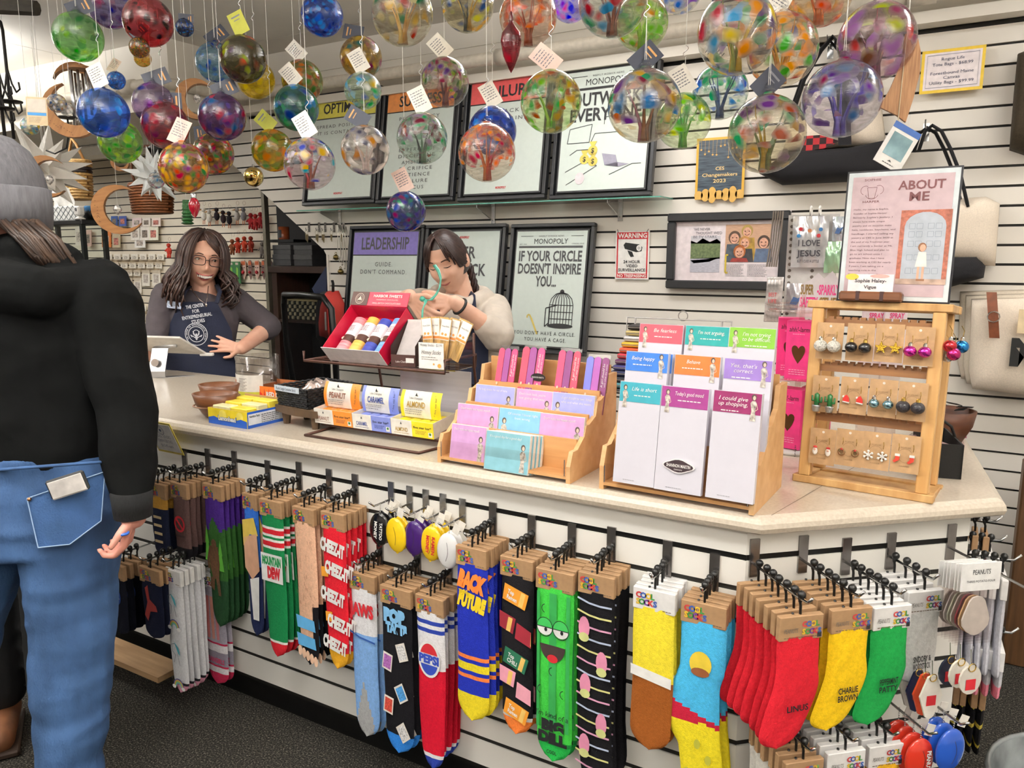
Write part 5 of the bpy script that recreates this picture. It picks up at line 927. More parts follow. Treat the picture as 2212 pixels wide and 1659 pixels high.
# rustic riser with black woven basket
L0=aZ(620,914,ZT); L1=aZ(682,927,ZT); t=thing('wooden_riser','rustic dark wooden riser stool carrying a black basket','stool',frame(L0,(L1-L0).normalized(),(0,1,0))); w_=(L1-L0).length; hR=.062
b=MB(); b.zprism([(-.03,-.02),(.05,-.032),(w_*.6,-.034),(w_+.03,-.02),(w_+.035,.1),(w_*.5,.11),(-.035,.1)],hR-.022,hR); b.build('seat',DKW,t)
for x,y in ((0,0),(w_,0),(0,.08),(w_,.08)): MB().lathe([(.011,0),(.0165,hR-.02)],7,TR((x,y,0)),close=True).build('leg',DKW,t)
Tb=t.matrix_basis@TR((-.025,-.02,hR)); t=thing('black_basket','black woven plastic basket labelled Rock Sugar Swizzle Stick','basket',Tb); BW=mat('17181b',.45,noise=.2,scale=300,bump=.8,bscale=260); bw,bd,bh=.16,.19,.066
for i in range(9):
    z=.003+i*.0073; s=.92+.08*z/bh; b=MB()
    for x0,y0,x1,y1 in ((-1,-1,1,-1),(1,-1,1,1),(1,1,-1,1),(-1,1,-1,-1)):
        b.tube([(bw/2+bw/2*s*(x0+(x1-x0)*k/16),bd/2+bd/2*s*(y0+(y1-y0)*k/16)+0,z+.0012*(1 if (k+i)%2 else -1)) for k in range(17)],.0042,5,cap=False)
    b.build('woven_row',BW,t)
b=MB(); b.box(.01,bw-.01,.01,bd-.01,0,.003); b.build('basket_floor',BW,t)
MB().box(.002,bw*.78,-.005,-.003,bh-.018,bh).build('label_strip',mat('d6e0ea',.35),t); text(t,'Rock Sugar Swizzle Stick',bw*.39,bh-.013,.009,mat('4a5262',.5),bw*.62,TR((0,-.006,0)))
for k,(x,y) in enumerate(((.08,.09),(.11,.12),(.07,.12))):
    q=random.Random(k); MB().grid(lambda u,v:(x+(u-.5)*.08+.005*math.sin(9*v),y+(v-.5)*.06,bh-.02+.03*math.sin(PI*u)*math.sin(PI*v)*(.7+.5*q.random())),8,8).build('cellophane_bag',mat('b9a49a',.15,noise=.4,scale=60,coat=1),t,True)
# ---- bronze wire rack with chocolate ----
BRZ=mat('4a2c22',.4,.3); RK=V((-1.657,1.63,ZT)); rw=.425; t=thing('wire_rack','two tier bronze wire rack of chocolate bars','rack',TR(RK)); b=MB()
ztop=aY(1007,797,1.83).z-ZT; 
MB().tube([(0,.0,.004),(rw,0,.004),(rw+.02,.1,.004),(rw+.02,.3,.004),(-.0,.3,.004),(-.0,.1,.004),(0,0,.004)],.0042,8).build('base_wire',BRZ,t,True)
for x in (.08,rw+.02): MB().tube([(x,.3,.004),(x,.27,ztop*.5),(x,.25,ztop),(x,.25,ztop+(.10 if x>.2 else .0))],.0042,8).build('upright',BRZ,t,True)
MB().tube([(-.09,.1,ztop+.03),(-.09,.1,ztop),(rw+.02,.1,ztop),(rw+.02,.10,ztop+.035),(rw+.02,.26,ztop+.035),(rw+.02,.26,ztop),(-.09,.26,ztop),(-.09,.1,ztop)],.0042,8).build('shelf_frame',BRZ,t,True)
for i in range(5): MB().tube([(-.09,.12+.03*i,ztop),(rw+.02,.12+.03*i,ztop)],.002,6).build('shelf_wire',BRZ,t)
MB().tube([(-.01,.085,.03),(-.01,.085,.02),(rw+.02,.085,.02),(rw+.02,.085,.045),(rw+.02,.2,.06),(rw+.02,.25,.06),(-.01,.25,.06),(-.01,.085,.02)],.0038,8).build('tier_frame',BRZ,t,True)
MB().box(.16,rw+.0,.262,.266,.02,ztop-.02).build('backing_card',mat('d5d3dc',.3,noise=.08,scale=6,stretch=(.3,1,8)),t)
zsh=ZT+ztop+.004
# lower chocolate boxes (three with raised lids)
def choc(px0,px1,nm,c,cn,lab):
    a=aZ(*px0,ZT+.045); Y0=RK.y+.075; a=aY(px0[0],px0[1],Y0); c1=aY(px1[0],px1[1],Y0); w=c1.x-a.x; h=.046; t=thing('chocolate_bar_box',lab,'box',TR((a.x,Y0,ZT+.026))@RX(6),'lower chocolate boxes'); mc=mat(c,.4); lt=mat(cn,.5)
    opentray(w,.11,h,.0012,h).build('tray',CRD,t); MB().box(0,w*.5,-.0012,0,0,h).build('name_print',CRD,t); MB().box(w*.5,w,-.0012,0,0,h).build('colour_print',mc,t)
    tprint(t,[(nm,w*.25,.012,.012,w*.3,lt,'c',.01),('five star bar*',w*.75,.026,.007,w*.42,INK,'c',.01)],TR((0,-.0022,0))); b=MB(); txlines(b,w*.07,w*.45,.006,.004,1,.0014,-.002,3); txlines(b,w*.58,w*.85,.018,.004,3,.0016,-.002,4); b.build('small_print',lt,t)
    b=MB(); rect(b,w*.88,w*.97,.004,.018,-.0018); b.build('fair_badge',WHT,t); b=MB(); disc(b,w*.925,.013,.004,.004,-.0022,10); b.build('fair_dot',mat('3a7a3a',.5),t)
    b=MB(); flat(b,[(w*.23,.033),(w*.25,.041),(w*.27,.033)],-.002); b.build('logo_print',INK,t)
    lw=w*.95; T=TR((w*.04,.045,h*.9))@RX(-14)
    f=MB(); f.grid(lambda u,v:(u*lw,-.012*math.sin(PI*v*.9),v*.078),12,8,mf=lambda u,v:0 if .06<u<.78 else 1); l_=f.build('raised_lid',[CRD,mc],t,True,T)
    G=TR((0,-.0135,0)); text(l_,nm,lw*.4,.030,.017,lt,lw*.46,G,bold=.02); text(l_,'Lake Champlain',lw*.4,.054,.006,INK,lw*.32,G); text(l_,'* five star bar *',lw*.70,.04,.006,INK,.06,G@TR((lw*.70+.03,0,.04))@RY(-90)@TR((-lw*.70,0,-.04)),'c')
    b=MB(); txlines(b,lw*.14,lw*.6,.022,.006,3,.002,-.0125,8); tag(b.build('lid_small_print',mat('7a7672',.6),l_),kind='stuff'); b=MB(); flat(b,[(lw*.37,.063),(lw*.4,.073),(lw*.43,.063)],-.012); b.build('lid_logo',INK,l_)
    for k in range(4): MB().bbox(.006+k*(w-.01)/4,.004+(k+1)*(w-.01)/4-.003,.005,.10,.004,h*.8,.004).build('wrapped_bar',mc,t)
choc((682,921),(763,931),'PEANUT','ef9138','8a5a4a','orange PEANUT chocolate bar box with raised lid, left of three'); choc((764,931),(846,941),'CARAMEL','7f8cd2','3a4a8a','periwinkle CARAMEL chocolate bar box with raised lid, middle of three'); choc((847,941),(938,953),'ALMOND','f2dc2e','a8863a','yellow ALMOND chocolate bar box with raised lid, right of three')
# pink display box of small batch bars
Y0=1.76; A0=aY(716,757,Y0); t=thing('sweets_display_box','crimson Harbor Sweets display box propped open on the rack','box',TR((A0.x-.005,Y0,zsh))@RX(-48+0)); HR=mat('c3163c',.4); bw=.225; bl=.185
# local: x right, z up the slope, y into the slope
MB().box(0,bw,.0,.003,0,bl).build('tray_floor',HR,t); MB().box(0,.002,-.055,0,0,bl).build('tray_side',HR,t); MB().box(bw-.002,bw,-.055,0,0,bl).build('tray_side',HR,t); MB().box(0,bw,-.06,0,-.002,0).build('front_flap',mat('dcd6d8',.5),t); MB().box(0,bw,-.055,0,bl-.002,bl).build('tray_back',HR,t)
hd=MB().box(0,bw,-.002,0,0,.045).build('header_panel',HR,t,T=TR((0,-.055,bl))@RX(24)); b=MB(); rect(b,0,bw*.3,.0,.045,-.003); b.build('brown_print',mat('4a2a22',.5),hd); b=MB(); ring(b,bw*.15,.022,.017,.0015,-.0036,20); ring(b,bw*.15,.022,.012,.001,-.0036,20); flat(b,[(bw*.15-.009,.017),(bw*.15+.009,.017),(bw*.15+.002,.031)],-.0036); b.build('sail_logo',mat('e5d4c6',.5),hd)
tprint(hd,[('HARBOR SWEETS',bw*.64,.028,.0085,bw*.5,WHT,'c',.03),('HANDMADE CHOCOLATES',bw*.64,.018,.004,bw*.38,WHT),('SMALL-BATCH CHOCOLATE BARS',bw*.64,.006,.005,bw*.5,WHT,'c',.01)],TR((0,-.0036,0)))
text(t,'CHOCOLATE BARS',.06,-.03,.009,WHT,.1,TR((bw+.001,0,0))@RZ(90)@RX(0)@RY(-90),'c')
for i,(c1,c2,lab) in enumerate((('c65a68','e8b8bc','rose striped chocolate bar lying in the crimson box'),('eaa63c','f2c878','orange wrapped chocolate bar lying in the crimson box'),('3c4aa4','2a3480','dark blue wrapped chocolate bar lying in the crimson box'),('7fb0dc','5a8cc0','light blue wrapped chocolate bar lying in the crimson box'))):
    x0=.012+i*.051; o=thing('chocolate_bar',lab,'chocolate bar',t.matrix_basis@TR((x0,-.002,.012+.004*(i%2))),'small batch chocolate bars')
    b=MB(); 
    def sec(u,v): a_=PI*u; return (.0225-.0225*math.cos(a_),-.026*math.sin(a_)**.5 if 0<u<1 else 0,v*.148)
    b.grid(sec,10,12,mf=lambda u,v:(0 if v>.82 or v<.33 else (1 if v>.5 else 2))); b.build('wrapper',[mat(c1,.45,noise=.35,scale=30,stretch=(.4,1,4),c2=c2),mat('efe6ea',.5),mat('4a2a22',.5)],o,True)
    b=MB(); txlines(b,.010,.036,.108,.006,4,.002,-.027,i); b.build('bar_print',mat('8a6a72',.5),o); b=MB(); disc(b,.010,.06,.006,.006,-.024,12); b.build('seal_print',mat('d8c8b8',.5),o)
# brown chocolate dispenser
A0=aY(842,771,1.74); t=thing('brown_dispenser_box','brown and white chocolate dispenser box beside the honey sticks','box',TR((A0.x,1.745,zsh))@RZ(12)); BR=mat('4a302c',.45); w_=.078; d_=.12; h_=.128
b=MB(); b.box(0,w_,0,.0015,0,.035); b.prism([(0,0)],0,0) if 0 else None; b.build('front_panel',BR,t)
for x in (0,w_): MB().add([(x,0,0),(x,d_,0),(x,d_,h_),(x,0,.06)],[(0,1,2,3),(3,2,1,0)]).build('side_panel',BR,t)
MB().box(0,w_,d_-.0015,d_,0,h_).build('back_panel',mat('ece8e4',.5),t); MB().add([(.002,.004,.0),(w_-.002,.004,.0),(w_-.002,d_-.004,h_*.95),(.002,d_-.004,h_*.95)],[(0,1,2,3)]).build('inner_ramp',mat('b8b0ae',.5),t)
tprint(t,[('Lake Champlain',w_*.5,.012,.006,w_*.6,mat('e9dcd6',.5)),],TR((0,-.001,0))); text(t,'Lake Champlain',.06,.045,.010,mat('e9dcd6',.5),.07,TR((w_+.001,0,0))@RZ(90)); b=MB(); rect(b,w_*.62,w_*.95,.012,.026,-.0012); b.build('price_sticker',WHT,t)
# honey stick jar
A0=aY(915,786,1.75); t=thing('honey_stick_jar','clear square jar of honey stick packets on the wire rack','jar',TR((A0.x,1.735,zsh))@RZ(4)); w_=.115; h_=.098; HCL=glossclear('f2eee8',.05,.06)
b=MB()
for z,s in ((0,.94),(.004,1),(.075,1),(.08,.96),(.086,1.0),(.09,.96),(.098,1.0)): 
    b.v+= [((w_/2)+x*s*w_/2,.05+y*s*.05,z) for x,y in ((-1,-1),(1,-1),(1,1),(-1,1))]
b.f=[(k*4+i,k*4+(i+1)%4,(k+1)*4+(i+1)%4,(k+1)*4+i) for k in range(6) for i in range(4)]; b.m=[0]*len(b.f); b.build('jar_wall',HCL,t)
MB().box(-.004,w_*.68,-.002,-.001,.004,.078).build('front_label',mat('f6f2ee',.4),t); tprint(t,[('Honey Sticks - $3.99',w_*.33,.068,.0075,w_*.62,mat('6a6a6a',.5)),('Honey Sticks',w_*.33,.046,.011,w_*.56,mat('5a5654',.5),'c',0,.3)],TR((0,-.003,0))); b=MB(); txlines(b,.006,w_*.6,.036,.006,2,.002,-.003,2); b.build('label_print',mat('9a928a',.5),t); b=MB(); disc(b,w_*.56,.014,.006,.006,-.003,12); disc(b,w_*.4,.018,.003,.003,-.003,8); b.build('bee_print',mat('e0a04a',.5),t)
for i in range(7):
    q=random.Random(i); x=.018+.013*i; ln=-8+i*5; T=t.matrix_basis@TR((x,.02+.01*(i%3),.03))@RY(ln)@RX(-6); o=thing('honey_stick_packet','honey stick packet standing in the jar, %s from the left'%('first','second','third','fourth','fifth','sixth','seventh')[i],'packet',T,'honey stick packets')
    MB().box(-.017,.017,-.001,.001,0,.118).build('sachet',mat('c9a468',.25,noise=.3,scale=30,stretch=(6,1,.3),coat=.6),o); MB().box(-.0155,.0155,-.0018,-.001,.055,.114).build('card',mat('f7f2ec',.5),o); b=MB(); rect(b,-.0155,.0155,.057,.064,-.0022); disc(b,-.007,.072,.004,.004,-.0022,8); disc(b,.004,.071,.004,.004,-.0022,8); b.build('orange_print',mat('e6924a',.5),o); text(o,'Honey Sticks',0,.092,.005,mat('6a6662',.5),.024,TR((0,-.0024,0)))
# ---- plywood racks ----
PLY=woodmat('d0a06c','bd8954',.45,5,(1,8,8)); PLYE=woodmat('d6ac7b','c49462',.45,5,(1,6,6)); ACR=glossclear('f6efec',.03,.03)
def plyrack(T,w,steps,d,lab,cat='rack'):
    t=thing('plywood_rack',lab,cat,T); n=len(steps)
    for x in (0,w-.011):      # stepped side panels
        poly=[(0,0),(0,steps[0][1]*.55)]
        for i,(y,z) in enumerate(steps): poly+= [(y+.012,z*.8+.0),(y+.022,z),(y+.04,z)] if i else [(y+.015,z),(y+.04,z)]
        poly+=[(d,steps[-1][1]),(d,0)]
        MB().prism(poly,0,.011,TR((x+.011,0,0))@RZ(90)).build('side_panel',PLYE,t)
    for i,(y,z) in enumerate(steps):
        zb=.018 if i==0 else steps[i-1][1]*.62
        MB().box(.011,w-.011,y+.0,y+.06,zb-.008,zb).build('shelf_board',PLY,t); MB().box(.011,w-.011,y+.055,y+.062,zb,z+.02).build('tier_back',PLY,t)
        if i==0:
            MB().add([(.012,0,zb),(w-.012,0,zb),(w-.012,0,zb+.045),(.012,0,zb+.045)],[(0,1,2,3)]).build('acrylic_guard',glossclear('fbf8f6',.03,.02),t)
            for x in (.014,w-.014): MB().tube([(x,-.002,zb),(x,-.002,zb+.04)],.0012,5).build('guard_clip',WIRE,t)
    return t
T,w_=boxat((945,998),(1231,1046),.2); d1=.30
rk=plyrack(T,w_,[(0,.075),(.065,.125),(.13,.175),(.195,.235)],.27,'birch plywood stepped rack of lilac postcards and nail files'); Wp=w_
MB().zprism([(w_*.5+.022*math.cos(R(a)),.011*math.sin(R(a))) for a in range(0,360,20)],0,.002,T=TR((0,.1945,.215))@RX(90)).build('oval_logo',mat('2a2426',.4),rk); text(rk,'SHANNON MARTIN',w_*.5,.2125,.005,WHT,.036,TR((0,.192,0)))
def rackcard(root,tlp,trp,y,h,lab,nm,cat,grp,lean=10,th=.006,m=WHT):
    Q=root.matrix_basis; nrm=Q.to_3x3()@V((0,1,0)); o=Q@V((0,y,0)); a=aP(*tlp,o,nrm); c=aP(*trp,o,nrm); x=(c-a); w=x.length; x=V((x.x,x.y,0)).normalized()
    zt=(a.z+c.z)/2; T=frame((a.x,a.y,zt-h),x,V((-x.y,x.x,0)))@TR((0,-math.sin(R(lean))*h,0))@RX(-lean); t=thing(nm,lab,cat,T,grp); MB().box(0,w,0,th,0,h).build('card_stack',m,t); return t,w
def figure(t,x,z,s,flip=1,m1='8a7a6a',m2='e6dccf'):   # small monochrome standing figure print
    b=MB(); flat(b,[(x-.10*s,z),(x+.10*s,z),(x+.07*s,z+.35*s),(x+.11*s,z+.62*s),(x+.05*s,z+.7*s),(x-.05*s,z+.7*s),(x-.11*s,z+.62*s),(x-.06*s,z+.35*s)],-.0012); b.build('figure_print',mat(m2,.6,noise=.35,scale=120,c2='5a5048'),t)
    b=MB(); disc(b,x,z+.82*s,.085*s,.11*s,-.0012,12); b.build('hair_print',mat('4a3f38',.6),t); b=MB(); disc(b,x+.012*s*flip,z+.80*s,.05*s,.075*s,-.0016,12); line(b,[(x+.1*s,z+.6*s),(x+.15*s,z+.42*s),(x+.07*s,z+.36*s)],.02*s,-.0016); b.build('skin_print',mat('cdb8a4',.6),t)
PK,LI,TE,SK='cf9fd0','a8aae4','84b9c6','86bfe4'
PC=[((977,912),(1052,924),.018,PK,"Don't make me repeat myself.",1,'pink postcards in the front row, left end'),((1052,927),(1147,941),.012,TE,"It's a good day for a good day!",1,'teal postcards in the front row with stretching figure'),
((990,868),(1078,880),.085,PK,"Don't make me repeat myself.",1,'pink postcards in the middle row, left end'),((1080,879),(1169,889),.085,SK,'Of course I know right from wrong.',0,'sky blue postcards in the middle row'),((1168,889),(1264,902),.085,PK,"Don't make me repeat myself.",1,'pink postcards in the middle row, right end'),
((1029,828),(1113,836),.15,LI,"So long stress, I'm out of here",1,'glossy lilac postcards in the rear row, left end'),((1117,838),(1195,845),.15,PK,"Don't look back, you're not going that way.",1,'pink postcards in the rear row, middle'),((1195,846),(1286,853),.15,LI,'A girl should be two things who and what she wants.',0,'lilac postcards in the rear row, right end')]
for i,(p,q,y,c,s,r,lab) in enumerate(PC):
    t,w=rackcard(rk,p,q,y,.098,lab,'postcard_pack','postcards','postcards on the stepped rack',10,.01,CRD); MB().box(.001,w-.001,-.0008,0,.001,.097).build('card_face',mat(c,.3,coat=.4),t)
    k=s.find(' ',len(s)//2); L=[s] if len(s)<34 else [s[:k],s[k+1:]]
    for j,l in enumerate(L): text(t,l,w*(.45 if r else .58),.083-.011*j,.0062,WHT,min(w*.72,.0042*len(l)),TR((0,-.0016,0)))
    figure(t,w*(.86 if r else .14),.004,.075)
    if i==1:
        for e in range(3): copyt(t,t.matrix_basis@TR((.004*(e+1),.013*(e+1),0)),('teal postcards, second pack back in the front row','teal postcards, third pack back in the front row','teal postcards, rearmost pack in the front row')[e],skip=('lettering','figure_print','hair_print','skin_print'))
EM=[((1087,740),(1118,742),['c63a60','8a3a80','c63a70'],'first'),((1137,738),(1183,742),['d03a58','8a3a80','c8407a'],'second'),((1210,744),(1255,748),['c83a66','7a2f70','cc3a58'],'third'),((1268,758),(1325,762),['6a6cc8','9a4a9c','7a2f6a'],'fourth')]
EM=[((1083,740),(1122,745),EM[0][2],'first'),((1134,738),(1181,744),EM[1][2],'second'),((1212,744),(1258,751),EM[2][2],'third'),((1272,758),(1320,764),EM[3][2],'fourth')]
for i,(p,q,cs,nth) in enumerate(EM):
    t,w=rackcard(rk,p,q,.225,.155,'nail file pack with three printed files, %s from the left'%nth,'nail_file_pack','nail files','nail file packs on the rack top',16,.001,glossclear('efeaea',.05,.03))
    for k,c in enumerate(cs):
        fw=w/3; x=fw*(k+.5); MB().prism([(x-fw*.47,0),(x+fw*.47,0)]+[(x+fw*.47*math.cos(R(a)),.138+fw*.47*math.sin(R(a))) for a in range(0,181,20)],-.004,-.001).build('nail_file',mat(c,.4),t)
        figure(t,x,.004,.055); o_=t.children[-1]
        for c_ in t.children[-3:]: c_.location.y-=.004
        b=MB(); tadd(b,('Know your value','Being fabulous','A girl should be')[k],0,0,.006,.062,shear=.2); tadd(b,('then add tax','is the best revenge','who what she wants')[k],0,-.007,.004,.06); b.build('lettering',WHT,t,T=TR((x,-.0048,.10))@RY(-90))
# notepad rack
T,w_=boxat((1294,1055),(1628,1114),.2); rk=plyrack(T,w_,[(0,.10),(.075,.17),(.15,.25)],.24,'birch plywood stepped rack of tall printed notepads')
PAD=[((1341,820),(1430,829),.018,'3f9fb0','Life is short','glossy teal notepad in the front row, left end',0),((1431,829),(1533,840),.018,'9a3f84',"Today's good mood",'magenta Today\'s good mood notepad in the front row',0),((1543,840),(1648,848),.018,'8c2f60','I could give up shopping,','plum notepad about shopping in the front row, right end',1),
((1354,755),(1445,763),.095,'3f78cc','Being happy','blue Being happy notepad in the middle row',1),((1459,763),(1558,769),.095,'ef7a40','Behave','orange notepad in the middle row',1),((1566,770),(1670,778),.095,'9478be',"Yes, that's correct.",'lavender notepad in the middle row, right end',1),
((1383,697),(1477,700),.17,'e25a68','Be fearless','coral Be fearless notepad in the rear row',0),((1482,701),(1577,704),.17,'2f9a98',"I'm not arguing,",'teal I\'m not arguing notepad in the rear row',0),((1577,704),(1678,708),.17,'7fb440',"I'm not trying to be difficult.",'green notepad in the rear row, right end',0)]
for i,(p,q,y,c,s,lab,r) in enumerate(PAD):
    t,w=rackcard(rk,p,q,y,.23,lab,'notepad','notepad','notepads on the stepped rack',8,.014,mat('cfccd6',.35,noise=.01,coat=.3)); MB().box(.001,w-.001,-.0008,0,.185,.229).build('header_print',mat(c,.25,coat=.5),t)
    k=s.find(' ',11); L=[s] if len(s)<20 else [s[:k],s[k+1:]]
    for j,l in enumerate(L): text(t,l,w*(.42 if r else .6),.211-.011*j,.0085,WHT,min(w*.6,.0052*len(l)),TR((0,-.0016,0)),shear=.25)
    b=MB(); txlines(b,w*(.18 if r else .36),w*(.66 if r else .86),.199-.011*(len(L)-1),.004,1,.0022,-.0014,i); b.build('subtitle_print',WHT,t); figure(t,w*(.84 if r else .14),.172,.055 if not r else .06)
    b=MB(); txlines(b,w*.25,w*.6,.008,.004,1,.0012,-.001,i); b.build('foot_print',mat('8a8a90',.6),t)
    if i in (3,6):
        for e in range(2): copyt(t,t.matrix_basis@TR((.005*(e+1),.015*(e+1),0)),lab+(', second in its stack',', rear of its stack')[e],skip=('lettering','figure_print','hair_print','skin_print','foot_print','subtitle_print'))
    if i==1:
        b=MB(); G=TR((w*.5,-.0035,.058)); b.prism([(.034*math.cos(R(a))*(1+.08*math.cos(R(4*a))),.015*math.sin(R(a))*(1+.1*math.cos(R(4*a)))) for a in range(0,360,15)],0,.002); s_=b.build('brand_badge',mat('e8e4e4',.3),t,T=G); b=MB(); flat(b,[(.031*math.cos(R(a))*(1+.08*math.cos(R(4*a))),.0125*math.sin(R(a))*(1+.1*math.cos(R(4*a)))) for a in range(0,360,15)],-.0006); b.build('badge_print',mat('3a2a30',.4),s_); tprint(s_,[('SHANNON MARTIN',0,-.003,.007,.054,WHT,'c',.02),('DESIGN',0,-.0095,.003,.018,WHT)],TR((0,-.0012,0)))
# rack of coloured pouches behind
O=aY(1340,840,2.45); t=thing('pouch_rack','grey wire rack behind the notepads holding coloured zip pouches','rack',TR((O.x,2.45,ZT)))
x1=aY(1580,700,2.5).x-O.x; h_=aY(1340,682,2.55).z-ZT; GW=mat('b0acaa',.3,.6)
for p in ([(0,0,0),(.0,.05,h_),(x1,.05,h_),(x1,0,0)],[(.03,.0,0),(.03,.05,h_)],[(x1-.03,0,0),(x1-.03,.05,h_)]): MB().tube(p,.003,6).build('rack_wire',GW,t)
MB().torus((x1*.55,.05,h_+.012),.016,.002,14,6,ax='y').build('rack_loop',GW,t)
for i,c in enumerate(('2a2322','b9a66a','d9d6d6','e5b032','d8542e','b3283a','54284f','33306a','20244a','1c1f2c','3a6f78','20242a')):
    z=h_-.03-i*.019; o=thing('zip_pouch',('black','khaki gold','pale silver','amber yellow','orange','crimson','plum','indigo','navy','charcoal','teal checked','dark')[i]+' zip pouch edge in the wire rack','pouch',TR((O.x+.02-.004*i,2.45-.008*i,ZT+z)),'coloured zip pouches'); MB().bbox(0,.15,0,.09,-.008,.008,.004).build('fabric',mat(c,.6,noise=.08),o); MB().box(.002,.148,-.002,.0,-.0012,.0012).build('zip',mat('8a8680',.4,.5),o)
# ---- earring stand ----
PINE=woodmat('cfa66e','b98a50',.5,4,(10,10,1)); PINEH=mat('cfa972',.5,noise=.1,scale=7,stretch=(3,1,1),c2='9a6c38')
a=aZ(1722,1040,ZT); c=aZ(2002,1087,ZT); x=V((c.x-a.x,c.y-a.y,0)); w_=x.length; Te=frame(a,x,V((-x.y,x.x,0)))@RX(-5); es=thing('earring_stand','pine wood earring display stand on the counter corner','display stand',Te); he=(Te.inverted()@aP(1762,648,Te@V((0,0,0)),Te.to_3x3()@V((0,1,0)))).z
for x0 in (.0,w_-.026):
    for y0 in (0,.13): MB().bbox(x0,x0+.026,y0,y0+.026,.018,he-.018,.002).build('post',PINE,es)
for z in (0,he-.018):
    for y0 in (-.002,.13): MB().bbox(-.012,w_+.012,y0,y0+.032,z,z+.018,.002).build('end_rail',PINEH,es)
    for x0 in (-.01,w_-.02): MB().bbox(x0,x0+.03,.03,.13,z,z+.018,.002).build('side_rail',PINEH,es)
MB().box(.0,w_,.02,.13,.004,.012).build('floor_board',PINEH,es)
NOTCH=woodmat('9a6b40','7a5230',.5,6,(1,10,10))
def est(px,py,y=0): p=aP(px,py,Te@V((0,y,0)),Te.to_3x3()@V((0,1,0))); return Te.inverted()@p
for zi,pz in enumerate((695,795,905)):
    z=est(1850,pz,.02).z
    for y in (.012,.11):
        MB().box(.026,w_-.026,y,y+.006,z-.012,z+.004).build('notch_rail',NOTCH,es)
        for k in range(12): MB().box(.035+k*(w_-.07)/12,.047+k*(w_-.07)/12,y,y+.006,z+.004,z+.010).build('rail_tooth',NOTCH,es)
GW2=mat('d0b060',.25,1)
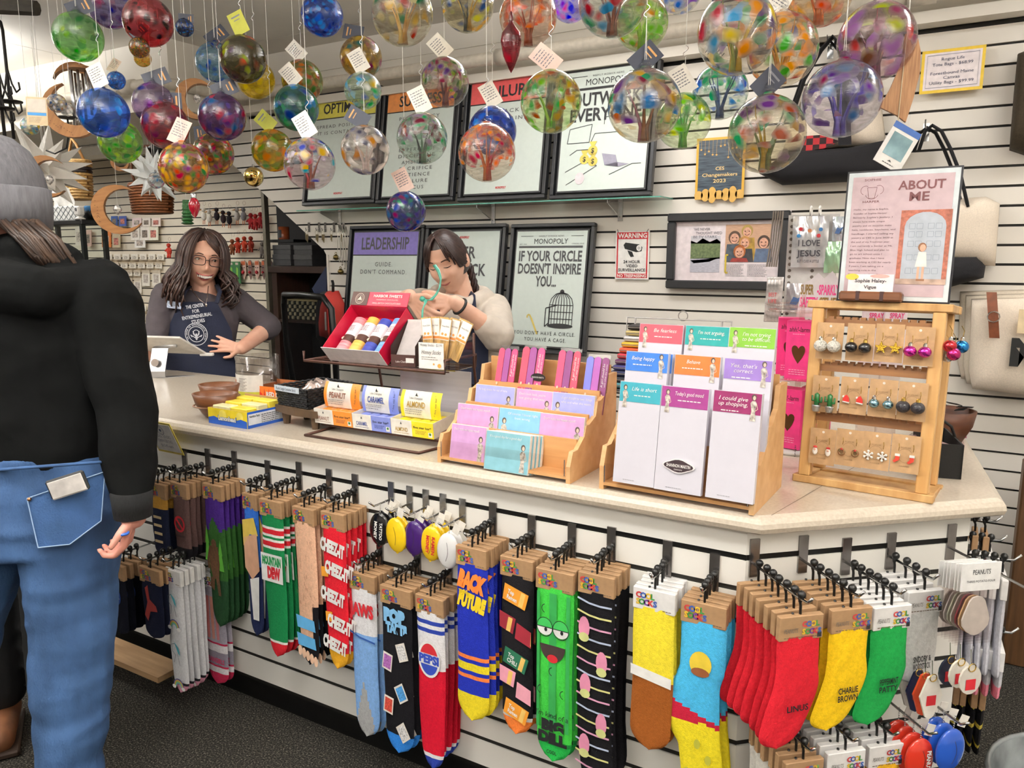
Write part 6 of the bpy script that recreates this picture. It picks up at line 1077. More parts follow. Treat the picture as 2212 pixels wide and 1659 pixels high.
def ering(kind,T,lab):
    t=thing('earring_card',lab,'earrings',T,'earrings on kraft cards'); cw,ch=.058,.085
    MB().box(-cw/2,cw/2,-.001,0,-ch,0).build('kraft_card',KRAFT,t); b=MB(); disc(b,0,-.008,.003,.003,-.0015,10); b.build('hang_hole',mat('d8cfc4',.6),t)
    b=MB(); ring(b,0,-.045,.014,.0006,-.0016,16,20,160); ring(b,0,-.05,.012,.0006,-.0016,16,200,340); tadd(b,'SOPHIE',0,-.030,.0035,.02,y=-.0016); tadd(b,'HARPER',0,-.072,.0035,.02,y=-.0016); b.build('card_print',mat('7a5c3e',.6),t)
    for s in (-1,1):
        x=s*.0145; e=MB().tube([(x,-.002,-.022),(x+.001,-.006,-.020),(x+.002,-.006,-.027),(x+.001,-.005,-.036)],.0007,5).build('ear_wire',GW2,t); y=-.012; z=-.05; b=MB()
        if kind in ('pearl','black','pink','blue','gblack'):
            r={'pearl':.0150,'black':.0135,'pink':.0135,'blue':.0115,'gblack':.0145}[kind]; b.ell((x,-.005-r,z-.004),(r,r,r*.92),16,10); m=mat({'pearl':'d8d4ca','black':'17171a','pink':'c02a98','blue':'7ea6b4','gblack':'1c1a24'}[kind],{'pearl':.9,'gblack':.6}.get(kind,.15),{'pink':.8,'blue':.9}.get(kind,0),noise=.3 if kind in('pearl','gblack') else .03,scale=300,bump=.9 if kind in('pearl','gblack') else 0,coat=.5)
            b.build('bauble',m,t,True); MB().lathe([(.005,0),(.0045,.006),(.002,.009)],10,TR((x,-.005-r,z+r*.8-.004))).build('bauble_cap',mat('d8d4cc',.2,1) if kind in('pink','blue','pearl') else GW2,t)
        elif kind=='star':
            b.prism([(x+(.015 if k%2==0 else .006)*math.sin(R(36*k)),z-.003+(.015 if k%2==0 else .006)*math.cos(R(36*k))) for k in range(10)],-.010,-.005); b.build('star',mat('c9a03a',.25,1,noise=.4,scale=400,bump=.6),t)
        elif kind=='cactus':
            b.tube([(x,y,z-.02),(x,y,z+.006),(x,y,z+.010)],[.0055,.006,.001],8); b.tube([(x,y,z-.008),(x-.010,y,z-.008),(x-.0105,y,z+.003)],[.003,.003,.002],7); b.tube([(x,y,z-.012),(x+.010,y,z-.011),(x+.0105,y,z+.001)],[.003,.003,.002],7); b.build('cactus',mat('1f6b34',.3,noise=.25,scale=300),t,True); MB().lathe([(.0001,-.034),(.007,-.034),(.0095,-.021),(.0095,-.019),(.0001,-.019)],14,TR((x,y,z))).build('pot',mat('b9bcc0',.3,.8),t,True)
        elif kind=='hat':
            b.prism([(x-.007,z-.006),(x+.007,z-.008),(x+.006,z+.001),(x+.001,z+.009),(x-.006,z+.004)],-.008,-.004); b.build('hat',mat('c8302a',.4),t); b=MB(); b.tube([(x-.007,-.006,z-.007),(x+.007,-.006,z-.009)],.0025,6); b.ell((x-.006,-.006,z+.004),.0028,8,6); b.build('fur_trim',WHT,t,True)
        elif kind=='santa':
            b.ell((x,-.006,z-.004),(.006,.003,.009),12,8); b.build('beard',mat('e9e4de',.6,bump=.4,scale=300),t,True); MB().ell((x,-.008,z),(.003,.002,.0025),8,6).build('face',mat('d8a58c',.6),t,True); MB().ell((x,-.006,z+.006),(.005,.003,.003),8,6).build('hat',mat('b8302a',.5),t,True)
        elif kind=='wreath':
            b.torus((x,-.006,z-.003),.006,.0026,14,6,ax='y'); b.build('wreath',mat('2f6a38',.5,noise=.5,scale=500,c2='a04030'),t,True); MB().ell((x,-.008,z+.004),(.003,.002,.0025),8,6).build('bow',mat('b0302a',.5),t,True)
        elif kind=='flake':
            for k in range(3): a_=R(60*k+30); b.tube([(x-.011*math.cos(a_),-.005,z-.003-.011*math.sin(a_)),(x+.011*math.cos(a_),-.005,z-.003+.011*math.sin(a_))],.0016,5)
            for k in range(6): a_=R(60*k+30); b.ell((x+.009*math.cos(a_),-.005,z-.003+.009*math.sin(a_)),.003,8,5)
            b.build('snowflake',WHT,t,True)
        elif kind=='stocking':
            b.prism([(x-.004,z+.006),(x+.004,z+.006),(x+.004,z-.006),(x-.005,z-.013),(x-.009,z-.010),(x-.004,z-.004)],-.008,-.004); b.build('stocking',mat('c83c2c',.4),t); MB().box(x-.005,x+.005,-.009,-.003,z+.002,z+.007).build('cuff',WHT,t)
    return t
ROWS=[[((1796,697),'pearl','white beaded ball earrings'),((1862,699),'black','ribbed black bauble earrings'),((1925,700),'star','gold glitter star earrings'),((1990,706),'pink','shiny magenta bauble earrings')],
[((1786,812),'cactus','green cactus in silver pot earrings'),((1848,815),'hat','small red santa hat earrings'),((1911,820),'blue','silver blue bauble earrings'),((1975,826),'gblack','black glitter ball earrings')],
[((1780,926),'santa','tiny white santa face earrings'),((1838,928),'wreath','tiny green wreath earrings'),((1896,934),'flake','white snowflake earrings'),((1960,940),'stocking','tiny red stocking earrings')]]
for ri,row in enumerate(ROWS):
    for (px,py),kd,lab in row: p=est(px,py,-.006); ering(kd,Te@TR((p.x,-.006,p.z)),lab+' on a kraft card, %s row of stand'%('top','middle','bottom')[ri])
for i,(c_,px,py) in enumerate((('b02a6a',2060,765),('2a78b8',2078,752),('b8323a',2052,748),('c8c4c8',2046,772))):
    p=aP(px,py,Te@V((w_+.02,0,0)),Te.to_3x3()@V((0,1,0))); t=thing('bauble_earring',('magenta','blue','red','silver')[i]+' bauble earring hanging on the stand side','earring',TR(p+V((0,.03*(i%2),0))),'bauble earrings on the stand side'); MB().ell((0,0,0),.014,14,10).build('bauble',mat(c_,.15,.8),t,True); MB().lathe([(.005,.012),(.004,.019),(.001,.021)],10).build('bauble_cap',mat('d8d4cc',.2,1),t); MB().tube([(0,0,.02),(.002,0,.034),(-.004,0,.045)],.0007,5).build('ear_wire',GW2,t)
# ABOUT ME sign in clear holder
def sp(px,py,y): return Te.inverted()@aP(px,py,Te@V((0,y,0)),Te.to_3x3()@V((0,1,0)))
p0=sp(1808,634,.03); p1=sp(2053,638,.03); p2=sp(1827,373,.03); w_s=p1.x-p0.x; h_s=p2.z-he
t=thing('about_sign','pale mauve ABOUT ME sign in a clear holder on the earring stand','sign',Te@TR((p0.x,.03,he+.001))); 
MB().box(0,w_s,0,.002,0,h_s).build('holder_back',mat('1c1c22',.3),t); MB().box(.004,w_s-.004,-.001,0,.004,h_s-.004).build('white_border',mat('d5dde0',.4),t); MB().box(.014,w_s-.014,-.0018,-.001,.014,h_s-.014).build('mauve_page',mat('bda6ab',.4),t)
RB=mat('6b3a3c',.5); tprint(t,[('ABOUT',w_s*.67,h_s*.845,.019,w_s*.40,RB,'c',.02),('ME',w_s*.66,h_s*.76,.019,w_s*.17,RB,'c',.02)],TR((0,-.0026,0)))
for i,s in enumerate(('Hello, my name is Sophie,','founder of Sophie-Harper','formerly Sophie\'s Joolary. I','always have made unique','jewelry and on occasion make','hats, necklaces, keychains, and','handbags. I started selling my','jewelry at CES in June 2020 at','the end of my Freshman year.','I am currently a Senior at Mt.','Blue High School and plan to','go to art school once I','graduate. Now that I have','been working at CES for nearly','3 years, I am taking on a','teaching role in the','Makerspace to share the')): text(t,s,w_s*.09,h_s*(.70-.031*i),.0036,mat('6a5458',.5),min(w_s*.40,.00235*len(s)*1.25),TR((0,-.0026,0)),'l')
b=MB(); cx_,cz_=w_s*.24,h_s*.83; ring(b,cx_,cz_,.014,.0007,-.0026,14,200,340); ring(b,cx_-.014,cz_+.006,.010,.0007,-.0026,12,60,250); ring(b,cx_+.014,cz_+.006,.010,.0007,-.0026,12,-70,120); line(b,[(cx_-.01,cz_+.012),(cx_-.006,cz_-.012),(cx_+.006,cz_-.012),(cx_+.01,cz_+.012),(cx_-.01,cz_+.012)],.0007,-.0026); b.build('flower_print',RB,t); tprint(t,[('SOPHIE',cx_,h_s*.92,.005,.035,RB),('HARPER',cx_,h_s*.755,.005,.035,RB)],TR((0,-.0026,0)))
def rz(x0,x1,z0_,z1,nm,m,y): b=MB(); rect(b,w_s*x0,w_s*x1,h_s*z0_,h_s*z1,y); b.build(nm,m,t)
rz(.52,.95,.14,.69,'brick_print',mat('a8624e',.6,noise=.2,scale=150),-.0024); b=MB(); flat(b,[(w_s*.56,h_s*.17),(w_s*.91,h_s*.17),(w_s*.91,h_s*.57)]+[(w_s*(.735+.175*math.cos(R(a))),h_s*(.57+.105*math.sin(R(a)))) for a in range(0,181,20)]+[(w_s*.56,h_s*.57)],-.0028); b.build('door_print',mat('aeb4bd',.5),t)
b=MB(); 
for x in (.60,.665,.76,.825):
    for z in (.22,.32,.42,.49,.55): line(b,[(w_s*x,h_s*z),(w_s*(x+.05),h_s*z),(w_s*(x+.05),h_s*(z+.04)),(w_s*x,h_s*(z+.04)),(w_s*x,h_s*z)],.0008,-.0031)
b.build('panel_lines_print',mat('858d98',.5),t); rz(.52,.95,.14,.18,'step_print',mat('b59a8a',.6,noise=.2),-.003)
b=MB(); flat(b,[(w_s*.68,h_s*.27),(w_s*.78,h_s*.27),(w_s*.765,h_s*.38),(w_s*.70,h_s*.38)],-.0034); b.build('dress_print',mat('efe6e0',.6),t); b=MB(); rect(b,w_s*.70,w_s*.72,h_s*.17,h_s*.27,-.0034); rect(b,w_s*.74,w_s*.76,h_s*.17,h_s*.27,-.0034); disc(b,w_s*.733,h_s*.41,.006,.008,-.0034,12); b.build('skin_print',mat('d8a68c',.6),t); b=MB(); disc(b,w_s*.728,h_s*.415,.0085,.010,-.0033,12); rect(b,w_s*.70,w_s*.77,h_s*.165,h_s*.18,-.0036); b.build('hair_print',mat('8a5f42',.6),t)
# name card on walnut block
p0=sp(1811,636,-.02); p1=sp(1948,636,-.02); w_n=p1.x-p0.x; t=thing('name_card','white name card with yellow corners in a walnut block','name card',Te@TR((p0.x,-.02,he+.001)))
MB().bbox(0,w_n,0,.03,0,.021,.004).build('wood_block',WALN,t); 
for x in (.28,.66): MB().box(w_n*x,w_n*(x+.06),-.0004,.03,.001,.0215).build('dark_inlay',mat('3a1f1c',.4),t)
cd_=MB().box(w_n*.12,w_n*.84,.012,.0135,.016,.06).build('card',mat('f2eaea',.5),t); b=MB(); disc(b,w_n*.18,.054,.014,.007,.0114); b.build('yellow_print',mat('e9c84a',.5),cd_); b=MB(); disc(b,w_n*.62,.056,.02,.004,.0114); b.build('pink_print',mat('e8a8a0',.5),cd_); tprint(cd_,[('Sophie Haley-',w_n*.48,.042,.0075,w_n*.5,mat('3a3438',.5),'c',.02),('Vigue',w_n*.48,.028,.0075,w_n*.2,mat('3a3438',.5),'c',.02)],TR((0,.0112,0)))
# black felt basket, bowl and pink packet at the right end
T,w_=boxat((2000,1030),(2076,1036),.2); t=thing('black_felt_basket','black felt basket with cut-out handle at the counter end','basket',T); FE=mat('1b1a19',.95,noise=.15,scale=200); w2=w_; d2=.2
for x0,x1,y0,y1 in ((0,w2,0,.004),(0,w2,d2-.004,d2),(0,.004,0,d2),(w2-.004,w2,0,d2)): MB().box(x0,x1,y0,y1,0,.085).build('wall_panel',FE,t)
b=MB(); b.tube([(.0,d2*.5,.085),(.01,d2*.5,.11),(w2*.5,d2*.5,.13),(w2-.01,d2*.5,.11),(w2,d2*.5,.085)],.012,8,flat=.3); b.build('handle',FE,t,True); MB().box(.004,w2-.004,.004,d2-.004,.0,.004).build('floor',FE,t)
for k in range(4): MB().box(.01+.012*k,.05+.012*k,.02,.15,.05+.006*k,.051+.006*k,RZ(8*k)).build('paper_slip',mat(('d8b8a8','c8a8a0','e0d0c8','a8888a')[k],.4),t)
a=aZ(2038,953,ZT); t=thing('brown_pot','brown wooden bowl of dark chips behind the felt basket','bowl',TR(a)); MB().lathe([(.0001,0),(.045,0),(.07,.05),(.078,.095),(.07,.095),(.06,.05),(.0001,.02)],24).build('bowl_body',woodmat('5a3018','42210f',.5,8,(1,1,8)),t,True)
for k in range(6): q=random.Random(k); MB().box(-.02,.02,-.012,.012,-.001,.001,TR((q.uniform(-.04,.05),q.uniform(-.03,.03),.096+.003*k))@RZ(q.uniform(0,180))@RX(q.uniform(-20,20))).build('dark_chip',BLK,t)
a=aZ(2063,944,ZT); t=thing('pink_packet','small pink paper packet behind the felt basket','packet',TR(a)); pillow([(-.03,0),(.03,0),(.026,.045),(0,.06),(-.026,.045)],.02).build('packet_body',mat('cf7fa0',.5),t,True); MB().box(-.02,.02,-.022,-.018,.004,.007).build('print_strip',mat('a84a78',.5),t)
# pink alarm boxes on a clear spinner
a=aZ(1690,975,ZT); sx=thing('acrylic_spinner','clear acrylic spinner stand with white base behind the earring stand','display stand',TR((a.x+.02,a.y+.06,ZT)))
MB().lathe([(.0001,0),(.10,0),(.10,.008),(.0001,.01)],28).build('base_disc',mat('e2dfe0',.3),sx,True); MB().tube([(0,0,.01),(0,0,.43)],.008,10).build('spindle',ACR,sx,True)
for z in (.19,.385):
    MB().lathe([(.02,z),(.09,z),(.09,z+.004),(.02,z+.004)],24).build('clear_tray',ACR,sx,True); MB().torus((0,0,z+.018),.095,.003,24,6).build('clear_rail',ACR,sx,True)
HP=mat('e83a86',.4)
def alarm(px,py,Yp,rzz,z,lab):
    p=aY(px,py,Yp); t=thing('alarm_box',lab,'box',TR((p.x,p.y,z))@RZ(rzz),'pink alarm boxes'); MB().bbox(0,.07,0,.055,0,.165,.001).build('carton',HP,t); b=MB(); ht=[(.035+.018*math.sin(R(a))**3*1.0,.085+.016*(13*math.cos(R(a))-5*math.cos(R(2*a))-2*math.cos(R(3*a)))/13) for a in range(0,360,12)]; flat(b,[(x,z*1.5-.05) for x,z in ht],-.001); b.build('heart_window',mat('5a3a1e',.3,.4),t)
    G=TR((0,-.0016,0)); text(t,'ahh!-larm',.035,.135,.014,mat('3a1a24',.5),.054,G,bold=.0,shear=.2); b=MB(); txlines(b,.012,.058,.03,.006,3,.002,-.0014,3); txlines(b,.018,.052,.128,.006,1,.0016,-.0014,3); b.build('small_print',mat('f6b0cc',.5),t); text(t,'ahh!-larm',.075,-.028,.011,mat('3a1a24',.5),.09,TR((.071,0,0))@RZ(90)@RY(90)@TR((-.05,0,0)),'c',shear=.2)
alarm(1694,800,a.y+.02,-8,ZT+.197,'hot pink alarm box with heart window, upper front of the spinner'); alarm(1676,800,a.y+.09,12,ZT+.197,'hot pink alarm box with heart window, upper rear of the spinner'); alarm(1672,965,a.y+.0,-14,ZT+.012,'hot pink alarm box on the lower spinner tray, left'); alarm(1722,975,a.y+.05,-8,ZT+.012,'hot pink alarm box on the lower spinner tray, right')
p=aY(1772,660,a.y+.06); t=thing('spinner_header','white SUPER-SPARKLY SAFETY STUFF header card above the pink boxes','sign',TR((p.x-.06,p.y,ZT+.37))); k=dep(p)/F
MB().prism([(0,0),(.11,0),(.11,.07),(.10,.105),(.085,.125),(.065,.105),(.05,.12),(.03,.10),(.01,.09)],-.002,0).build('card',mat('e6dfe4',.4),t); tprint(t,[('SUPER',.024,.062,.026,.034,mat('8a6a2a',.5),'c',.03),('-SPARKLY',.078,.062,.026,.056,mat('e8458e',.5),'c',.03),('SAFETY',.03,.028,.026,.046,mat('e8458e',.5),'c',.03),('STUFF',.082,.028,.026,.05,mat('8a6a2a',.5),'c',.03)],TR((0,-.003,0)))
for i,px in enumerate((1868,1912)):
    p=aY(px,675,2.25); t=thing('pepper_spray_box','small white PEPPER SPRAY box seen through the earring stand, %s one'%('left','right')[i],'box',TR((p.x,2.25,p.z-.10))@RZ(15),'pepper spray boxes'); MB().bbox(0,.055,0,.04,-.05,.125,.002).build('carton',mat('e8dce2',.4),t); MB().box(.004,.05,.004,.036,ZT-(p.z-.10),-.05).build('acrylic_riser',ACR,t); tprint(t,[('PEPPER',.03,.105,.014,.036,mat('d8457e',.5),'c',.03),('SPRAY',.03,.085,.014,.036,mat('d8457e',.5),'c',.03)],TR((0,-.001,0)))
# pegboard with novelty pouches
p=aY(1690,700,2.56); t=thing('pegboard_stand','white perforated pegboard stand behind the pink boxes','display stand',TR((p.x,2.56,ZT))); q=aY(1815,462,2.56); w_=q.x-p.x; h_=q.z-ZT
MB().box(0,w_,0,.004,0,h_).build('board',mat('d9d6d4',.4),t); HOL=mat('6a5f58',.7)
b=MB()
for k in range(26): disc(b,.012,h_-.016-k*.0195,.0055,.0055,-.001,8); disc(b,w_-.07,h_-.016-k*.0195,.0055,.0055,-.001,8)
tag(b.build('perforation',HOL,t),kind='stuff')
for x in (w_*.45,w_*.62): MB().torus((x,-.01,h_+.01),.014,.003,12,6,ax='x').build('hook_loop',WHT,t)
for i,(tlp,brp,c_,lab,tx) in enumerate((((1714,468),(1785,578),'d9dade','glossy foil pouch reading I LOVE JESUS on pegboard',('I LOVE','JESUS','BUT I CUSS A LITTLE')),((1700,612),(1745,676),'d6d3d8','glossy foil pouch with bird print, low on pegboard',()),((1800,468),(1830,520),'c8d2dc','glossy foil pouch with blue bird beside the ABOUT ME sign',()),((1783,522),(1822,590),'9cc4a0','green packet beside the ABOUT ME sign',()))):
    a_=aY(*tlp,2.53); c2=aY(*brp,2.53); w2=c2.x-a_.x; h2=a_.z-c2.z; t=thing('novelty_pouch',lab,'pouch',TR((a_.x,2.53,c2.z)),'novelty pouches on pegboard')
    q=random.Random(i); MB().grid(lambda u,v:(u*w2,-.010*math.sin(PI*u)*math.sin(PI*v)-.002*math.sin(17*u+9*v),v*h2),10,12).build('foil_body',mat(c_,.15,.35,noise=.12,scale=25,coat=.8),t,True)
    for j,s in enumerate(tx): text(t,s,w2*.5,h2*(.42,.22,.10)[j],h2*(.12,.12,.05)[j],mat('3a3a42',.5),w2*(.6,.66,.6)[j],TR((0,-.0135,0)),bold=.02)
    if i==0:
        for x,z,c in ((.25,.75,'c0303a'),(.5,.72,'d08a60'),(.8,.74,'3a7ab8'),(.75,.62,'c0303a'),(.2,.62,'3a8ac8')): b=MB(); disc(b,x*w2,z*h2,.006,.006,-.0135,10); b.build('sticker_print',mat(c,.4),t)
    if i in(1,2): b=MB(); flat(b,[(w2*.2,h2*.3),(w2*.5,h2*.28),(w2*.8,h2*.6),(w2*.55,h2*.5),(w2*.35,h2*.55)],-.0135); b.build('bird_print',mat('3f5f92',.5),t)
for i in range(5):
    p=aY(1668+5*i,520,2.50); t=thing('chain_strand','grey chain strand hanging left of the pegboard, %s of five'%('first','second','third','fourth','fifth')[i],'chain',TR(p),'grey chain strands'); MB().tube([(0,0,.09),(-.004,0,.0),(-.012,0,-.08)],.0028,6).build('strand',mat('8a8078',.35,.6),t)
for i in range(3):
    p=aY(1664+7*i,640,2.48); t=thing('foil_bag','crinkled clear foil bag left of the pegboard, %s of three'%('first','second','third')[i],'bag',TR(p),'clear foil bags'); pillow([(-.016,-.08),(.016,-.08),(.018,.06),(-.012,.06)],.01).build('bag_body',mat('c9c4c2',.2,.3,noise=.3,scale=40),t,True); 
    if i==1: tprint(t,[('BEST',0,.0,.012,.024,RED),('LIFE',0,-.02,.012,.024,RED)],TR((0,-.014,0)))
# ================= socks and small goods on the counter pegs =================
NTH=['front','second','third','fourth','fifth','sixth','seventh']
RNB=[mat(c,.5) for c in ('c03a3a','3a5aa8','d8b030','3f8a44','6a3a90')]; KR2=mat('9e7c59',.7,noise=.06,scale=80); WCARD=mat('e6e4e2',.6)
def sm(c): return mat(c,.9,noise=.07,scale=160,bump=.35,bscale=420,spec=.2)
EN=V((.745,.667,0)).normalized(); NN=V((.667,-.745,0)).normalized()
def sockmesh(name,w,L,mats,mf,cx=None,ws=None,nv=30,th=.010,seed=0):
    q=random.Random(seed); ph=q.uniform(0,6); b=MB(); cx=cx or (lambda v:0); ws=ws or (lambda v:1)
    def wd(v): k=ws(v)*(1-.03*v); return w*k*(math.sqrt(max(0.0,1-((v-.86)/.14)**2)) if v>.86 else 1)
    for sgn in (-1,1):
        def fn(u,v):
            x=(u-.5)*2; t=th*(1-abs(x)**3)**.6 if abs(x)<1 else 0
            t*=(.75+.25*math.sin(PI*min(1,v*1.4)))
            return (cx(v)+x*max(wd(v),.0008)/2+.0012*math.sin(9*v+ph),sgn*(t+.0009*math.sin(23*v+7*x+ph)*(1-abs(x)))-.0,-v*L)
        b.grid((lambda u,v,f=fn:f(u,v)) if sgn<0 else (lambda u,v,f=fn:f(1-u,v)),14,nv,mf=(lambda u,v:mf(u,v)) if sgn<0 else (lambda u,v:mf(1-u,v)))
    # faces run top to bottom: flip so that normals point outwards
    b.f=[tuple(reversed(f)) for f in b.f]
    return b.mesh(name,mats,True)
def cardmesh(w,h=.05,d=.014):
    b=MB(); b.bbox(-w/2,w/2,-d/2,d/2,-h,0,.0015); b.box(-.012,.012,-.002,.002,-.0,.0008); return b
def hangermesh(hh):
    b=MB(); b.tube([(0,0,-hh-.012),(0,.001,-hh*.5),(0,.003,-.012),(0,.0,-.004),(0,-.004,.0)],[.0026,.0028,.003,.0034,.003],7); b.ell((0,0,.004),.0085,10,7); b.tube([(0,.006,0),(0,.003,-.012)],.004,6); b.tube([(-.014,.004,-hh-.004),(-.014,.004,-hh+.003)],.0028,6); return b
HNG={}
def cardprint(o,w,kind,wc,d=.014):
    y=-d/2-.0012; G=TR((0,0,0))
    if kind==1: L=[('C',-.36),('O',-.245),('O',-.125),('L',-.02)]; L2=[('S',-.37),('O',-.275),('C',-.165),('K',-.06),('S',.04)]; s=1.0
    else: L=[('C',.06),('O',.16),('O',.26),('L',.36)]; L2=[('S',.05),('O',.14),('C',.23),('K',.32),('S',.41)]; s=.85
    for i,(c,x) in enumerate(L): text(o,c,x*w,-.022,.0125*s,RNB[i%5],None,TR((0,y,0)),bold=.05)
    for i,(c,x) in enumerate(L2): text(o,c,x*w,-.0375,.0125*s,RNB[(i+2)%5],None,TR((0,y,0)),bold=.05)
    if kind==2: text(o,'PEANUTS',-.24*w,-.033,.009,mat('6a6660',.6),.32*w,TR((0,y,0)),shear=.2); b=MB(); rect(b,.36*w,.46*w,-.046,-.036,y); b.build('dark_square_print',INK,o)
    b=MB(); txlines(b,.22*w if kind==1 else -.4*w,.44*w,-.044,.01,1,.0018,y,3); b.build('size_print',mat('6a5844',.6),o)
def peg(br,cm,n,spec,face='f',sp=.021,side=1,tip=.035,hh=.036,rowlab=''):
    if face=='f':
        if br: X0=aY(*br,YC).x; p=aX(*cm,X0); 
        else: p=aY(*cm,spec.get('Yf',1.40)); X0=p.x
        if not (1.25<p.y<1.56): p=aY(*cm,1.40); X0=p.x
        A0=V((X0,YC,p.z+hh)); nd=V((0,-1,0)); xd=V((1,0,0))
    elif face=='c':
        a=aP(*br,(-.341,1.60,0),NN); p=aP(*cm,a,EN); A0=V((a.x,a.y,p.z+hh)); nd=NN; xd=EN; ln=(V((p.x,p.y,0))-V((a.x,a.y,0))).dot(NN)
        if not (.1<ln<.36): p=aP(*cm,V((-.341,1.60,0))+NN*.24,NN); a=V((p.x,p.y,0))-NN*.24; A0=V((a.x,a.y,p.z+hh))
    else:
        nd=V((1,.06,0)).normalized(); xd=V((-.06,1,0)).normalized(); p=aY(*cm,spec.get('Y',2.1)); A0=V((.072,p.y,p.z+hh))
    P0=V((p.x,p.y,p.z+hh)); ln=(P0-A0).dot(nd); lab=spec['lab']
    # the peg itself
    t=thing('peg_hook','chrome peg hook carrying the %ss'%lab,'hook',frame(A0,xd,-nd),'chrome peg hooks on the counter')
    MB().box(-.011,.011,-.005,.004,-.035,.05).build('back_plate',mat('8a8684',.2,.9),t); MB().tube([(0,-.004,-.006),(0,-ln+.01,-.006),(0,-ln-tip*.6,-.003),(0,-ln-tip,.012)],.003,8).build('bar',CHROME,t,True)
    # prototype sock
    w=spec.get('w',.088); wc=spec.get('wc',0); cw=spec.get('cw',w*1.02)
    first=None; zs=(p.z-.042-aP(cm[0],spec['toe'],p,nd).z)/spec['L'] if 'toe' in spec else 1
    for i in range(n):
        q=random.Random(sum(map(ord,lab))%1000+i); T=frame(P0-nd*(i*sp),xd,-nd)@TR((q.uniform(-.003,.003)*(i>0),0,0))@RZ(q.uniform(-4,4)*(i>0)+spec.get('rz',0))@RY(q.uniform(-1,1)*(i>0)); L_='%s, %s on its peg'%(lab,NTH[i] if i<7 else 'back')
        if first is None:
            t=thing(spec.get('name','crew_sock'),L_,spec.get('cat','sock'),T,spec.get('group','socks on the counter pegs'))
            k=round(hh,3); HNG.setdefault(k,hangermesh(hh).mesh('hanger',BLKPL,True)); link('hanger',HNG[k],t)
            c=cardmesh(cw).build('header_card',WCARD if wc else KR2,t,T=TR((0,0,-hh)))
            s=link('sock_body',sockmesh('sock_body',w,spec['L'],[sm(m) for m in spec['m']],spec['mf'],spec.get('cx'),spec.get('ws'),spec.get('nv',40),seed=sum(map(ord,lab))%97),t,TR((0,0,-hh-.042))@M.Diagonal((1,1,zs,1)))
            cardprint(c,cw,spec.get('cp',1),wc)
            if 'pr' in spec: spec['pr'](s,w,spec['L'])
            first=t
        else:
            r=first.copy(); COL.objects.link(r); r.matrix_basis=T; r['label']=L_
            for ch in first.children:
                d=ch.copy(); COL.objects.link(d); d.parent=r
                if ch.name.startswith('sock_body') and i<=spec.get('keep',2):
                    for g in ch.children: e=g.copy(); COL.objects.link(e); e.parent=d
    return first
Yp=-.0118
def dec(s,name,m,*polys,y=Yp):
    b=MB(); [flat(b,p,y) for p in polys]; return b.build(name,m,s)
def lt_(s,t,x,z,h,w,m,bold=.03,shear=0,rot=0,y=Yp-.0006): return text(s,t,x,z,h,m,w,TR((0,y,0)),'c',bold,shear,0,'lettering',1,rot)
def stripes(*bands):   # (v_limit, material index) from the top
    def f(u,v):
        for lim,k in bands:
            if v<lim: return k
        return bands[-1][1]
    return f
W_=mat('f0efec',.8); K_=mat('16161a',.8); Y_=mat('f0d020',.8); O_=mat('ee8432',.8); R_=mat('c3202c',.8); B_=mat('2a46b0',.8); G_=mat('1f8a4a',.8)
# --- top row, left to right ---
peg((399,972),(341,1044),4,dict(toe=1195,lab='navy skeleton print sock',L=.22,m=['1c2238','b98a3a'],mf=stripes((.2,1),(1,0)),w=.085,pr=lambda s,w,L:[dec(s,'bone_print',mat('c9b48a',.8),[(-.02,-.08-.03*k),(.02,-.08-.03*k),(.02,-.07-.03*k),(-.02,-.07-.03*k)]) for k in range(4)]))
peg((450,985),(388,1043),5,dict(toe=1205,lab='brown sock with red ring badge',L=.20,m=['5d4542','17151a'],mf=stripes((.8,0),(1,1)),w=.075,cw=.078,pr=lambda s,w,L:(ring((b:=MB()),0,-.085,.022,.007,Yp,20),line(b,[(-.015,-.07),(.015,-.10)],.007,Yp),b.build('red_ring_print',R_,s),lt_(s,'GHOSTBUSTERS',0,-.125,.006,.05,mat('2a1c1c',.8)))))
def bigf(s,w,L):
    b=MB(); q=random.Random(2)
    for x,z,h in ((-.03,-.16,.09),(-.012,-.17,.06),(.028,-.18,.08),(.012,-.17,.05)): flat(b,[(x-.013,z),(x+.013,z),(x+.006,z+h*.5),(x+.009,z+h*.5),(x,z+h),(x-.009,z+h*.5),(x-.006,z+h*.5)],Yp)
    b.build('pine_print',mat('4f9a2c',.8),s)
    b=MB(); disc(b,.0,-.115,.012,.013,Yp-.0004); flat(b,[(-.02,-.12),(.018,-.12),(.022,-.165),(.015,-.20),(-.012,-.205),(-.024,-.165)],Yp-.0004); flat(b,[(-.02,-.2),(-.004,-.2),(-.010,-.235),(-.03,-.225)],Yp-.0004); flat(b,[(.0,-.2),(.016,-.2),(.020,-.245),(.008,-.245)],Yp-.0004); line(b,[(-.018,-.125),(-.03,-.16),(-.028,-.18)],.009,Yp-.0004); b.build('hairy_walker_print',mat('5d3d22',.8,noise=.2,scale=200),s)
peg((508,998),(460,1046),6,dict(toe=1345,lab='purple and forest green sock with hairy walker',L=.33,m=['43247c','2c5a24','1f4226'],mf=lambda u,v:0 if v<.2+.05*math.sin(u*9) else (1 if v<.62 else 2),w=.085,pr=bigf,ws=lambda v:1-.35*max(0,v-.6)))
def face3(s,w,L):
    dec(s,'hair_print',mat('e3c65a',.8),[(-.03,-.03),(.02,-.02),(.035,-.06),(.0,-.06),(-.03,-.09)]); dec(s,'face_print',mat('d9a888',.8),[(-.028,-.07),(.03,-.055),(.034,-.14),(.0,-.165),(-.028,-.14)]); dec(s,'collar_print',W_,[(-.01,-.165),(.03,-.155),(.02,-.26),(-.005,-.26)])
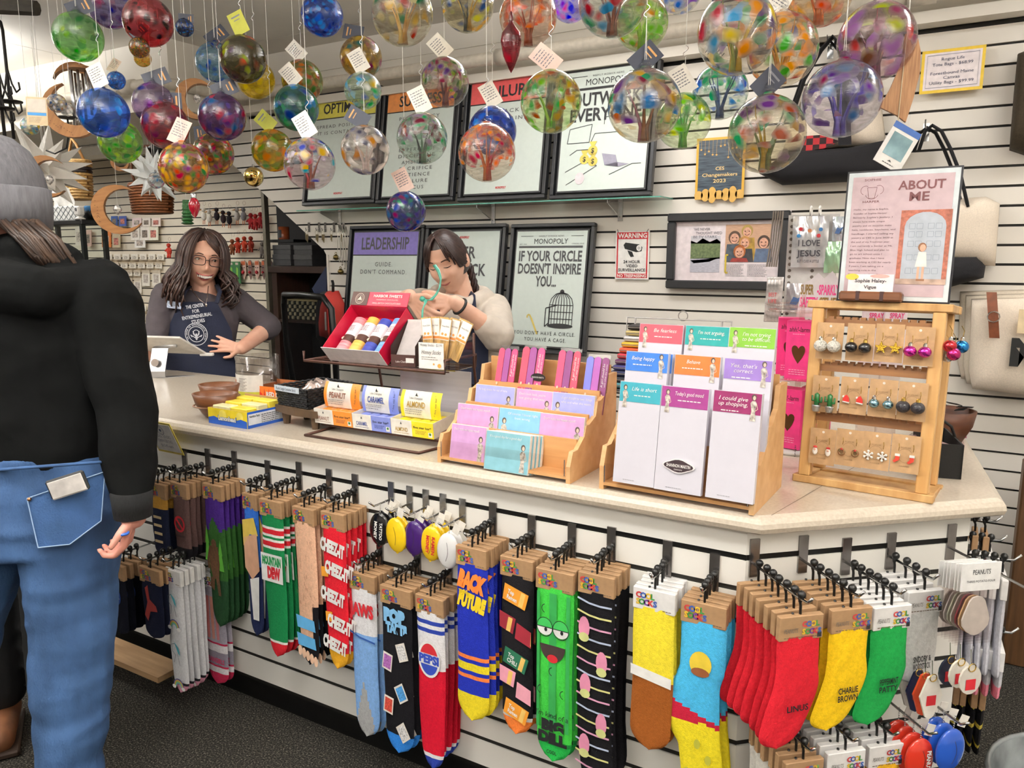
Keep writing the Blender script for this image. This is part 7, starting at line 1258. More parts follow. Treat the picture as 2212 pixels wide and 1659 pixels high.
peg((580,1016),(541,1066),4,dict(toe=1365,lab='blue and navy cartoon portrait sock',L=.30,m=['2f6ac8','232c52'],mf=stripes((.45,0),(1,1)),w=.06,cw=.062,pr=face3))
def dew(s,w,L):
    dec(s,'white_band_print',W_,[(-w*.49,-.155),(w*.49,-.155),(w*.49,-.09),(-w*.49,-.09)]); lt_(s,'MOUNTAIN',0,-.115,.018,w*.86,G_,.07); lt_(s,'DEW',.008,-.145,.024,w*.6,R_,.08)
def dewmf(u,v):
    for a,b_,k in ((.085,.10,1),(.10,.135,2),(.135,.15,1),(.165,.18,1),(.18,.215,2),(.215,.23,1),(.885,.90,1),(.90,2,2)):
        if a<=v<b_: return k
    return 0
peg((648,1032),(586,1080),6,dict(toe=1410,lab='green Mountain Dew striped sock',L=.335,m=['157a44','efeee8','c3202c'],mf=dewmf,w=.088,pr=dew,nv=60,ws=lambda v:1-.35*max(0,v-.55)))
def feet(s,w,L):
    b=MB(); q=random.Random(4)
    for k in range(34): x,z=q.uniform(-.036,.036),q.uniform(-.19,-.01); line(b,[(x,z),(x+.002,z-.008)],.0009,Yp)
    b.build('hair_stroke_print',mat('8a5a42',.8),s)
    for z0 in (-.205,-.245): dec(s,'sandal_strap_print',mat('5aa6d8',.8),[(-.04,z0),(.03,z0-.005),(.034,z0-.03),(-.036,z0-.028)])
    b=MB(); [disc(b,-.03+.015*k,-.285-.004*k,.008,.012,Yp,10) for k in range(5)]; b.build('toe_print',mat('e9c0a2',.8),s)
peg((713,1046),(657,1096),5,dict(toe=1428,lab='flesh coloured hairy leg sandal sock',L=.315,m=['e0b294','141318'],mf=lambda u,v:0 if v<.83 and u<.8 or v<.58 else 1,w=.078,cw=.082,pr=feet,ws=lambda v:1-.3*max(0,v-.6)))
def chz(s,w,L):
    for k,(x,z,tx) in enumerate(((-.0,-.055,'CHEEZ-IT'),(.014,-.105,'CHEEZ-IT'),(-.006,-.165,'CHEEZ-IT'),(.016,-.225,'CHEEZ-IT'),(-.004,-.275,'CHEEZ-IT'))): lt_(s,tx,x,z,.026,w*1.05,W_,.07,0,R(-8)); 
    for x,z in ((-.03,-.10),(-.02,-.20)): dec(s,'cracker_print',mat('e39a2c',.8),[(x-.012,z-.012),(x+.013,z-.010),(x+.012,z+.012),(x-.013,z+.010)],y=Yp-.0003)
peg((769,1060),(720,1107),6,dict(toe=1438,lab='red Cheez-It lettered sock',L=.32,m=['d21f2e','e0a528'],mf=stripes((.87,0),(1,1)),w=.084,pr=chz,ws=lambda v:1-.35*max(0,v-.6),keep=3))
def bttf(s,w,L):
    lt_(s,'BACK',.003,-.05,.032,w*.95,O_,.09,.25,R(-8)); lt_(s,'TO THE',-.02,-.062,.008,w*.3,Y_,.04,.2); lt_(s,'FUTURE',.003,-.09,.028,w*.95,Y_,.09,.25,R(-8))
peg((1066,1108),(1020,1182),6,dict(toe=1553,lab='royal blue Back to the Future sock',L=.335,m=['1f2fa8','ee8040','ecd52c','5ab0e0'],mf=stripes((.57,0),(.605,1),(.63,0),(.665,2),(.69,0),(.725,1),(.815,0),(.83,3),(1,2)),w=.088,pr=bttf,ws=lambda v:1+.12*v))
def ramen(s,w,L):
    for k,(x,z,c,a,tx) in enumerate(((.0,-.045,'eb9a2c',-14,'RAMEN'),(-.035,-.105,'8e1f2e',-10,'BEEF'),(.034,-.125,'9a2233',-12,'BEEF'),(.0,-.185,'1f6a4c',-16,'CHILI'),(-.034,-.225,'eca0b4',-8,'MEN'),(.036,-.255,'f0a6b8',-10,'TOP'),(.002,-.30,'eb9a2c',-16,'RAMEN'))):
        ca,sa=math.cos(R(a)),math.sin(R(a)); 
        def rp(pts): return [(max(-w*.49,min(w*.49,x+px*ca-pz*sa)),z+px*sa+pz*ca) for px,pz in pts]
        dec(s,'packet_print',mat(c,.8),rp([(-.032,-.018),(.032,-.018),(.034,.018),(-.034,.018)])); dec(s,'noodle_print',mat('efc46a',.8),rp([(.012,-.016),(.024,-.016),(.026,.016),(.014,.016)]),y=Yp-.0004)
        if abs(x)<.03: lt_(s,'Top',x-.012,z+.004,.009,.018,W_,.03,0,R(a),Yp-.001); lt_(s,'Ramen' if k!=3 else 'CHILI',x-.010,z-.009,.009,.028,W_,.03,0,R(a),Yp-.001)
peg((1150,1125),(1118,1205),5,dict(toe=1583,lab='black Top Ramen packet sock',L=.355,m=['1a181c','e8e4e4','f0823a'],mf=stripes((.885,0),(.90,1),(1,2)),w=.09,pr=ramen))
def dill(s,w,L):
    for x0,x1 in ((-.44,-.36),(-.10,.10),(.36,.46)): dec(s,'stripe_print',mat('2a9a48',.8),[(x0*w,-.31),(x1*w,-.31),(x1*w,-.01),(x0*w,-.01)],y=Yp+.0004)
    for x in (-.021,.021):
        b=MB(); disc(b,x,-.085,.02,.018,Yp); b.build('eye_print',W_,s); b=MB(); disc(b,x,-.085,.021,.019,Yp-.0004,20,None,0,180); b.build('eyelid_print',mat('37b052',.8),s); b=MB(); disc(b,x+.003,-.09,.004,.0045,Yp-.0006,10); ring(b,x,-.085,.0205,.0015,Yp-.0006,20); line(b,[(x-.02,-.085),(x+.02,-.085)],.0018,Yp-.0006); b.build('eye_line_print',K_,s)
    b=MB(); disc(b,.0,-.122,.033,.036,Yp,20,None,180,360); b.build('mouth_print',mat('3a2c2a',.8),s); b=MB(); disc(b,.0,-.151,.014,.009,Yp-.0004); b.build('tongue_print',R_,s)
    b=MB(); 
    for x,z in ((-.02,-.045),(.0,-.18),(-.03,-.225),(.03,-.225)): ring(b,x,z,.009,.0018,Yp,10,100,260)
    b.build('bump_print',K_,s); lt_(s,"I'm kind of a",-.0,-.283,.012,w*.9,K_,.0,.1); lt_(s,'BIG',.002,-.312,.022,w*.62,K_,.08); lt_(s,'DILL',.002,-.340,.022,w*.8,K_,.08); lt_(s,'COOL',.0,-.365,.008,w*.28,K_,.02)
peg((1237,1143),(1200,1232),5,dict(toe=1643,lab='bright green Big Dill pickle sock',L=.385,m=['3fc044','1f8a3c','24b04a'],mf=stripes((.885,0),(.895,1),(1,2)),w=.096,pr=dill))
def pat(s,w,L):
    for k in range(15):
        b=MB(); z=-.02-.023*k; line(b,[(-w*.48,z+.006),(-w*.15,z-.001),(w*.15,z-.003),(w*.48,z-.002)],.0036,Yp); b.build('stripe_print',mat(('b9c4dc','d8d48a','d89ab8')[k%3],.8),s)
    for x,z in ((-.025,-.07),(.02,-.13),(-.02,-.18),(.022,-.25),(-.02,-.30)): b=MB(); disc(b,x,z,.014,.022,Yp-.0004,14); b.build('pink_patch_print',mat('d98aa8',.8),s); b=MB(); disc(b,x,z-.018,.013,.009,Yp-.0006,12); b.build('lime_patch_print',mat('c9cc86',.8),s)
peg((1322,1160),(1290,1240),6,dict(toe=1715,lab='black striped sock with pink patches',L=.40,m=['151418'],mf=lambda u,v:0,w=.088,pr=pat,ws=lambda v:1-.25*max(0,v-.75),cx=lambda v:.01*max(0,v-.7)*4))
def sby(s,w,L):
    b=MB(); flat(b,[(-w*.5,-.158),(w*.5,-.172),(w*.5,-.148),(-w*.5,-.134)],Yp); b.build('white_band_print',W_,s)
peg((1443,1185),(1415,1273),6,dict(toe=1620,lab='yellow and brown sock with white middle band',L=.33,m=['f0dc3a','96541f'],mf=lambda u,v:0 if v<.47+.06*(u-.5) else 1,w=.094,wc=1,pr=sby,ws=lambda v:1+.05*v))
def sbb(s,w,L):
    b=MB(); disc(b,0,-.09,.024,.028,Yp,18); b.build('yellow_patch_print',mat('e3c73c',.8),s); b=MB(); disc(b,0,-.108,.02,.010,Yp-.0004,14); b.build('brown_patch_print',mat('8a4f28',.8),s)
    for x,z in ((.0,-.27),(.025,-.30),(-.02,-.34),(.02,-.36)): b=MB(); disc(b,x,z,.007,.011,Yp); b.build('olive_spot_print',mat('b9b53a',.8),s)
peg((1545,1206),(1522,1302),6,dict(toe=1765,lab='sky blue sock with red heel and yellow foot',L=.44,m=['4ab4e4','b81f3a','f2de2c'],mf=lambda u,v:(0 if v<.40+.10*u else (1 if (u<.62 and v<.52+.0*u) or v<.46+.1*u-.03 else 2)),w=.098,cw=.098,pr=sbb,nv=70,cx=lambda v:-.018*math.sin(PI*min(1,max(0,(v-.25)/.4)))+.05*max(0,v-.6),ws=lambda v:1+.28*math.sin(PI*min(1,max(0,(v-.3)/.35)))-.1*max(0,v-.6)))
# --- lower row ---
peg(None,(252,1219),4,dict(toe=1362,lab='black star speckled NASA sock',L=.155,m=['121420'],mf=lambda u,v:0,w=.08,pr=lambda s,w,L:(disc((b:=MB()),0,-.05,.024,.024,Yp),b.build('round_badge_print',mat('27499a',.8),s),lt_(s,'NASA',0,-.055,.012,.036,W_,.04))),sp=.024)
def lob(s,w,L): dec(s,'lobster_print',mat('8e2a26',.8),[(-.03,-.10),(-.012,-.06),(-.02,-.02),(-.005,-.01),(.0,-.05),(.03,-.065),(.035,-.08),(.0,-.085),(-.015,-.115)]) 
peg(None,(325,1227),4,dict(toe=1372,lab='navy lobster print sock',L=.165,m=['151a30'],mf=lambda u,v:0,w=.10,pr=lob),sp=.024)
def uni(s,w,L):
    for z in (-.115,-.30):
        for k,c in enumerate(('5a5a90','d8a04a','8ab86a','6ab0c0')): b=MB(); ring(b,.0,z-.02,.024-.004*k,.004,Yp,14,0,180); b.build('rainbow_print',mat(c,.8),s)
        b=MB(); disc(b,-.022,z-.022,.009,.006,Yp-.0003); disc(b,.022,z-.022,.009,.006,Yp-.0003); b.build('cloud_print',W_,s)
    for z in (-.06,-.21):
        b=MB(); line(b,[(-.02,z+.02),(-.005,z+.025),(.01,z+.01),(.008,z-.015),(.015,z-.04)],.0015,Yp); line(b,[(-.02,z+.02),(-.018,z+.0),(-.005,z-.01),(-.012,z-.035)],.0015,Yp); b.build('pony_outline_print',mat('4a5a6a',.8),s); dec(s,'mane_print',mat('4aa8b8',.8),[(-.008,z+.03),(.012,z+.015),(.018,z-.01),(.008,z+.0)])
peg(None,(374,1230),5,dict(Yf=1.43,toe=1485,lab='white unicorn and rainbow sock',L=.34,m=['d8d8dc','27272c','d596ac'],mf=stripes((.90,0),(.915,1),(1,2)),w=.08,wc=1,pr=uni,ws=lambda v:1-.3*max(0,v-.75)),sp=.02)
def mean(s,w,L):
    for x,c in ((-.022,'d07a78'),(.0,'c98a7a'),(.022,'c27a80')): dec(s,'leg_print',mat(c,.8),[(x-.006,-.175),(x+.006,-.175),(x+.009,-.03),(x-.009,-.03)])
    lt_(s,'MEANGIRLS',0,-.256,.016,w*.9,mat('b8325a',.8),.04)
peg(None,(459,1240),2,dict(Yf=1.545,toe=1468,lab='grey and white Mean Girls sock',L=.335,m=['a5a0ad','e2dfe2','b5284a','8a8492'],mf=stripes((.56,0),(.575,2),(.66,1),(.675,3),(.69,2),(.80,3),(.815,2),(.885,1),(.90,2),(1,2)),w=.10,wc=1,pr=mean,nv=50),sp=.022)
def jaws(s,w,L): lt_(s,'JAWS',0,-.058,.026,w*.95,R_,.06); b=MB(); line(b,[(-w*.5,-.098),(-w*.1,-.108),(w*.5,-.112)],.004,Yp); b.build('wave_line_print',mat('2a58a8',.8),s)
peg((822,1183),(784,1239),5,dict(toe=1583,lab='white and sky blue Jaws sock with grey toe',L=.335,m=['e9e9ec','7fabe2','a2a3a4'],mf=lambda u,v:0 if v<.31 else (2 if v>.62+.75*abs(u-.45) else 1),w=.09,pr=jaws,ws=lambda v:1-.1*max(0,v-.7)))
def pop(s,w,L):
    lt_(s,'POP',.0,-.04,.026,w*.72,mat('7fb8e4',.8),.1); lt_(s,'TARTS',.006,-.064,.02,w*.72,mat('7fb8e4',.8),.1)
    for x,z,c,a in ((.022,-.105,'e2e0e0',20),(-.028,-.135,'b06ab8',-10),(.016,-.20,'4a98d8',30),(-.028,-.235,'d04a3a',-8),(.02,-.29,'e2e0e0',35)):
        ca,sa=math.cos(R(a)),math.sin(R(a)); P=lambda k:[(x+k*(px*ca-pz*sa),z+k*(px*sa+pz*ca)) for px,pz in ((-.016,-.02),(.016,-.02),(.016,.02),(-.016,.02))]; dec(s,'pastry_print',mat('e9e2d8',.8),P(1)); dec(s,'icing_print',mat(c,.8,noise=.3,scale=300),P(.78),y=Yp-.0004)
peg((903,1207),(856,1269),5,dict(toe=1620,lab='black Pop Tarts pastry sock',L=.345,m=['141318','e8e8ea','2f7fd6'],mf=stripes((.865,0),(.88,1),(1,2)),w=.10,pr=pop,ws=lambda v:1-.15*max(0,v-.75)))
def pep(s,w,L):
    b=MB(); disc(b,.0,-.105,.035,.042,Yp,24); b.build('roundel_print',W_,s); b=MB(); flat(b,[(.029*math.cos(R(a)),-.105+.036*math.sin(R(a))) for a in range(20,161,10)],Yp-.0004); b.build('red_wave_print',R_,s); b=MB(); flat(b,[(.029*math.cos(R(a)),-.105+.036*math.sin(R(a))) for a in range(200,341,10)],Yp-.0004); b.build('blue_wave_print',B_,s); lt_(s,'PEPSI',0,-.113,.018,w*.72,B_,.06,y=Yp-.001)
peg((971,1234),(930,1288),6,dict(toe=1655,lab='red white and blue Pepsi sock',L=.365,m=['eceaec','c8142e','2a3f9c'],mf=lambda u,v:(0 if v<.06 else 2 if v<.085 else 0 if v<.11 else 2 if v<.135 else 0 if v<.33+.03*abs(u-.5) else 1 if v<.90 else 0 if v<.92 else 2),w=.088,pr=pep,ws=lambda v:1-.45*max(0,v-.55)))
# --- angled face: short folded socks ---
FC=lambda v:-.040*max(0,(v-.45)/.55)**1.3; FW_=lambda v:1+.12*math.sin(PI*min(1,max(0,(v-.3)/.6)))
def nm(*L): 
    def f(s,w,L2):
        for k,(t,z) in enumerate(L): lt_(s,t,.0,z,.013,w*.5,K_,.02,.0,R(3))
    return f
def scrib(s,w,L,c): b=MB(); line(b,[(-.02,-.05),(.012,-.045),(.022,-.08),(.0,-.10),(-.018,-.09),(-.02,-.05)],.002,Yp); return b
peg((1627,1222),(1729,1327),7,dict(lab='red short sock lettered LINUS',L=.235,m=['c8202e'],mf=lambda u,v:0,w=.092,cp=2,cx=FC,ws=FW_,pr=nm(('LINUS',-.155))),'c',.026)
peg((1732,1210),(1838,1312),6,dict(lab='yellow short sock lettered CHARLIE BROWN',L=.215,m=['eec31c'],mf=lambda u,v:0,w=.088,cp=2,cx=FC,ws=FW_,pr=nm(('CHARLIE',-.135),('BROWN',-.152))),'c',.026)
peg((1826,1200),(1926,1307),6,dict(lab='green short sock lettered PEPPERMINT PATTY',L=.215,m=['1f9a48'],mf=lambda u,v:0,w=.085,wc=1,cp=2,cx=FC,ws=FW_,pr=nm(('PEPPERMINT',-.125),('PATTY',-.142))),'c',.024)
peg((1922,1190),(1997,1274),4,dict(lab='white short sock lettered SNOOPY & WOODSTOCK',L=.17,m=['dcdcda'],mf=lambda u,v:0,w=.085,wc=1,cp=2,pr=nm(('SNOOPY &',-.115),('WOODSTOCK',-.132))),'c',.03)
peg((1640,1480),(1735,1640),6,dict(lab='cream short sock on a kraft card in the bottom row',L=.16,m=['e4e0d8'],mf=lambda u,v:0,w=.085,cp=2),'c',.026)
peg((1722,1470),(1826,1620),6,dict(lab='pink short sock on a white card in the bottom row',L=.16,m=['d98aac'],mf=lambda u,v:0,w=.085,wc=1,cp=2),'c',.026)
peg((1818,1455),(1912,1606),5,dict(lab='yellow short sock on a white card in the bottom row',L=.16,m=['eab42a'],mf=lambda u,v:0,w=.08,wc=1,cp=2),'c',.026)
# --- right end face ---
peg(None,(2128,1150),3,dict(lab='dark red sock on the counter end, upper peg',L=.05,m=['a01f2a'],mf=lambda u,v:0,w=.08,cp=3,Y=2.25),'e',.022)
peg(None,(2138,1192),4,dict(lab='crimson sock on the counter end, second peg',L=.06,m=['a8242c'],mf=lambda u,v:0,w=.08,wc=1,cp=3,Y=2.22),'e',.02)
peg(None,(2166,1236),5,dict(lab='white ankle sock on the counter end',L=.20,m=['d4d4dc'],mf=lambda u,v:0,w=.11,wc=1,cp=3,Y=2.1,cx=lambda v:-.05*max(0,(v-.55)/.45)),'e',.02)
peg(None,(2160,1392),4,dict(lab='grey sock with pink toe low on the counter end',L=.09,m=['c6c6cc','e58a9c'],mf=stripes((.55,0),(1,1)),w=.09,wc=1,cp=3,Y=2.1),'e',.022)
peg(None,(2120,1470),4,dict(lab='black patterned sock lowest on the counter end',L=.15,m=['18171b','c9b34a'],mf=lambda u,v:1 if int(v*14)%5==0 else 0,w=.12,cp=3,Y=2.2),'e',.02)
# --- squeeze coin purses ---
def purse(br,cm,n,c,lab,tx=None,face='f',ln=.12,r=.034):
    if face=='f': X0=aY(*br,YC).x; p=aX(*cm,X0); nd=V((0,-1,0)); xd=V((1,0,0)); p=p if 1.25<p.y<1.58 else aY(*cm,1.45); A0=V((p.x,YC,p.z+.075))
    else: p=aP(*cm,V((-.341,1.60,0))+NN*ln,NN); nd=NN; xd=EN; A0=V((p.x,p.y,p.z+.075))-NN*ln
    t=thing('peg_hook','chrome peg hook carrying the %ss'%lab,'hook',frame(A0,xd,-nd),'chrome peg hooks on the counter'); L=(V((p.x,p.y,0))-V((A0.x,A0.y,0))).length
    MB().box(-.010,.010,-.004,.004,-.03,.045).build('back_plate',mat('a8a6a4',.2,.9),t); MB().tube([(0,-.004,-.004),(0,-L-.02,-.004),(0,-L-.04,.012)],.0028,8).build('bar',CHROME,t,True)
    first=None
    for i in range(n):
        q=random.Random(i+len(lab)); T=frame(V((p.x,p.y,p.z))-nd*(.022*i),xd,-nd)@RZ(q.uniform(-12,12)*(i>0))@RY(q.uniform(-5,5)); L_='%s, %s on its peg'%(lab,NTH[i])
        if first: copyt(first,T,L_); continue
        t=first=thing('coin_purse',L_,'coin purse',T,'squeeze coin purses'); m=mat(c,.18,noise=.02,coat=.6)
        MB().ell((0,0,0),(r,.011,r*1.42),22,14).build('purse_body',m,t,True); b=MB(); 
        b.add([(-.006,-.002,-r*1.38),(.006,-.002,-r*1.38),(0,-.002,-r*1.52),(-.006,.002,-r*1.38),(.006,.002,-r*1.38),(0,.002,-r*1.52)],[(0,2,1),(3,4,5),(0,1,4,3),(1,2,5,4),(2,0,3,5)]); b.build('purse_tip',m,t)
        b=MB(); b.grid(lambda u,v:((u-.5)*.0012+.006*math.sin(PI*v),-.0112*math.sqrt(max(0,1-((v-.5)*1.1)**2)),(v-.5)*r*1.5),1,10); b.build('slit',mat('2a2020',.6),t)
        b=MB(); [b.ell((0,0,r*1.46+.0045*k),.0017,6,4) for k in range(7)]; b.build('ball_chain',CHROME,t,True)
        MB().box(-.012,.008,-.0006,.0006,r*1.6,r*1.6+.026,RY(20)).build('price_tag',CRD,t)
        if tx: lt1=[text(t,s,0,0,.009,tx[2],.05,TR((x,-.0122,0))@RY(-90+180),'c',.04) for s,x in ((tx[0],.009),(tx[1],-.009))]
purse((846,1064),(820,1143),3,'141416','glossy black coin purse',('TATTOO','MONEY',WHT)); purse((886,1072),(856,1156),2,'f0c81c','glossy yellow coin purse without lettering'); purse((921,1080),(895,1163),4,'3d1a66','glossy purple coin purse'); purse((958,1087),(932,1174),3,'f2c91e','glossy yellow Ramen Money coin purse',('RAMEN','MONEY',RED)); purse((1000,1096),(968,1190),2,'ecebea','glossy white coin purse')
purse(None,(1985,1640),4,'c93322','glossy orange red coin purse in the bottom row',('PEANUTS','',WHT),'c',.18); purse(None,(2052,1620),3,'2454b8','glossy blue coin purse in the bottom row',None,'c',.20)
# motel style key fobs and patch fobs
def fob(px,py,c,ln,lab,poly,card=None):
    p=aP(px,py,V((-.341,1.60,0))+NN*ln,NN); t=thing('key_fob',lab,'key fob',frame(p,EN,-NN),'key fobs on the angled face'); MB().prism(poly,-.002,.002).build('fob_body',mat(c,.35),t); MB().torus((0,-.003,poly[0][1]-.004),.008,.001,12,5,ax='y').build('split_ring',GW2,t)
    b=MB(); rect(b,-.011,.011,-.02,.002,-.003); b.build('red_patch_print',R_,t)
    MB().tube([(0,.0,poly[0][1]),(0,.004,poly[0][1]+.03)],.0008,5).build('loop_cord',WIRE,t)
DIA=[(0,.045),(.010,.042),(.026,.0),(.010,-.045),(0,-.05),(-.010,-.045),(-.026,.0),(-.010,.042)]; RND=[(.024*math.sin(R(a)),.03*math.cos(R(a))-.0) for a in range(0,360,24)]
fob(2010,1503,'efe9df',.20,'cream diamond key fob with red patch, front','' or DIA); fob(1995,1497,'d8502c',.17,'orange diamond key fob behind the cream one',DIA); fob(1980,1490,'1f2648',.14,'navy diamond key fob behind the orange one',DIA); fob(1966,1480,'d6cfc2',.11,'cream diamond key fob rearmost',DIA)
fob(2072,1455,'e6e0d4',.24,'round cream patch key fob with red patch','' or RND); fob(2095,1468,'d0cac0',.28,'round pale patch key fob beside the white tag',RND); fob(2050,1450,'23263a',.21,'round dark patch key fob behind the cream patch',RND)
# air fresheners
for i in range(7):
    p=aP(2122-9*i,1216-1.2*i,V((-.341,1.60,0))+NN*(.26-.026*i),NN); t=thing('air_freshener','white carded PEANUTS air freshener packet, %s on its peg'%NTH[i],'packet',frame(p,EN,-NN)@RZ(2*(i%3)-2),'air freshener packets')
    MB().box(-.042,.042,-.001,.001,-.055,.0).build('header_card',mat('e9e8e6',.5),t); MB().grid(lambda u,v:(-.042+.084*u,-.005*math.sin(PI*u)*math.sin(PI*v),-.055-.11*v),8,8).build('clear_bag',glossclear('eeeaea',.08,.05),t,True); MB().prism([(.028*math.sin(R(a))*(1+.15*math.cos(R(3*a))),-.108+.04*math.cos(R(a))) for a in range(0,360,20)],.001,.004).build('shaped_freshener',mat(('ddd6cc','d9b07a','8a2a3a','dcd8cc','c8d0b8','e0dcd6','d2ccc0')[i],.7),t)
    if i==0: tprint(t,[('PEANUTS',0,-.022,.010,.038,INK),('THREE POTATO FOUR',0,-.038,.0045,.062,INK)],TR((0,-.0018,0)))
p=aP(2052,1172,(-.341,1.60,0),NN); t=thing('peg_hook','chrome peg hook carrying the air freshener packets','hook',frame(p+V((0,0,-.005)),EN,-NN),'chrome peg hooks on the counter'); MB().box(-.011,.011,-.005,.004,-.035,.05).build('back_plate',mat('8a8684',.2,.9),t); MB().tube([(0,-.004,-.006),(0,-.27,-.016),(0,-.29,.0)],.003,8).build('bar',CHROME,t,True)
# galvanised tub on the floor
p=aZ(2170,1700,.30); t=thing('galvanised_tub','galvanised steel tub on the carpet at the lower right corner','tub',TR((.40,2.02,0))); MB().lathe([(.0001,0),(.19,0),(.23,.28),(.238,.285),(.238,.292),(.228,.29),(.185,.01),(.0001,.008)],36).build('tub_wall',mat('9aa2a6',.35,.8,noise=.2,scale=12),t,True); MB().torus((0,0,.289),.236,.007,36,8).build('rolled_rim',mat('a8b0b4',.3,.8),t,True)
# ================= background at the left =================
def wp(px,py,Y=YA-.013): return aY(px,py,Y)
# cards on the far wall
SEP=mat('9a8a7a',.6,noise=.5,scale=60,c2='d8cfc4')
def wcard(i,x0,x1,y0,y1,m,nm,lab,cat,grp,pic=None,Y=YA-.03,lean=8):
    a=wp(x0,y0,Y); b=wp(x1,y1,Y); w=b.x-a.x; h=a.z-b.z; t=thing(nm,lab,cat,TR((a.x,Y,b.z))@RX(-lean+4),grp); MB().box(0,w,-.004,.004,0,h).build('card',m,t)
    if pic: MB().box(w*.2,w*.8,-.0052,-.004,h*.2,h*.72).build('picture_print',pic,t)
    return t,w,h
ORD=['first','second','third','fourth','fifth','sixth','seventh','eighth']; k=0
for r,(y0,y1,x0,dx,n,cw) in enumerate(((549,562,227,18.7,7,15),(567,580,223,18.7,7,15),(583,596,218,17.6,5,15),(600,634,228,20,4,18),(660,672,262,19,4,16),(677,690,282,18,4,16),(694,706,282,18,3,16),(709,722,284,18,3,16))):
    for j in range(n):
        t,w,h=wcard(k,x0+dx*j,x0+dx*j+cw,y0+.3*j*0,y1,mat('ece4d4',.6),'boxed_card','small cream boxed card, %s in %s row on the far wall'%(ORD[j],('top','second','third','fourth','fifth','sixth','seventh','lowest')[r]),'card','boxed cards on the far wall',SEP if r==3 else mat('d5cab8',.6,noise=.3,scale=80)); k+=1
    a=wp(x0-3,y1+1); b=wp(x0+dx*n,y1+1); t=thing('card_ledge','clear ledge under the %s row of boxed cards'%('top','second','third','fourth','fifth','sixth','seventh','lowest')[r],'shelf',TR((a.x,YA-.014,a.z))); MB().box(0,b.x-a.x,-.05,0,-.004,0).build('ledge',glossclear('f2ede6',.05,.03),t); MB().box(0,b.x-a.x,-.05,-.048,0,.016).build('ledge_lip',glossclear('f2ede6',.05,.05),t)
for j,(x0,x1,y0,y1) in enumerate(((305,324,583,618),(327,347,583,618))): wcard(0,x0,x1,y0,y1,mat('ece4d4',.6),'boxed_card','tall cream card with sketch, %s of the tall pair'%('left','right')[j],'card','boxed cards on the far wall',SEP)
for j,(x0,x1,y0,y1,c,lab) in enumerate(((285,306,471,489,'f0d9d4','blush'),(307,325,471,489,'efe4d6','ivory'),(327,347,471,489,'f3e0d2','peach'),(281,302,489,519,'f1e8dc','cream'),(302,323,489,519,'f0e6d8','pale sand'),(320,342,489,519,'eee8d0','pale lemon'),(290,314,514,535,'f5efe6','white Thank You'),(239,254,467,488,'3a5fa8','blue sunset'),(256,273,467,488,'4a62b0','blue lighthouse'),(218,240,500,534,'e0813a','orange rainbow'),(180,198,497,532,'d8b0a0','rose'),(241,260,506,535,'c8b694','tan paper'),(160,178,490,530,'e4d8c8','beige'))): wcard(j,x0,x1,y0,y1,mat(c,.6),'greeting_card','%s greeting card in the upper card pockets'%lab,'card','greeting cards on the far wall',mat(('c9b8a8','8a7a6a','c87a6a')[j%3],.6,noise=.4,scale=50),YA-.06)
# plush ornaments and packets on hooks
def plush(px,py,c,kind,lab,Y=YA-.08,s=1):
    p=wp(px,py,Y); t=thing('plush_ornament',lab,'ornament',TR(p),'plush ornaments on the far wall'); m=mat(c,.95,noise=.15,scale=120,bump=.4)
    MB().ell((0,0,-.02*s),(.028*s,.024*s,.042*s),12,8).build('plush_body',m,t,True); MB().ell((.004,-.004,.036*s),(.021*s,.02*s,.02*s),12,8).build('plush_head',m,t,True)
    if kind=='bird': MB().tube([(0,-.018*s,.036*s),(-.01*s,-.05*s,.028*s)],[.006*s,.001],6).build('beak',mat('d08a3a',.6),t); [MB().tube([(d*s,0,-.055*s),(d*s,-.004,-.095*s)],.003*s,5).build('leg',mat('d0703a',.6),t) for d in (-.012,.012)]
    else: [MB().tube([(d*.02*s,-.004,-.0*s),(d*.045*s,-.012,-.02*s)],[.010*s,.007*s],7).build('arm',m,t,True) for d in (-1,1)]; [MB().tube([(d*.014*s,-.004,-.05*s),(d*.018*s,-.008,-.085*s)],[.011*s,.009*s],7).build('leg',m,t,True) for d in (-1,1)]
    MB().tube([(0,0,.05*s),(0,0,.085*s)],.0012,4).build('hanging_loop',STR,t); MB().torus((0.004,.01,.095*s),.018*s,.002,12,5,ax='y').build('clear_ring',ACR,t)
for px,py,c,kd,lab in ((440,462,'e6ded0','bird','white stork plush with orange legs, leftmost'),(452,466,'ddd5c8','bird','white stork plush with orange legs, beside the black birds'),(468,462,'2a2024','bird','black bird plush, nearest the storks'),(482,468,'332226','bird','dark maroon bird plush'),(495,470,'241c20','bird','black bird plush, nearest the gulls'),(512,462,'b9b0a6','bird','grey gull plush, left one'),(526,462,'8d8a8c','bird','grey gull plush, right one'),(542,474,'b02a2c','doll','red gnome plush, left of three'),(552,476,'b8302e','doll','red gnome plush, middle of three'),(563,472,'a8282a','doll','red gnome plush, right of three'),(502,530,'8a4a28','doll','brown moose plush beside the lobsters'),(514,526,'c03c22','doll','orange red lobster plush, left one'),(528,524,'c84426','doll','orange red lobster plush, middle one'),(542,524,'a0321f','doll','orange red lobster plush, right one'),(567,536,'7a7068','doll','grey sloth plush hanging by its arms'),(365,538,'c8402e','doll','small red lobster plush left of the smiling woman'),(548,700,'c03a24','doll','red lobster plush behind her elbow'),(560,712,'c2b25a','doll','yellow green plush behind her elbow, upper'),(546,720,'b8b060','doll','yellow green plush behind her elbow, lower')): plush(px,py,c,kd,lab)
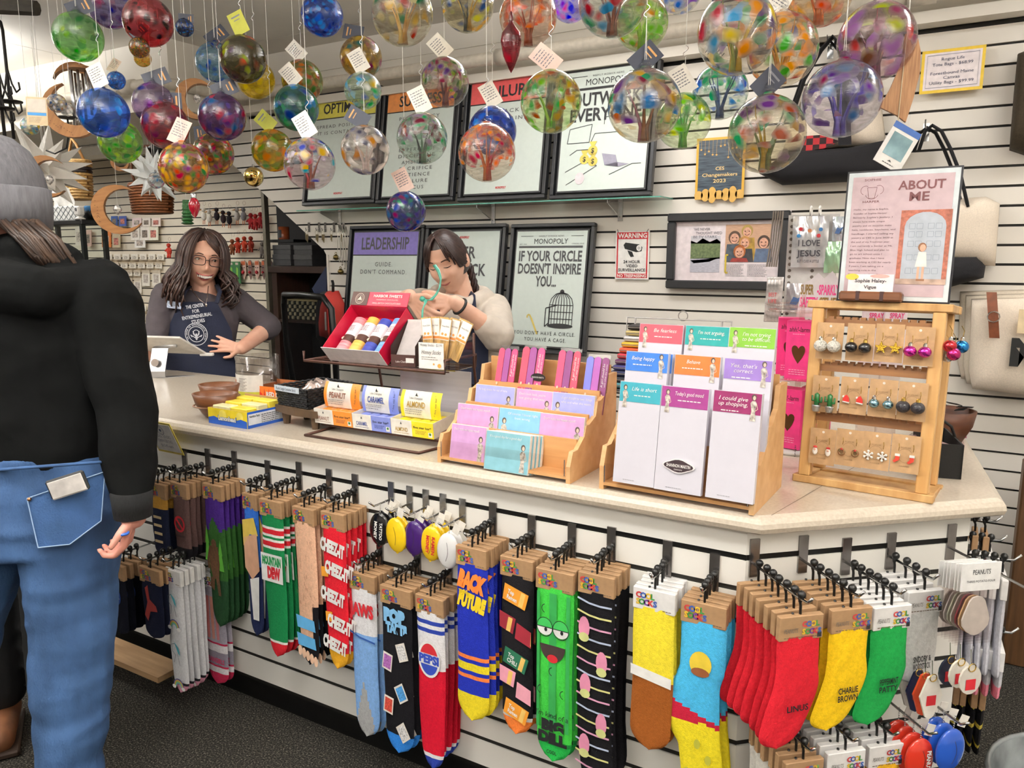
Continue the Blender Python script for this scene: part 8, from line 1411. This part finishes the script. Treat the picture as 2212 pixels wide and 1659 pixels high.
for j,(x0,x1,c,lab) in enumerate(((520,533,'d9b8a8','santa face packet, left'),(536,548,'8a6a62','dark santa face packet, left'),(550,562,'dcbaa8','santa face packet, right'),(565,576,'86665e','dark santa face packet, right'),(578,590,'6e6a72','grey santa face packet, rightmost'))):
    a=wp(x0,562,YA-.030-.012*(j%2)); b=wp(x1,604,YA-.03); w=b.x-a.x; h=a.z-b.z; t=thing('santa_packet',lab+' on the far wall','packet',TR(a),'santa packets on the far wall'); MB().prism([(0,-.02),(w*.3,0),(w*.7,0),(w,-.02),(w,-h*.7),(w*.5,-h),(0,-h*.7)],-.004,.004).build('packet_body',mat(c,.4,noise=.1),t); MB().ell((w*.5,-.012,-h*.62),(w*.28,.012,w*.28),10,7).build('red_nose',mat('b8202c',.3),t,True); MB().box(w*.1,w*.9,-.005,-.004,-h*.25,-.01).build('orange_header',mat('c8663c',.5),t); b=MB(); disc(b,w*.3,-h*.38,.006,.006,-.006,8); disc(b,w*.7,-h*.38,.006,.006,-.006,8); b.build('eye_print',K_,t)
for j,px in enumerate((494,506)): a=wp(px,565,YA-.06); t=thing('green_packet','green hanging toy packet beside the santa packets, %s one'%('left','right')[j],'packet',TR(a),'green packets'); MB().prism([(0,0),(.075,0),(.075,-.2),(0,-.2)],-.004,.004).build('packet_body',mat('3f7a48',.5,noise=.1),t); b=MB(); flat(b,[(.02,-.17),(.045,-.17),(.05,-.06),(.03,-.05)],-.006); b.build('toy_print',mat('8ac04a',.5),t); MB().box(.02,.055,-.006,-.004,-.03,-.01).build('header',mat('c9b8a8',.5),t)
# baskets
def basket(c0,rx,ry,h,m1,m2,lab,handle,rows=11,band=None):
    t=thing('woven_basket',lab,'basket',TR(c0),'woven baskets')
    MB().lathe([(rx*.86,0),(rx*.97,h*.97),(rx*.94,h*.97),(rx*.84,.004),(.0001,.004)],24,sx=1,sy=ry/rx).build('basket_liner',m2,t,True)
    for i in range(rows):
        z=h*(i+.5)/rows; r=rx*(.88+.12*z/h); b=MB(); n=36; b.tube([((r+.004*(1 if (j+i)%2 else -1))*math.cos(2*PI*j/n),(r+.004*(1 if (j+i)%2 else -1))*ry/rx*math.sin(2*PI*j/n),z) for j in range(n+1)],h/rows*.52,6,cap=False); b.build('woven_row',band if band and i in (rows-4,rows-3) else m1,t,True)
    MB().torus((0,0,h),rx,.010,30,6).build('rim',m1,t,True).scale=(1,ry/rx,1)
    MB().tube(handle,.009,8).build('handle',m2,t,True); zt_=max(p[2] for p in handle); MB().tube([(0,0,zt_),(0,0,ZC-c0.z)],.0012,4).build('hanging_cord',STR,t); return t
c=aD(330,462,5.2); kk=5.2/F; basket(c,58*kk,34*kk,62*kk,mat('8a4f26',.6,noise=.2,scale=60),mat('6a3a1c',.6),'dark brown oval woven basket hanging before the far wall',[(-50*kk,0,62*kk),(-62*kk,0,90*kk),(-56*kk,0,120*kk),(-20*kk,0,142*kk),(30*kk,0,140*kk),(54*kk,0,110*kk),(54*kk,0,62*kk)])
c=aD(172,432,5.0); kk=5.0/F; basket(c,34*kk,24*kk,80*kk,mat('d3a868',.6,noise=.15,scale=60),mat('b0824a',.6),'tall tan woven basket with dark chain band, leather handle',[(-26*kk,0,78*kk),(-22*kk,0,100*kk),(-8*kk,0,128*kk),(6*kk,0,115*kk),(28*kk,0,82*kk)],13,mat('3a2f2c',.6)); 
# star lanterns
def star(px,py,dp,r,n,lab,seed,c='eeeae2'):
    p=aD(px,py,dp); t=thing('star_lantern',lab,'star lantern',TR(p),'paper star lanterns'); q=random.Random(seed); m=mat(c,.6,noise=.02)
    for i in range(n):
        z=1-2*(i+.5)/n; a=i*2.399963+seed; d=V((math.sqrt(1-z*z)*math.cos(a),math.sqrt(1-z*z)*math.sin(a),z)); k=r*(.8+.3*q.random()); x=d.orthogonal().normalized(); y=d.cross(x); br=r*.24
        MB().add([d*k]+[d*r*.12+(x*math.cos(PI/2*j)+y*math.sin(PI/2*j))*br for j in range(4)],[(0,1,2),(0,2,3),(0,3,4),(0,4,1),(4,3,2,1)]).build('star_point',m,t)
    MB().tube([(0,0,r*.3),(0,0,max(.1,ZC-p.z-.0))],.001,4).build('hanging_cord',STR,t)
star(96,368,3.9,.235,26,'large white folded paper star lantern at the left',2); star(332,380,3.6,.14,26,'smaller white paper star with thin points beside the rainbow ball',5,'dfe2e2')
# wooden crescent moons with crystal drops
MW=woodmat('a8743f','8a5a2c',.5,7,(1,1,8))
def moon(px,py,dp,pr,rot,lab,cry=None,th=.022):
    p=aD(px,py,dp); r=pr*dp/F; T=TR(p)@M.Rotation(PI/2-PSI,4,'Z')@RZ(18)@RY(rot); t=thing('crescent_moon',lab,'moon ornament',T,'wooden crescent moons')
    out=[(r*math.cos(R(a)),r*math.sin(R(a))) for a in range(40,321,14)]; inn=[(r*.28+r*.80*math.cos(R(a)),r*.80*math.sin(R(a))) for a in range(306,53,-14)]
    MB().prism(out+inn,-th,th).build('crescent',MW,t)
    b=MB(); q=random.Random(int(px)); [disc(b,r*(-.82+.12*q.random()),r*q.uniform(-.45,.45),r*.015,r*.015,-th-.001,6) for _ in range(14)]; tag(b.build('drilled_dots',mat('4a2f18',.7),t),kind='stuff')
    MB().tube([(0,0,r*.98),(0,0,max(.06,ZC-p.z))],.0009,4,T=RY(-rot)).build('hanging_cord',STR,t)
    if cry:
        c_=aD(*cry,dp*.995); u=thing('crystal_drop',lab.replace('crescent moon','moon')+', its crystal drop','crystal','' or TR(c_),'crystal drops'); rr=.02
        MB().lathe([(.0001,-rr*1.3),(rr*.7,-rr*.7),(rr,0),(rr*.7,rr*.7),(rr*.2,rr),(.0001,rr*1.1)],9).build('cut_glass',mat('d8d4d0',.05,.2,noise=.4,scale=90,coat=1),u); MB().tube([(0,0,rr),(0,0,rr+.06)],.0006,4).build('thread',STR,u)
moon(256,453,3.6,52,-8,'engraved wooden crescent moon at the left centre',(254,452)); moon(100,382,3.7,44,0,'wooden crescent moon before the large star',(107,388)); moon(155,240,3.3,56,-62,'wide wooden crescent moon tilted on its back'); moon(424,215,3.7,42,8,'wooden crescent moon beside the purple ball',(426,213)); moon(166,182,3.8,44,150,'thin wooden crescent moon behind the blue ball',(174,183)); moon(260,352,3.9,18,-70,'small wooden crescent moon below the green ball')
for j,(px,py,dp,r_) in enumerate(((123,223,2.7,.032),(144,238,2.8,.022),(65,272,2.8,.032),(337,390,3.2,.034),(548,382,3.0,.038))):
    p=aD(px,py,dp); t=thing('speckled_ornament',('clear speckled glass ornament under the striped tag','small clear glass ornament beside the speckled one','blue gold speckled ornament under the shop tag','silver speckled ornament hanging on the thin star','polished gold bell ornament')[j],'ornament',TR(p)); 
    MB().ell((0,0,0),r_,20,14).build('globe',ballmat('d8d8d4',[['3a4a6a','b0a080','d8d8e0','8a6a5a'],['c08a7a','6a8ab0','e0e0e0','a0a0a0'],['c0a040','3a6a9a','d8d8c8','5a8a8a'],['5a7a9a','c0b8b0','8a5a6a','d0d8e0'],['c8a050','c8a050']][j],.7,0,70,200+j,.8) if j<4 else mat('c9ad6a',.12,1),t,True); MB().torus((0,0,r_*1.12),r_*.14,r_*.05,10,6,ax='y').build('loop',CHROME,t); MB().tube([(0,0,r_*1.2),(0,0,ZC-p.z)],.0008,4).build('hanging_cord',STR,t)
# wind chime
p=aD(172,150,3.6); t=thing('wind_chime','silver tube wind chime hanging behind the blue ball','wind chime',TR(p)); MB().lathe([(.0001,0),(.05,0),(.05,.012),(.0001,.012)],20).build('top_disc',MW,t)
for j in range(8): a=2*PI*j/8; MB().tube([(.042*math.cos(a),.042*math.sin(a),-.01),(.042*math.cos(a),.042*math.sin(a),-.16-.02*j)],.006,8).build('chime_tube',mat('c8c8cc',.2,1),t,True)
MB().tube([(0,0,.01),(0,0,ZC-p.z)],.001,4).build('hanging_cord',STR,t)
# wrought iron hooks at the far left
IR=mat('1c1a1a',.55,.3)
for j,(px,dp,h0,h1,lab) in enumerate(((14,3.3,35,330,'tall wrought iron shepherd hook at the left edge'),(30,3.5,55,300,'wrought iron plant hook behind the shepherd hook'))):
    p=aD(px,h1,dp); kk=dp/F; h=(h1-h0)*kk; t=thing('iron_hook',lab,'hook',TR(p)); MB().tube([(0,0,0),(0,0,h*.9),(-.01,0,h*.97),(-.03,0,h),(-.045,0,h*.96),(-.05,0,h*.92)],.007,8).build('stem',IR,t,True)
    for s,z in ((-1,.35),(1,.38),(1,.2)): MB().tube([(0,0,h*z+.12),(s*.03,0,h*z+.04),(s*.06,0,h*z),(s*.09,0,h*z+.01),(s*.085,0,h*z+.04)],.004,6).build('scroll',IR,t,True)
    MB().lathe([(.0001,0),(.05,.004),(.052,.01),(.0001,.006)],16,TR((0,0,h*.3))).build('drip_plate',IR,t,True); MB().tube([(0,0,h*.98),(0,0,ZC-p.z)],.001,4).build('hanging_cord',STR,t)
p=aD(146,257,3.6); t=thing('iron_candle_plate','black iron candle plate on a curled arm','candle holder',TR(p)); MB().lathe([(.0001,0),(.04,.002),(.042,.010),(.0001,.006)],18).build('plate',IR,t,True); MB().tube([(0,0,0),(0,0,-.06),(-.03,0,-.13),(-.13,0,-.15),(-.2,0,-.13)],.004,6).build('arm',IR,t,True); MB().tube([(-.2,0,-.13),(-.2,0,ZC-p.z)],.001,4).build('hanging_cord',STR,t)
# shop tag card and dark beam
p=aD(80,242,2.7); t=thing('ornament_tag','tan ornament card with a blue stripe hanging at the left','tag',TR(p)@M.Rotation(PI/2-PSI,4,'Z')@RY(3)); MB().box(-.037,.037,-.001,.001,-.045,.05).build('card',mat('d8c09a',.6),t); MB().box(-.033,.033,-.0016,-.001,-.012,-.002).build('blue_stripe',mat('3a8ac8',.5),t); MB().box(-.033,.033,-.0014,-.001,.0,.044).build('pale_panel',mat('dcd2c4',.6),t); b=MB(); txlines(b,-.028,.02,-.02,.005,4,.0014,-.0015,3); b.build('card_print',mat('7a6a58',.6),t); MB().tube([(0,0,.05),(0,0,ZC-p.z)],.0007,4).build('hanging_cord',STR,t)
p0=aD(-120,10,3.2); p1=aD(80,18,3.2); tag(MB().tube([p0+V((0,0,.02)),p1],[.05,.03],8).build('dark_ceiling_beam',mat('2f2a22',.7,noise=.2)),'dark wooden rod end under the ceiling at the top left','beam')
# black glass display case with tissue box and camera
a=aY(70,478,2.75); c1=aY(176,484,2.75); zt=a.z; t=thing('display_case','black framed glass display case behind the customer','display case',TR((a.x,2.75,0))); w=c1.x-a.x; d=.16
MB().bbox(0,w,0,d,zt-.03,zt,.004).build('case_top',BLK,t); MB().box(0,w,0,d,.0,.55).build('case_base',BLK,t)
for x in (.012,w-.012):
    for y in (.012,d-.012): MB().box(x-.012,x+.012,y-.012,y+.012,.55,zt-.03).build('post',BLK,t)
MB().add([(0,0,.55),(w,0,.55),(w,0,zt-.03),(0,0,zt-.03)],[(0,1,2,3)]).build('glass_front',GLS,t); MB().add([(w,0,.55),(w,d,.55),(w,d,zt-.03),(w,0,zt-.03)],[(0,1,2,3)]).build('glass_side',GLS,t)
for z in (.85,1.15): MB().box(.01,w-.01,.02,d-.02,z,z+.006).build('glass_shelf',GLS,t)
for j,(x,z,c_,lab) in enumerate(((w*.55,1.157,'c9a87a','tan patterned print standing in the display case'),(w*.8,1.157,'d8b8ac','rose print standing in the display case'),(w*.7,.857,'dcdad8','white framed print standing in the display case'))): u=thing('case_print',lab,'print',TR((a.x+x,2.84,z))@RX(-8),'prints in the display case'); MB().box(-.08,.08,-.006,.006,0,.2).build('print_panel',mat(c_,.5,noise=.2,scale=12),u); MB().box(-.055,.055,-.0075,-.006,.04,.16).build('print_picture',mat('b08a7a',.6,noise=.4,scale=20),u)
a2=aY(82,474,2.80); u=thing('tissue_box','diamond patterned tissue box with white tissue on the display case','tissue box',TR((a2.x,2.80,zt+.001))); wb=aY(165,474,2.8).x-a2.x; MB().bbox(0,wb,0,.1,0,.085,.004).build('carton',mat('e6e6e2',.5),u)
for j in range(8):
    for i in range(2):
        x=wb*(j+.5)/8; z=.022+.042*i; b=MB(); line(b,[(x-wb/17,z),(x,z+.021),(x+wb/17,z),(x,z-.021),(x-wb/17,z)],.004,-.001); b.build('diamond_print',mat('3f4a52',.6),u)
MB().grid(lambda p_,q_:(wb*.3+p_*.14+.02*math.sin(5*q_),.03+.05*p_-.03*q_*math.sin(3*p_),.08+q_*(.11+.05*math.sin(3*p_))),8,8).build('tissue',mat('f4f2ee',.8),u,True); MB().grid(lambda p_,q_:(wb*.28+p_*.10-.03*q_,.07-.05*p_,.08+q_*(.07+.04*math.cos(4*p_))),8,8).build('tissue',mat('f4f2ee',.8),u,True)
a2=aY(173,474,2.77); u=thing('security_camera','small white cube security camera beside the tissue box','camera',TR((a2.x,2.77,zt+.001))); MB().lathe([(.0001,0),(.03,0),(.03,.006),(.010,.02),(.0001,.02)],16).build('foot',WHT,u,True); MB().bbox(-.028,.028,-.02,.02,.022,.078,.008).build('camera_body',WHT,u); MB().lathe([(.0001,0),(.010,0),(.010,.002),(.0001,.002)],14,TR((0,-.0205,.058))@RX(90)).build('lens',mat('6a6a6e',.2),u)
a2=aY(194,474,2.85); u=thing('dark_mug','dark blue and black cup behind the security camera','cup',TR((a2.x,2.85,zt+.001))); MB().lathe([(.0001,0),(.032,0),(.035,.07),(.03,.07),(.028,.01),(.0001,.01)],18).build('cup_body',BLK,u,True); MB().lathe([(.034,.05),(.037,.072),(.02,.085)],14).build('blue_cloth',mat('2f6a9a',.8),u,True)
# ---- under the stairs: steel upright, dark cabinet, boxes, chair ----
a=aY(592,690,4.15); c1=aY(712,690,4.15); cw=c1.x-a.x; zc=a.z+.0; t=thing('dark_cabinet','dark brown open cabinet under the stair slope','cabinet',TR((a.x,4.15,0))); DB=mat('3e2a22',.45,noise=.15,scale=8,stretch=(1,6,1))
top=aY(640,575,4.15).z
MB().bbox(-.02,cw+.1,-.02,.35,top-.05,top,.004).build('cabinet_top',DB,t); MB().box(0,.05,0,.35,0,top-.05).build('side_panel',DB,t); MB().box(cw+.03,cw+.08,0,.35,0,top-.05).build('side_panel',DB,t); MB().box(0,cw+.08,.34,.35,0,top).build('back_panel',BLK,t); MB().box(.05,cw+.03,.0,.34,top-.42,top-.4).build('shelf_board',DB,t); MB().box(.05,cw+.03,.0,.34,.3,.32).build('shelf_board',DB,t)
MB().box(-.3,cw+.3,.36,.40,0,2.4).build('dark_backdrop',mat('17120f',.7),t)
b=MB().box(-.05,-.02,-.02,.02,0,2.2).build('steel_upright',mat('8d8778',.4,.5),t)
for i,(x0,x1,y0,y1,lab) in enumerate(((590,627,525,547,'upper left'),(590,627,548,572,'lower left'),(635,673,525,547,'upper right'),(635,673,548,572,'lower right'))):
    p=aY(x0,y1,4.2); q_=aY(x1,y0,4.2); u=thing('grey_box','matte charcoal gift box on the cabinet, %s of four'%lab,'box',TR((p.x,4.2,top+(.0 if i%2 else q_.z-p.z+.004)+.001)),'charcoal boxes on the cabinet'); wv=q_.x-p.x; hv=(q_.z-p.z); MB().bbox(0,wv,0,.2,0,hv,.003).build('box_body',mat('4a4a4c',.6),u); MB().bbox(-.003,wv+.003,-.003,.203,hv*.55,hv+.002,.003).build('box_lid',mat('525254',.6),u)
p=aY(614,518,4.3); q_=aY(614,490,4.3); u=thing('candle_jar','amber candle jar on a dark shelf above the grey boxes','candle',TR((p.x,4.3,p.z))); hv=q_.z-p.z; MB().lathe([(.0001,0),(.04,0),(.042,.01),(.042,hv),(.036,hv),(.0001,hv-.01)],18).build('jar',mat('9a4a26',.25,coat=.4),u,True); MB().grid(lambda s_,v_:(.043*math.cos(R(230+60*s_)),.043*math.sin(R(230+60*s_)),.015+v_*hv*.6),6,2).build('label',mat('2a2a2c',.5),u,True); MB().box(-.12,.2,-.1,.08,-.02,0).build('shelf_board',BLK,u)
p=aY(612,650,4.2); u=thing('checked_basket','cream and black checked woven basket inside the cabinet','basket',TR((p.x,4.2,top-.4+.001))); wv=aY(690,650,4.2).x-p.x
for i in range(5):
    for j in range(14): MB().bbox(wv*j/14,wv*(j+.93)/14,-.004*(1 if (i+j)%2 else 0),.12,.028*i,.028*i+.026,.004).build('weave_strip',mat('d8cda8',.6) if (i+j)%2 else mat('2a2f2c',.6),u)
MB().box(0,wv,.0,.12,.14,.15).build('rim',mat('c9b98c',.6),u)
p=aY(692,640,3.9); u=thing('navy_star_sign','navy blue folded paper panel beside the cabinet','sign',TR(p)); P=[(x-p.x,z) for x,z in [(aY(x,y,3.9).x,aY(x,y,3.9).z-p.z) for x,y in ((677,622),(707,575),(709,690),(695,660))]]; MB().prism(P,-.01,.01).build('panel',mat('1d2848',.6),u); MB().box(-.02,.0,.0,.012,-p.z,P[2][1]).build('easel_leg',BLK,u); MB().tube([(P[0][0],-.012,P[0][1]),(P[3][0],-.012,P[3][1])],.003,5).build('fold_edge',mat('2a3660',.6),u)
# mesh office chair
a=aY(640,640,3.05); u=thing('office_chair','black mesh back office chair behind the counter','chair',TR((a.x,3.1,0))@RZ(-14)); hz=a.z
cwid=.25; b=MB(); b.tube([(-cwid*.9,.05,hz-.55),(-cwid,.03,hz-.3),(-cwid*.98,.02,hz-.06),(-cwid*.8,.0,hz),(0,-.01,hz+.006),(cwid*.8,.0,hz),(cwid*.98,.02,hz-.06),(cwid,.03,hz-.3),(cwid*.9,.05,hz-.55),(-cwid*.9,.05,hz-.55)],.018,8); b.build('back_frame',BLKPL,u,True)
def meshmat():
    m=bpy.data.materials.new('chair_mesh'); m.use_nodes=True; N=m.node_tree.nodes; L=m.node_tree.links; N.remove(N['Principled BSDF']); d_=N.new('ShaderNodeBsdfDiffuse'); d_.inputs[0].default_value=(.012,.012,.012,1); t_=N.new('ShaderNodeBsdfTransparent'); ck=N.new('ShaderNodeTexChecker'); ck.inputs['Scale'].default_value=500; tc=N.new('ShaderNodeTexCoord'); L.new(tc.outputs['Object'],ck.inputs[0]); mx=N.new('ShaderNodeMixShader'); mx.inputs[0].default_value=.3; L.new(d_.outputs[0],mx.inputs[1]); L.new(t_.outputs[0],mx.inputs[2]); L.new(mx.outputs[0],N['Material Output'].inputs[0]); return m
MB().grid(lambda p_,q_:((p_-.5)*2*cwid*.95,.02+.04*math.sin(PI*p_)-.02,hz-.54+q_*.53),8,8).build('mesh_back',meshmat(),u,True)
MB().tube([(0,.08,hz-.5),(0,.14,hz-.6),(0,.0,.46)],.02,8).build('back_post',BLKPL,u,True); MB().bbox(-.24,.24,-.46,.02,.44,.52,.03).build('seat',mat('1a1a1c',.9),u); MB().tube([(0,-.2,.44),(0,-.2,.1)],.025,10).build('gas_lift',BLKPL,u,True)
for j in range(5): a_=2*PI*j/5; MB().tube([(0,-.2,.12),(.28*math.cos(a_),-.2+.28*math.sin(a_),.07)],[.025,.015],8).build('base_leg',BLKPL,u,True); MB().ell((.28*math.cos(a_),-.2+.28*math.sin(a_),.03),.03,10,8).build('caster',BLKPL,u,True)
for s in (-1,1): MB().tube([(s*.25,-.2,.47),(s*.29,-.2,.6),(s*.29,-.3,.66),(s*.29,-.1,.66)],.015,8).build('armrest',BLKPL,u,True)
# spotlight on the far ceiling
p=aD(330,330,4.9); u=thing('spotlight','black track spotlight aimed at the far wall','spotlight',TR(p)@RX(-40)); MB().lathe([(.0001,.10),(.03,.10),(.035,.05),(.045,0),(.04,0),(.0001,.03)],16).build('lamp_head',BLK,u,True); MB().tube([(0,0,.08),(0,0,ZC-p.z)],.008,6,T=RX(40)).build('bracket',BLK,u)
# red bulb ornament on green tinsel tree
p=aD(404,462,3.6); u=thing('tinsel_tree','small green tinsel tree behind the red bulb ornament','ornament',TR(p)); 
for j in range(7): MB().lathe([(.016+.004*(j%2),0),(.030-.002*j,.006),(.016,.018)],12,TR((0,0,-.05+.016*j))).build('tinsel_tier',mat('2f6a34',.4,noise=.5,scale=300,bump=.8),u)
MB().tube([(0,0,.06),(0,0,ZC-p.z)],.0008,4).build('hanging_cord',STR,u)
p=aD(420,450,3.3); u=thing('red_bulb_ornament','red glass bulb ornament with silver cap above the smiling woman','ornament',TR(p)); kk=3.3/F; MB().lathe([(.0001,-21*kk),(5*kk,-15*kk),(11*kk,-2*kk),(12.5*kk,8*kk),(9*kk,17*kk),(5*kk,22*kk)],18).build('bulb',mat('a8122a',.08,noise=.1,coat=1),u,True); MB().lathe([(5.5*kk,21*kk),(6*kk,30*kk),(3*kk,33*kk),(.0001,33*kk)],14).build('cap',CHROME,u,True); MB().tube([(0,0,33*kk),(0,0,ZC-p.z)],.0008,4).build('hanging_cord',STR,u)
# wooden chime sail and its picture card at the right
p=aD(1945,180,1.75); kk=1.75/F; u=thing('chime_sail','curved oak wind chime sail hanging at the right','wind chime',TR(p)@M.Rotation(PI/2-PSI,4,'Z')@RZ(-15)); P=[(2,100),(24,98),(34,62),(36,20),(28,-30),(16,-82),(-4,-66),(-38,-48),(-20,-10),(-2,40)]
MB().prism([(x*kk,z*kk) for x,z in P],-.005,.005).build('sail',mat('a8794c',.55,noise=.2,scale=20,stretch=(14,1,1),c2='82572f'),u); MB().tube([(4*kk,-.007,100*kk),(0,-.007,-70*kk),(2*kk,-.007,-110*kk)],.0012,5).build('cord',mat('c8b898',.6),u); MB().tube([(6*kk,0,98*kk),(6*kk,0,ZC-p.z)],.0012,5).build('hanging_cord',STR,u)
p=aD(1938,318,1.74); u=thing('chime_tag','white tag with misty photo and blue top hanging under the chime sail','tag',TR(p)@M.Rotation(PI/2-PSI,4,'Z')@RY(28)); MB().box(-32*kk,32*kk,-.0012,.0012,-46*kk,46*kk).build('card',WHT,u); MB().box(-32*kk,32*kk,-.0018,-.0012,33*kk,46*kk).build('blue_band',mat('2f5aa0',.5),u); MB().box(-23*kk,23*kk,-.0018,-.0012,-24*kk,26*kk).build('misty_print',mat('8fb0b8',.5,noise=.5,scale=18,c2='2f5258'),u); b=MB(); flat(b,[(-5*kk,-34*kk),(5*kk,-34*kk),(0,-30*kk)],-.002); txlines(b,-14*kk,14*kk,-40*kk,.004,1,.0016,-.002,3,0); b.build('logo_print',INK,u); MB().tube([(0,0,46*kk),(-12*kk,0,70*kk)],.0008,4).build('thread',STR,u)
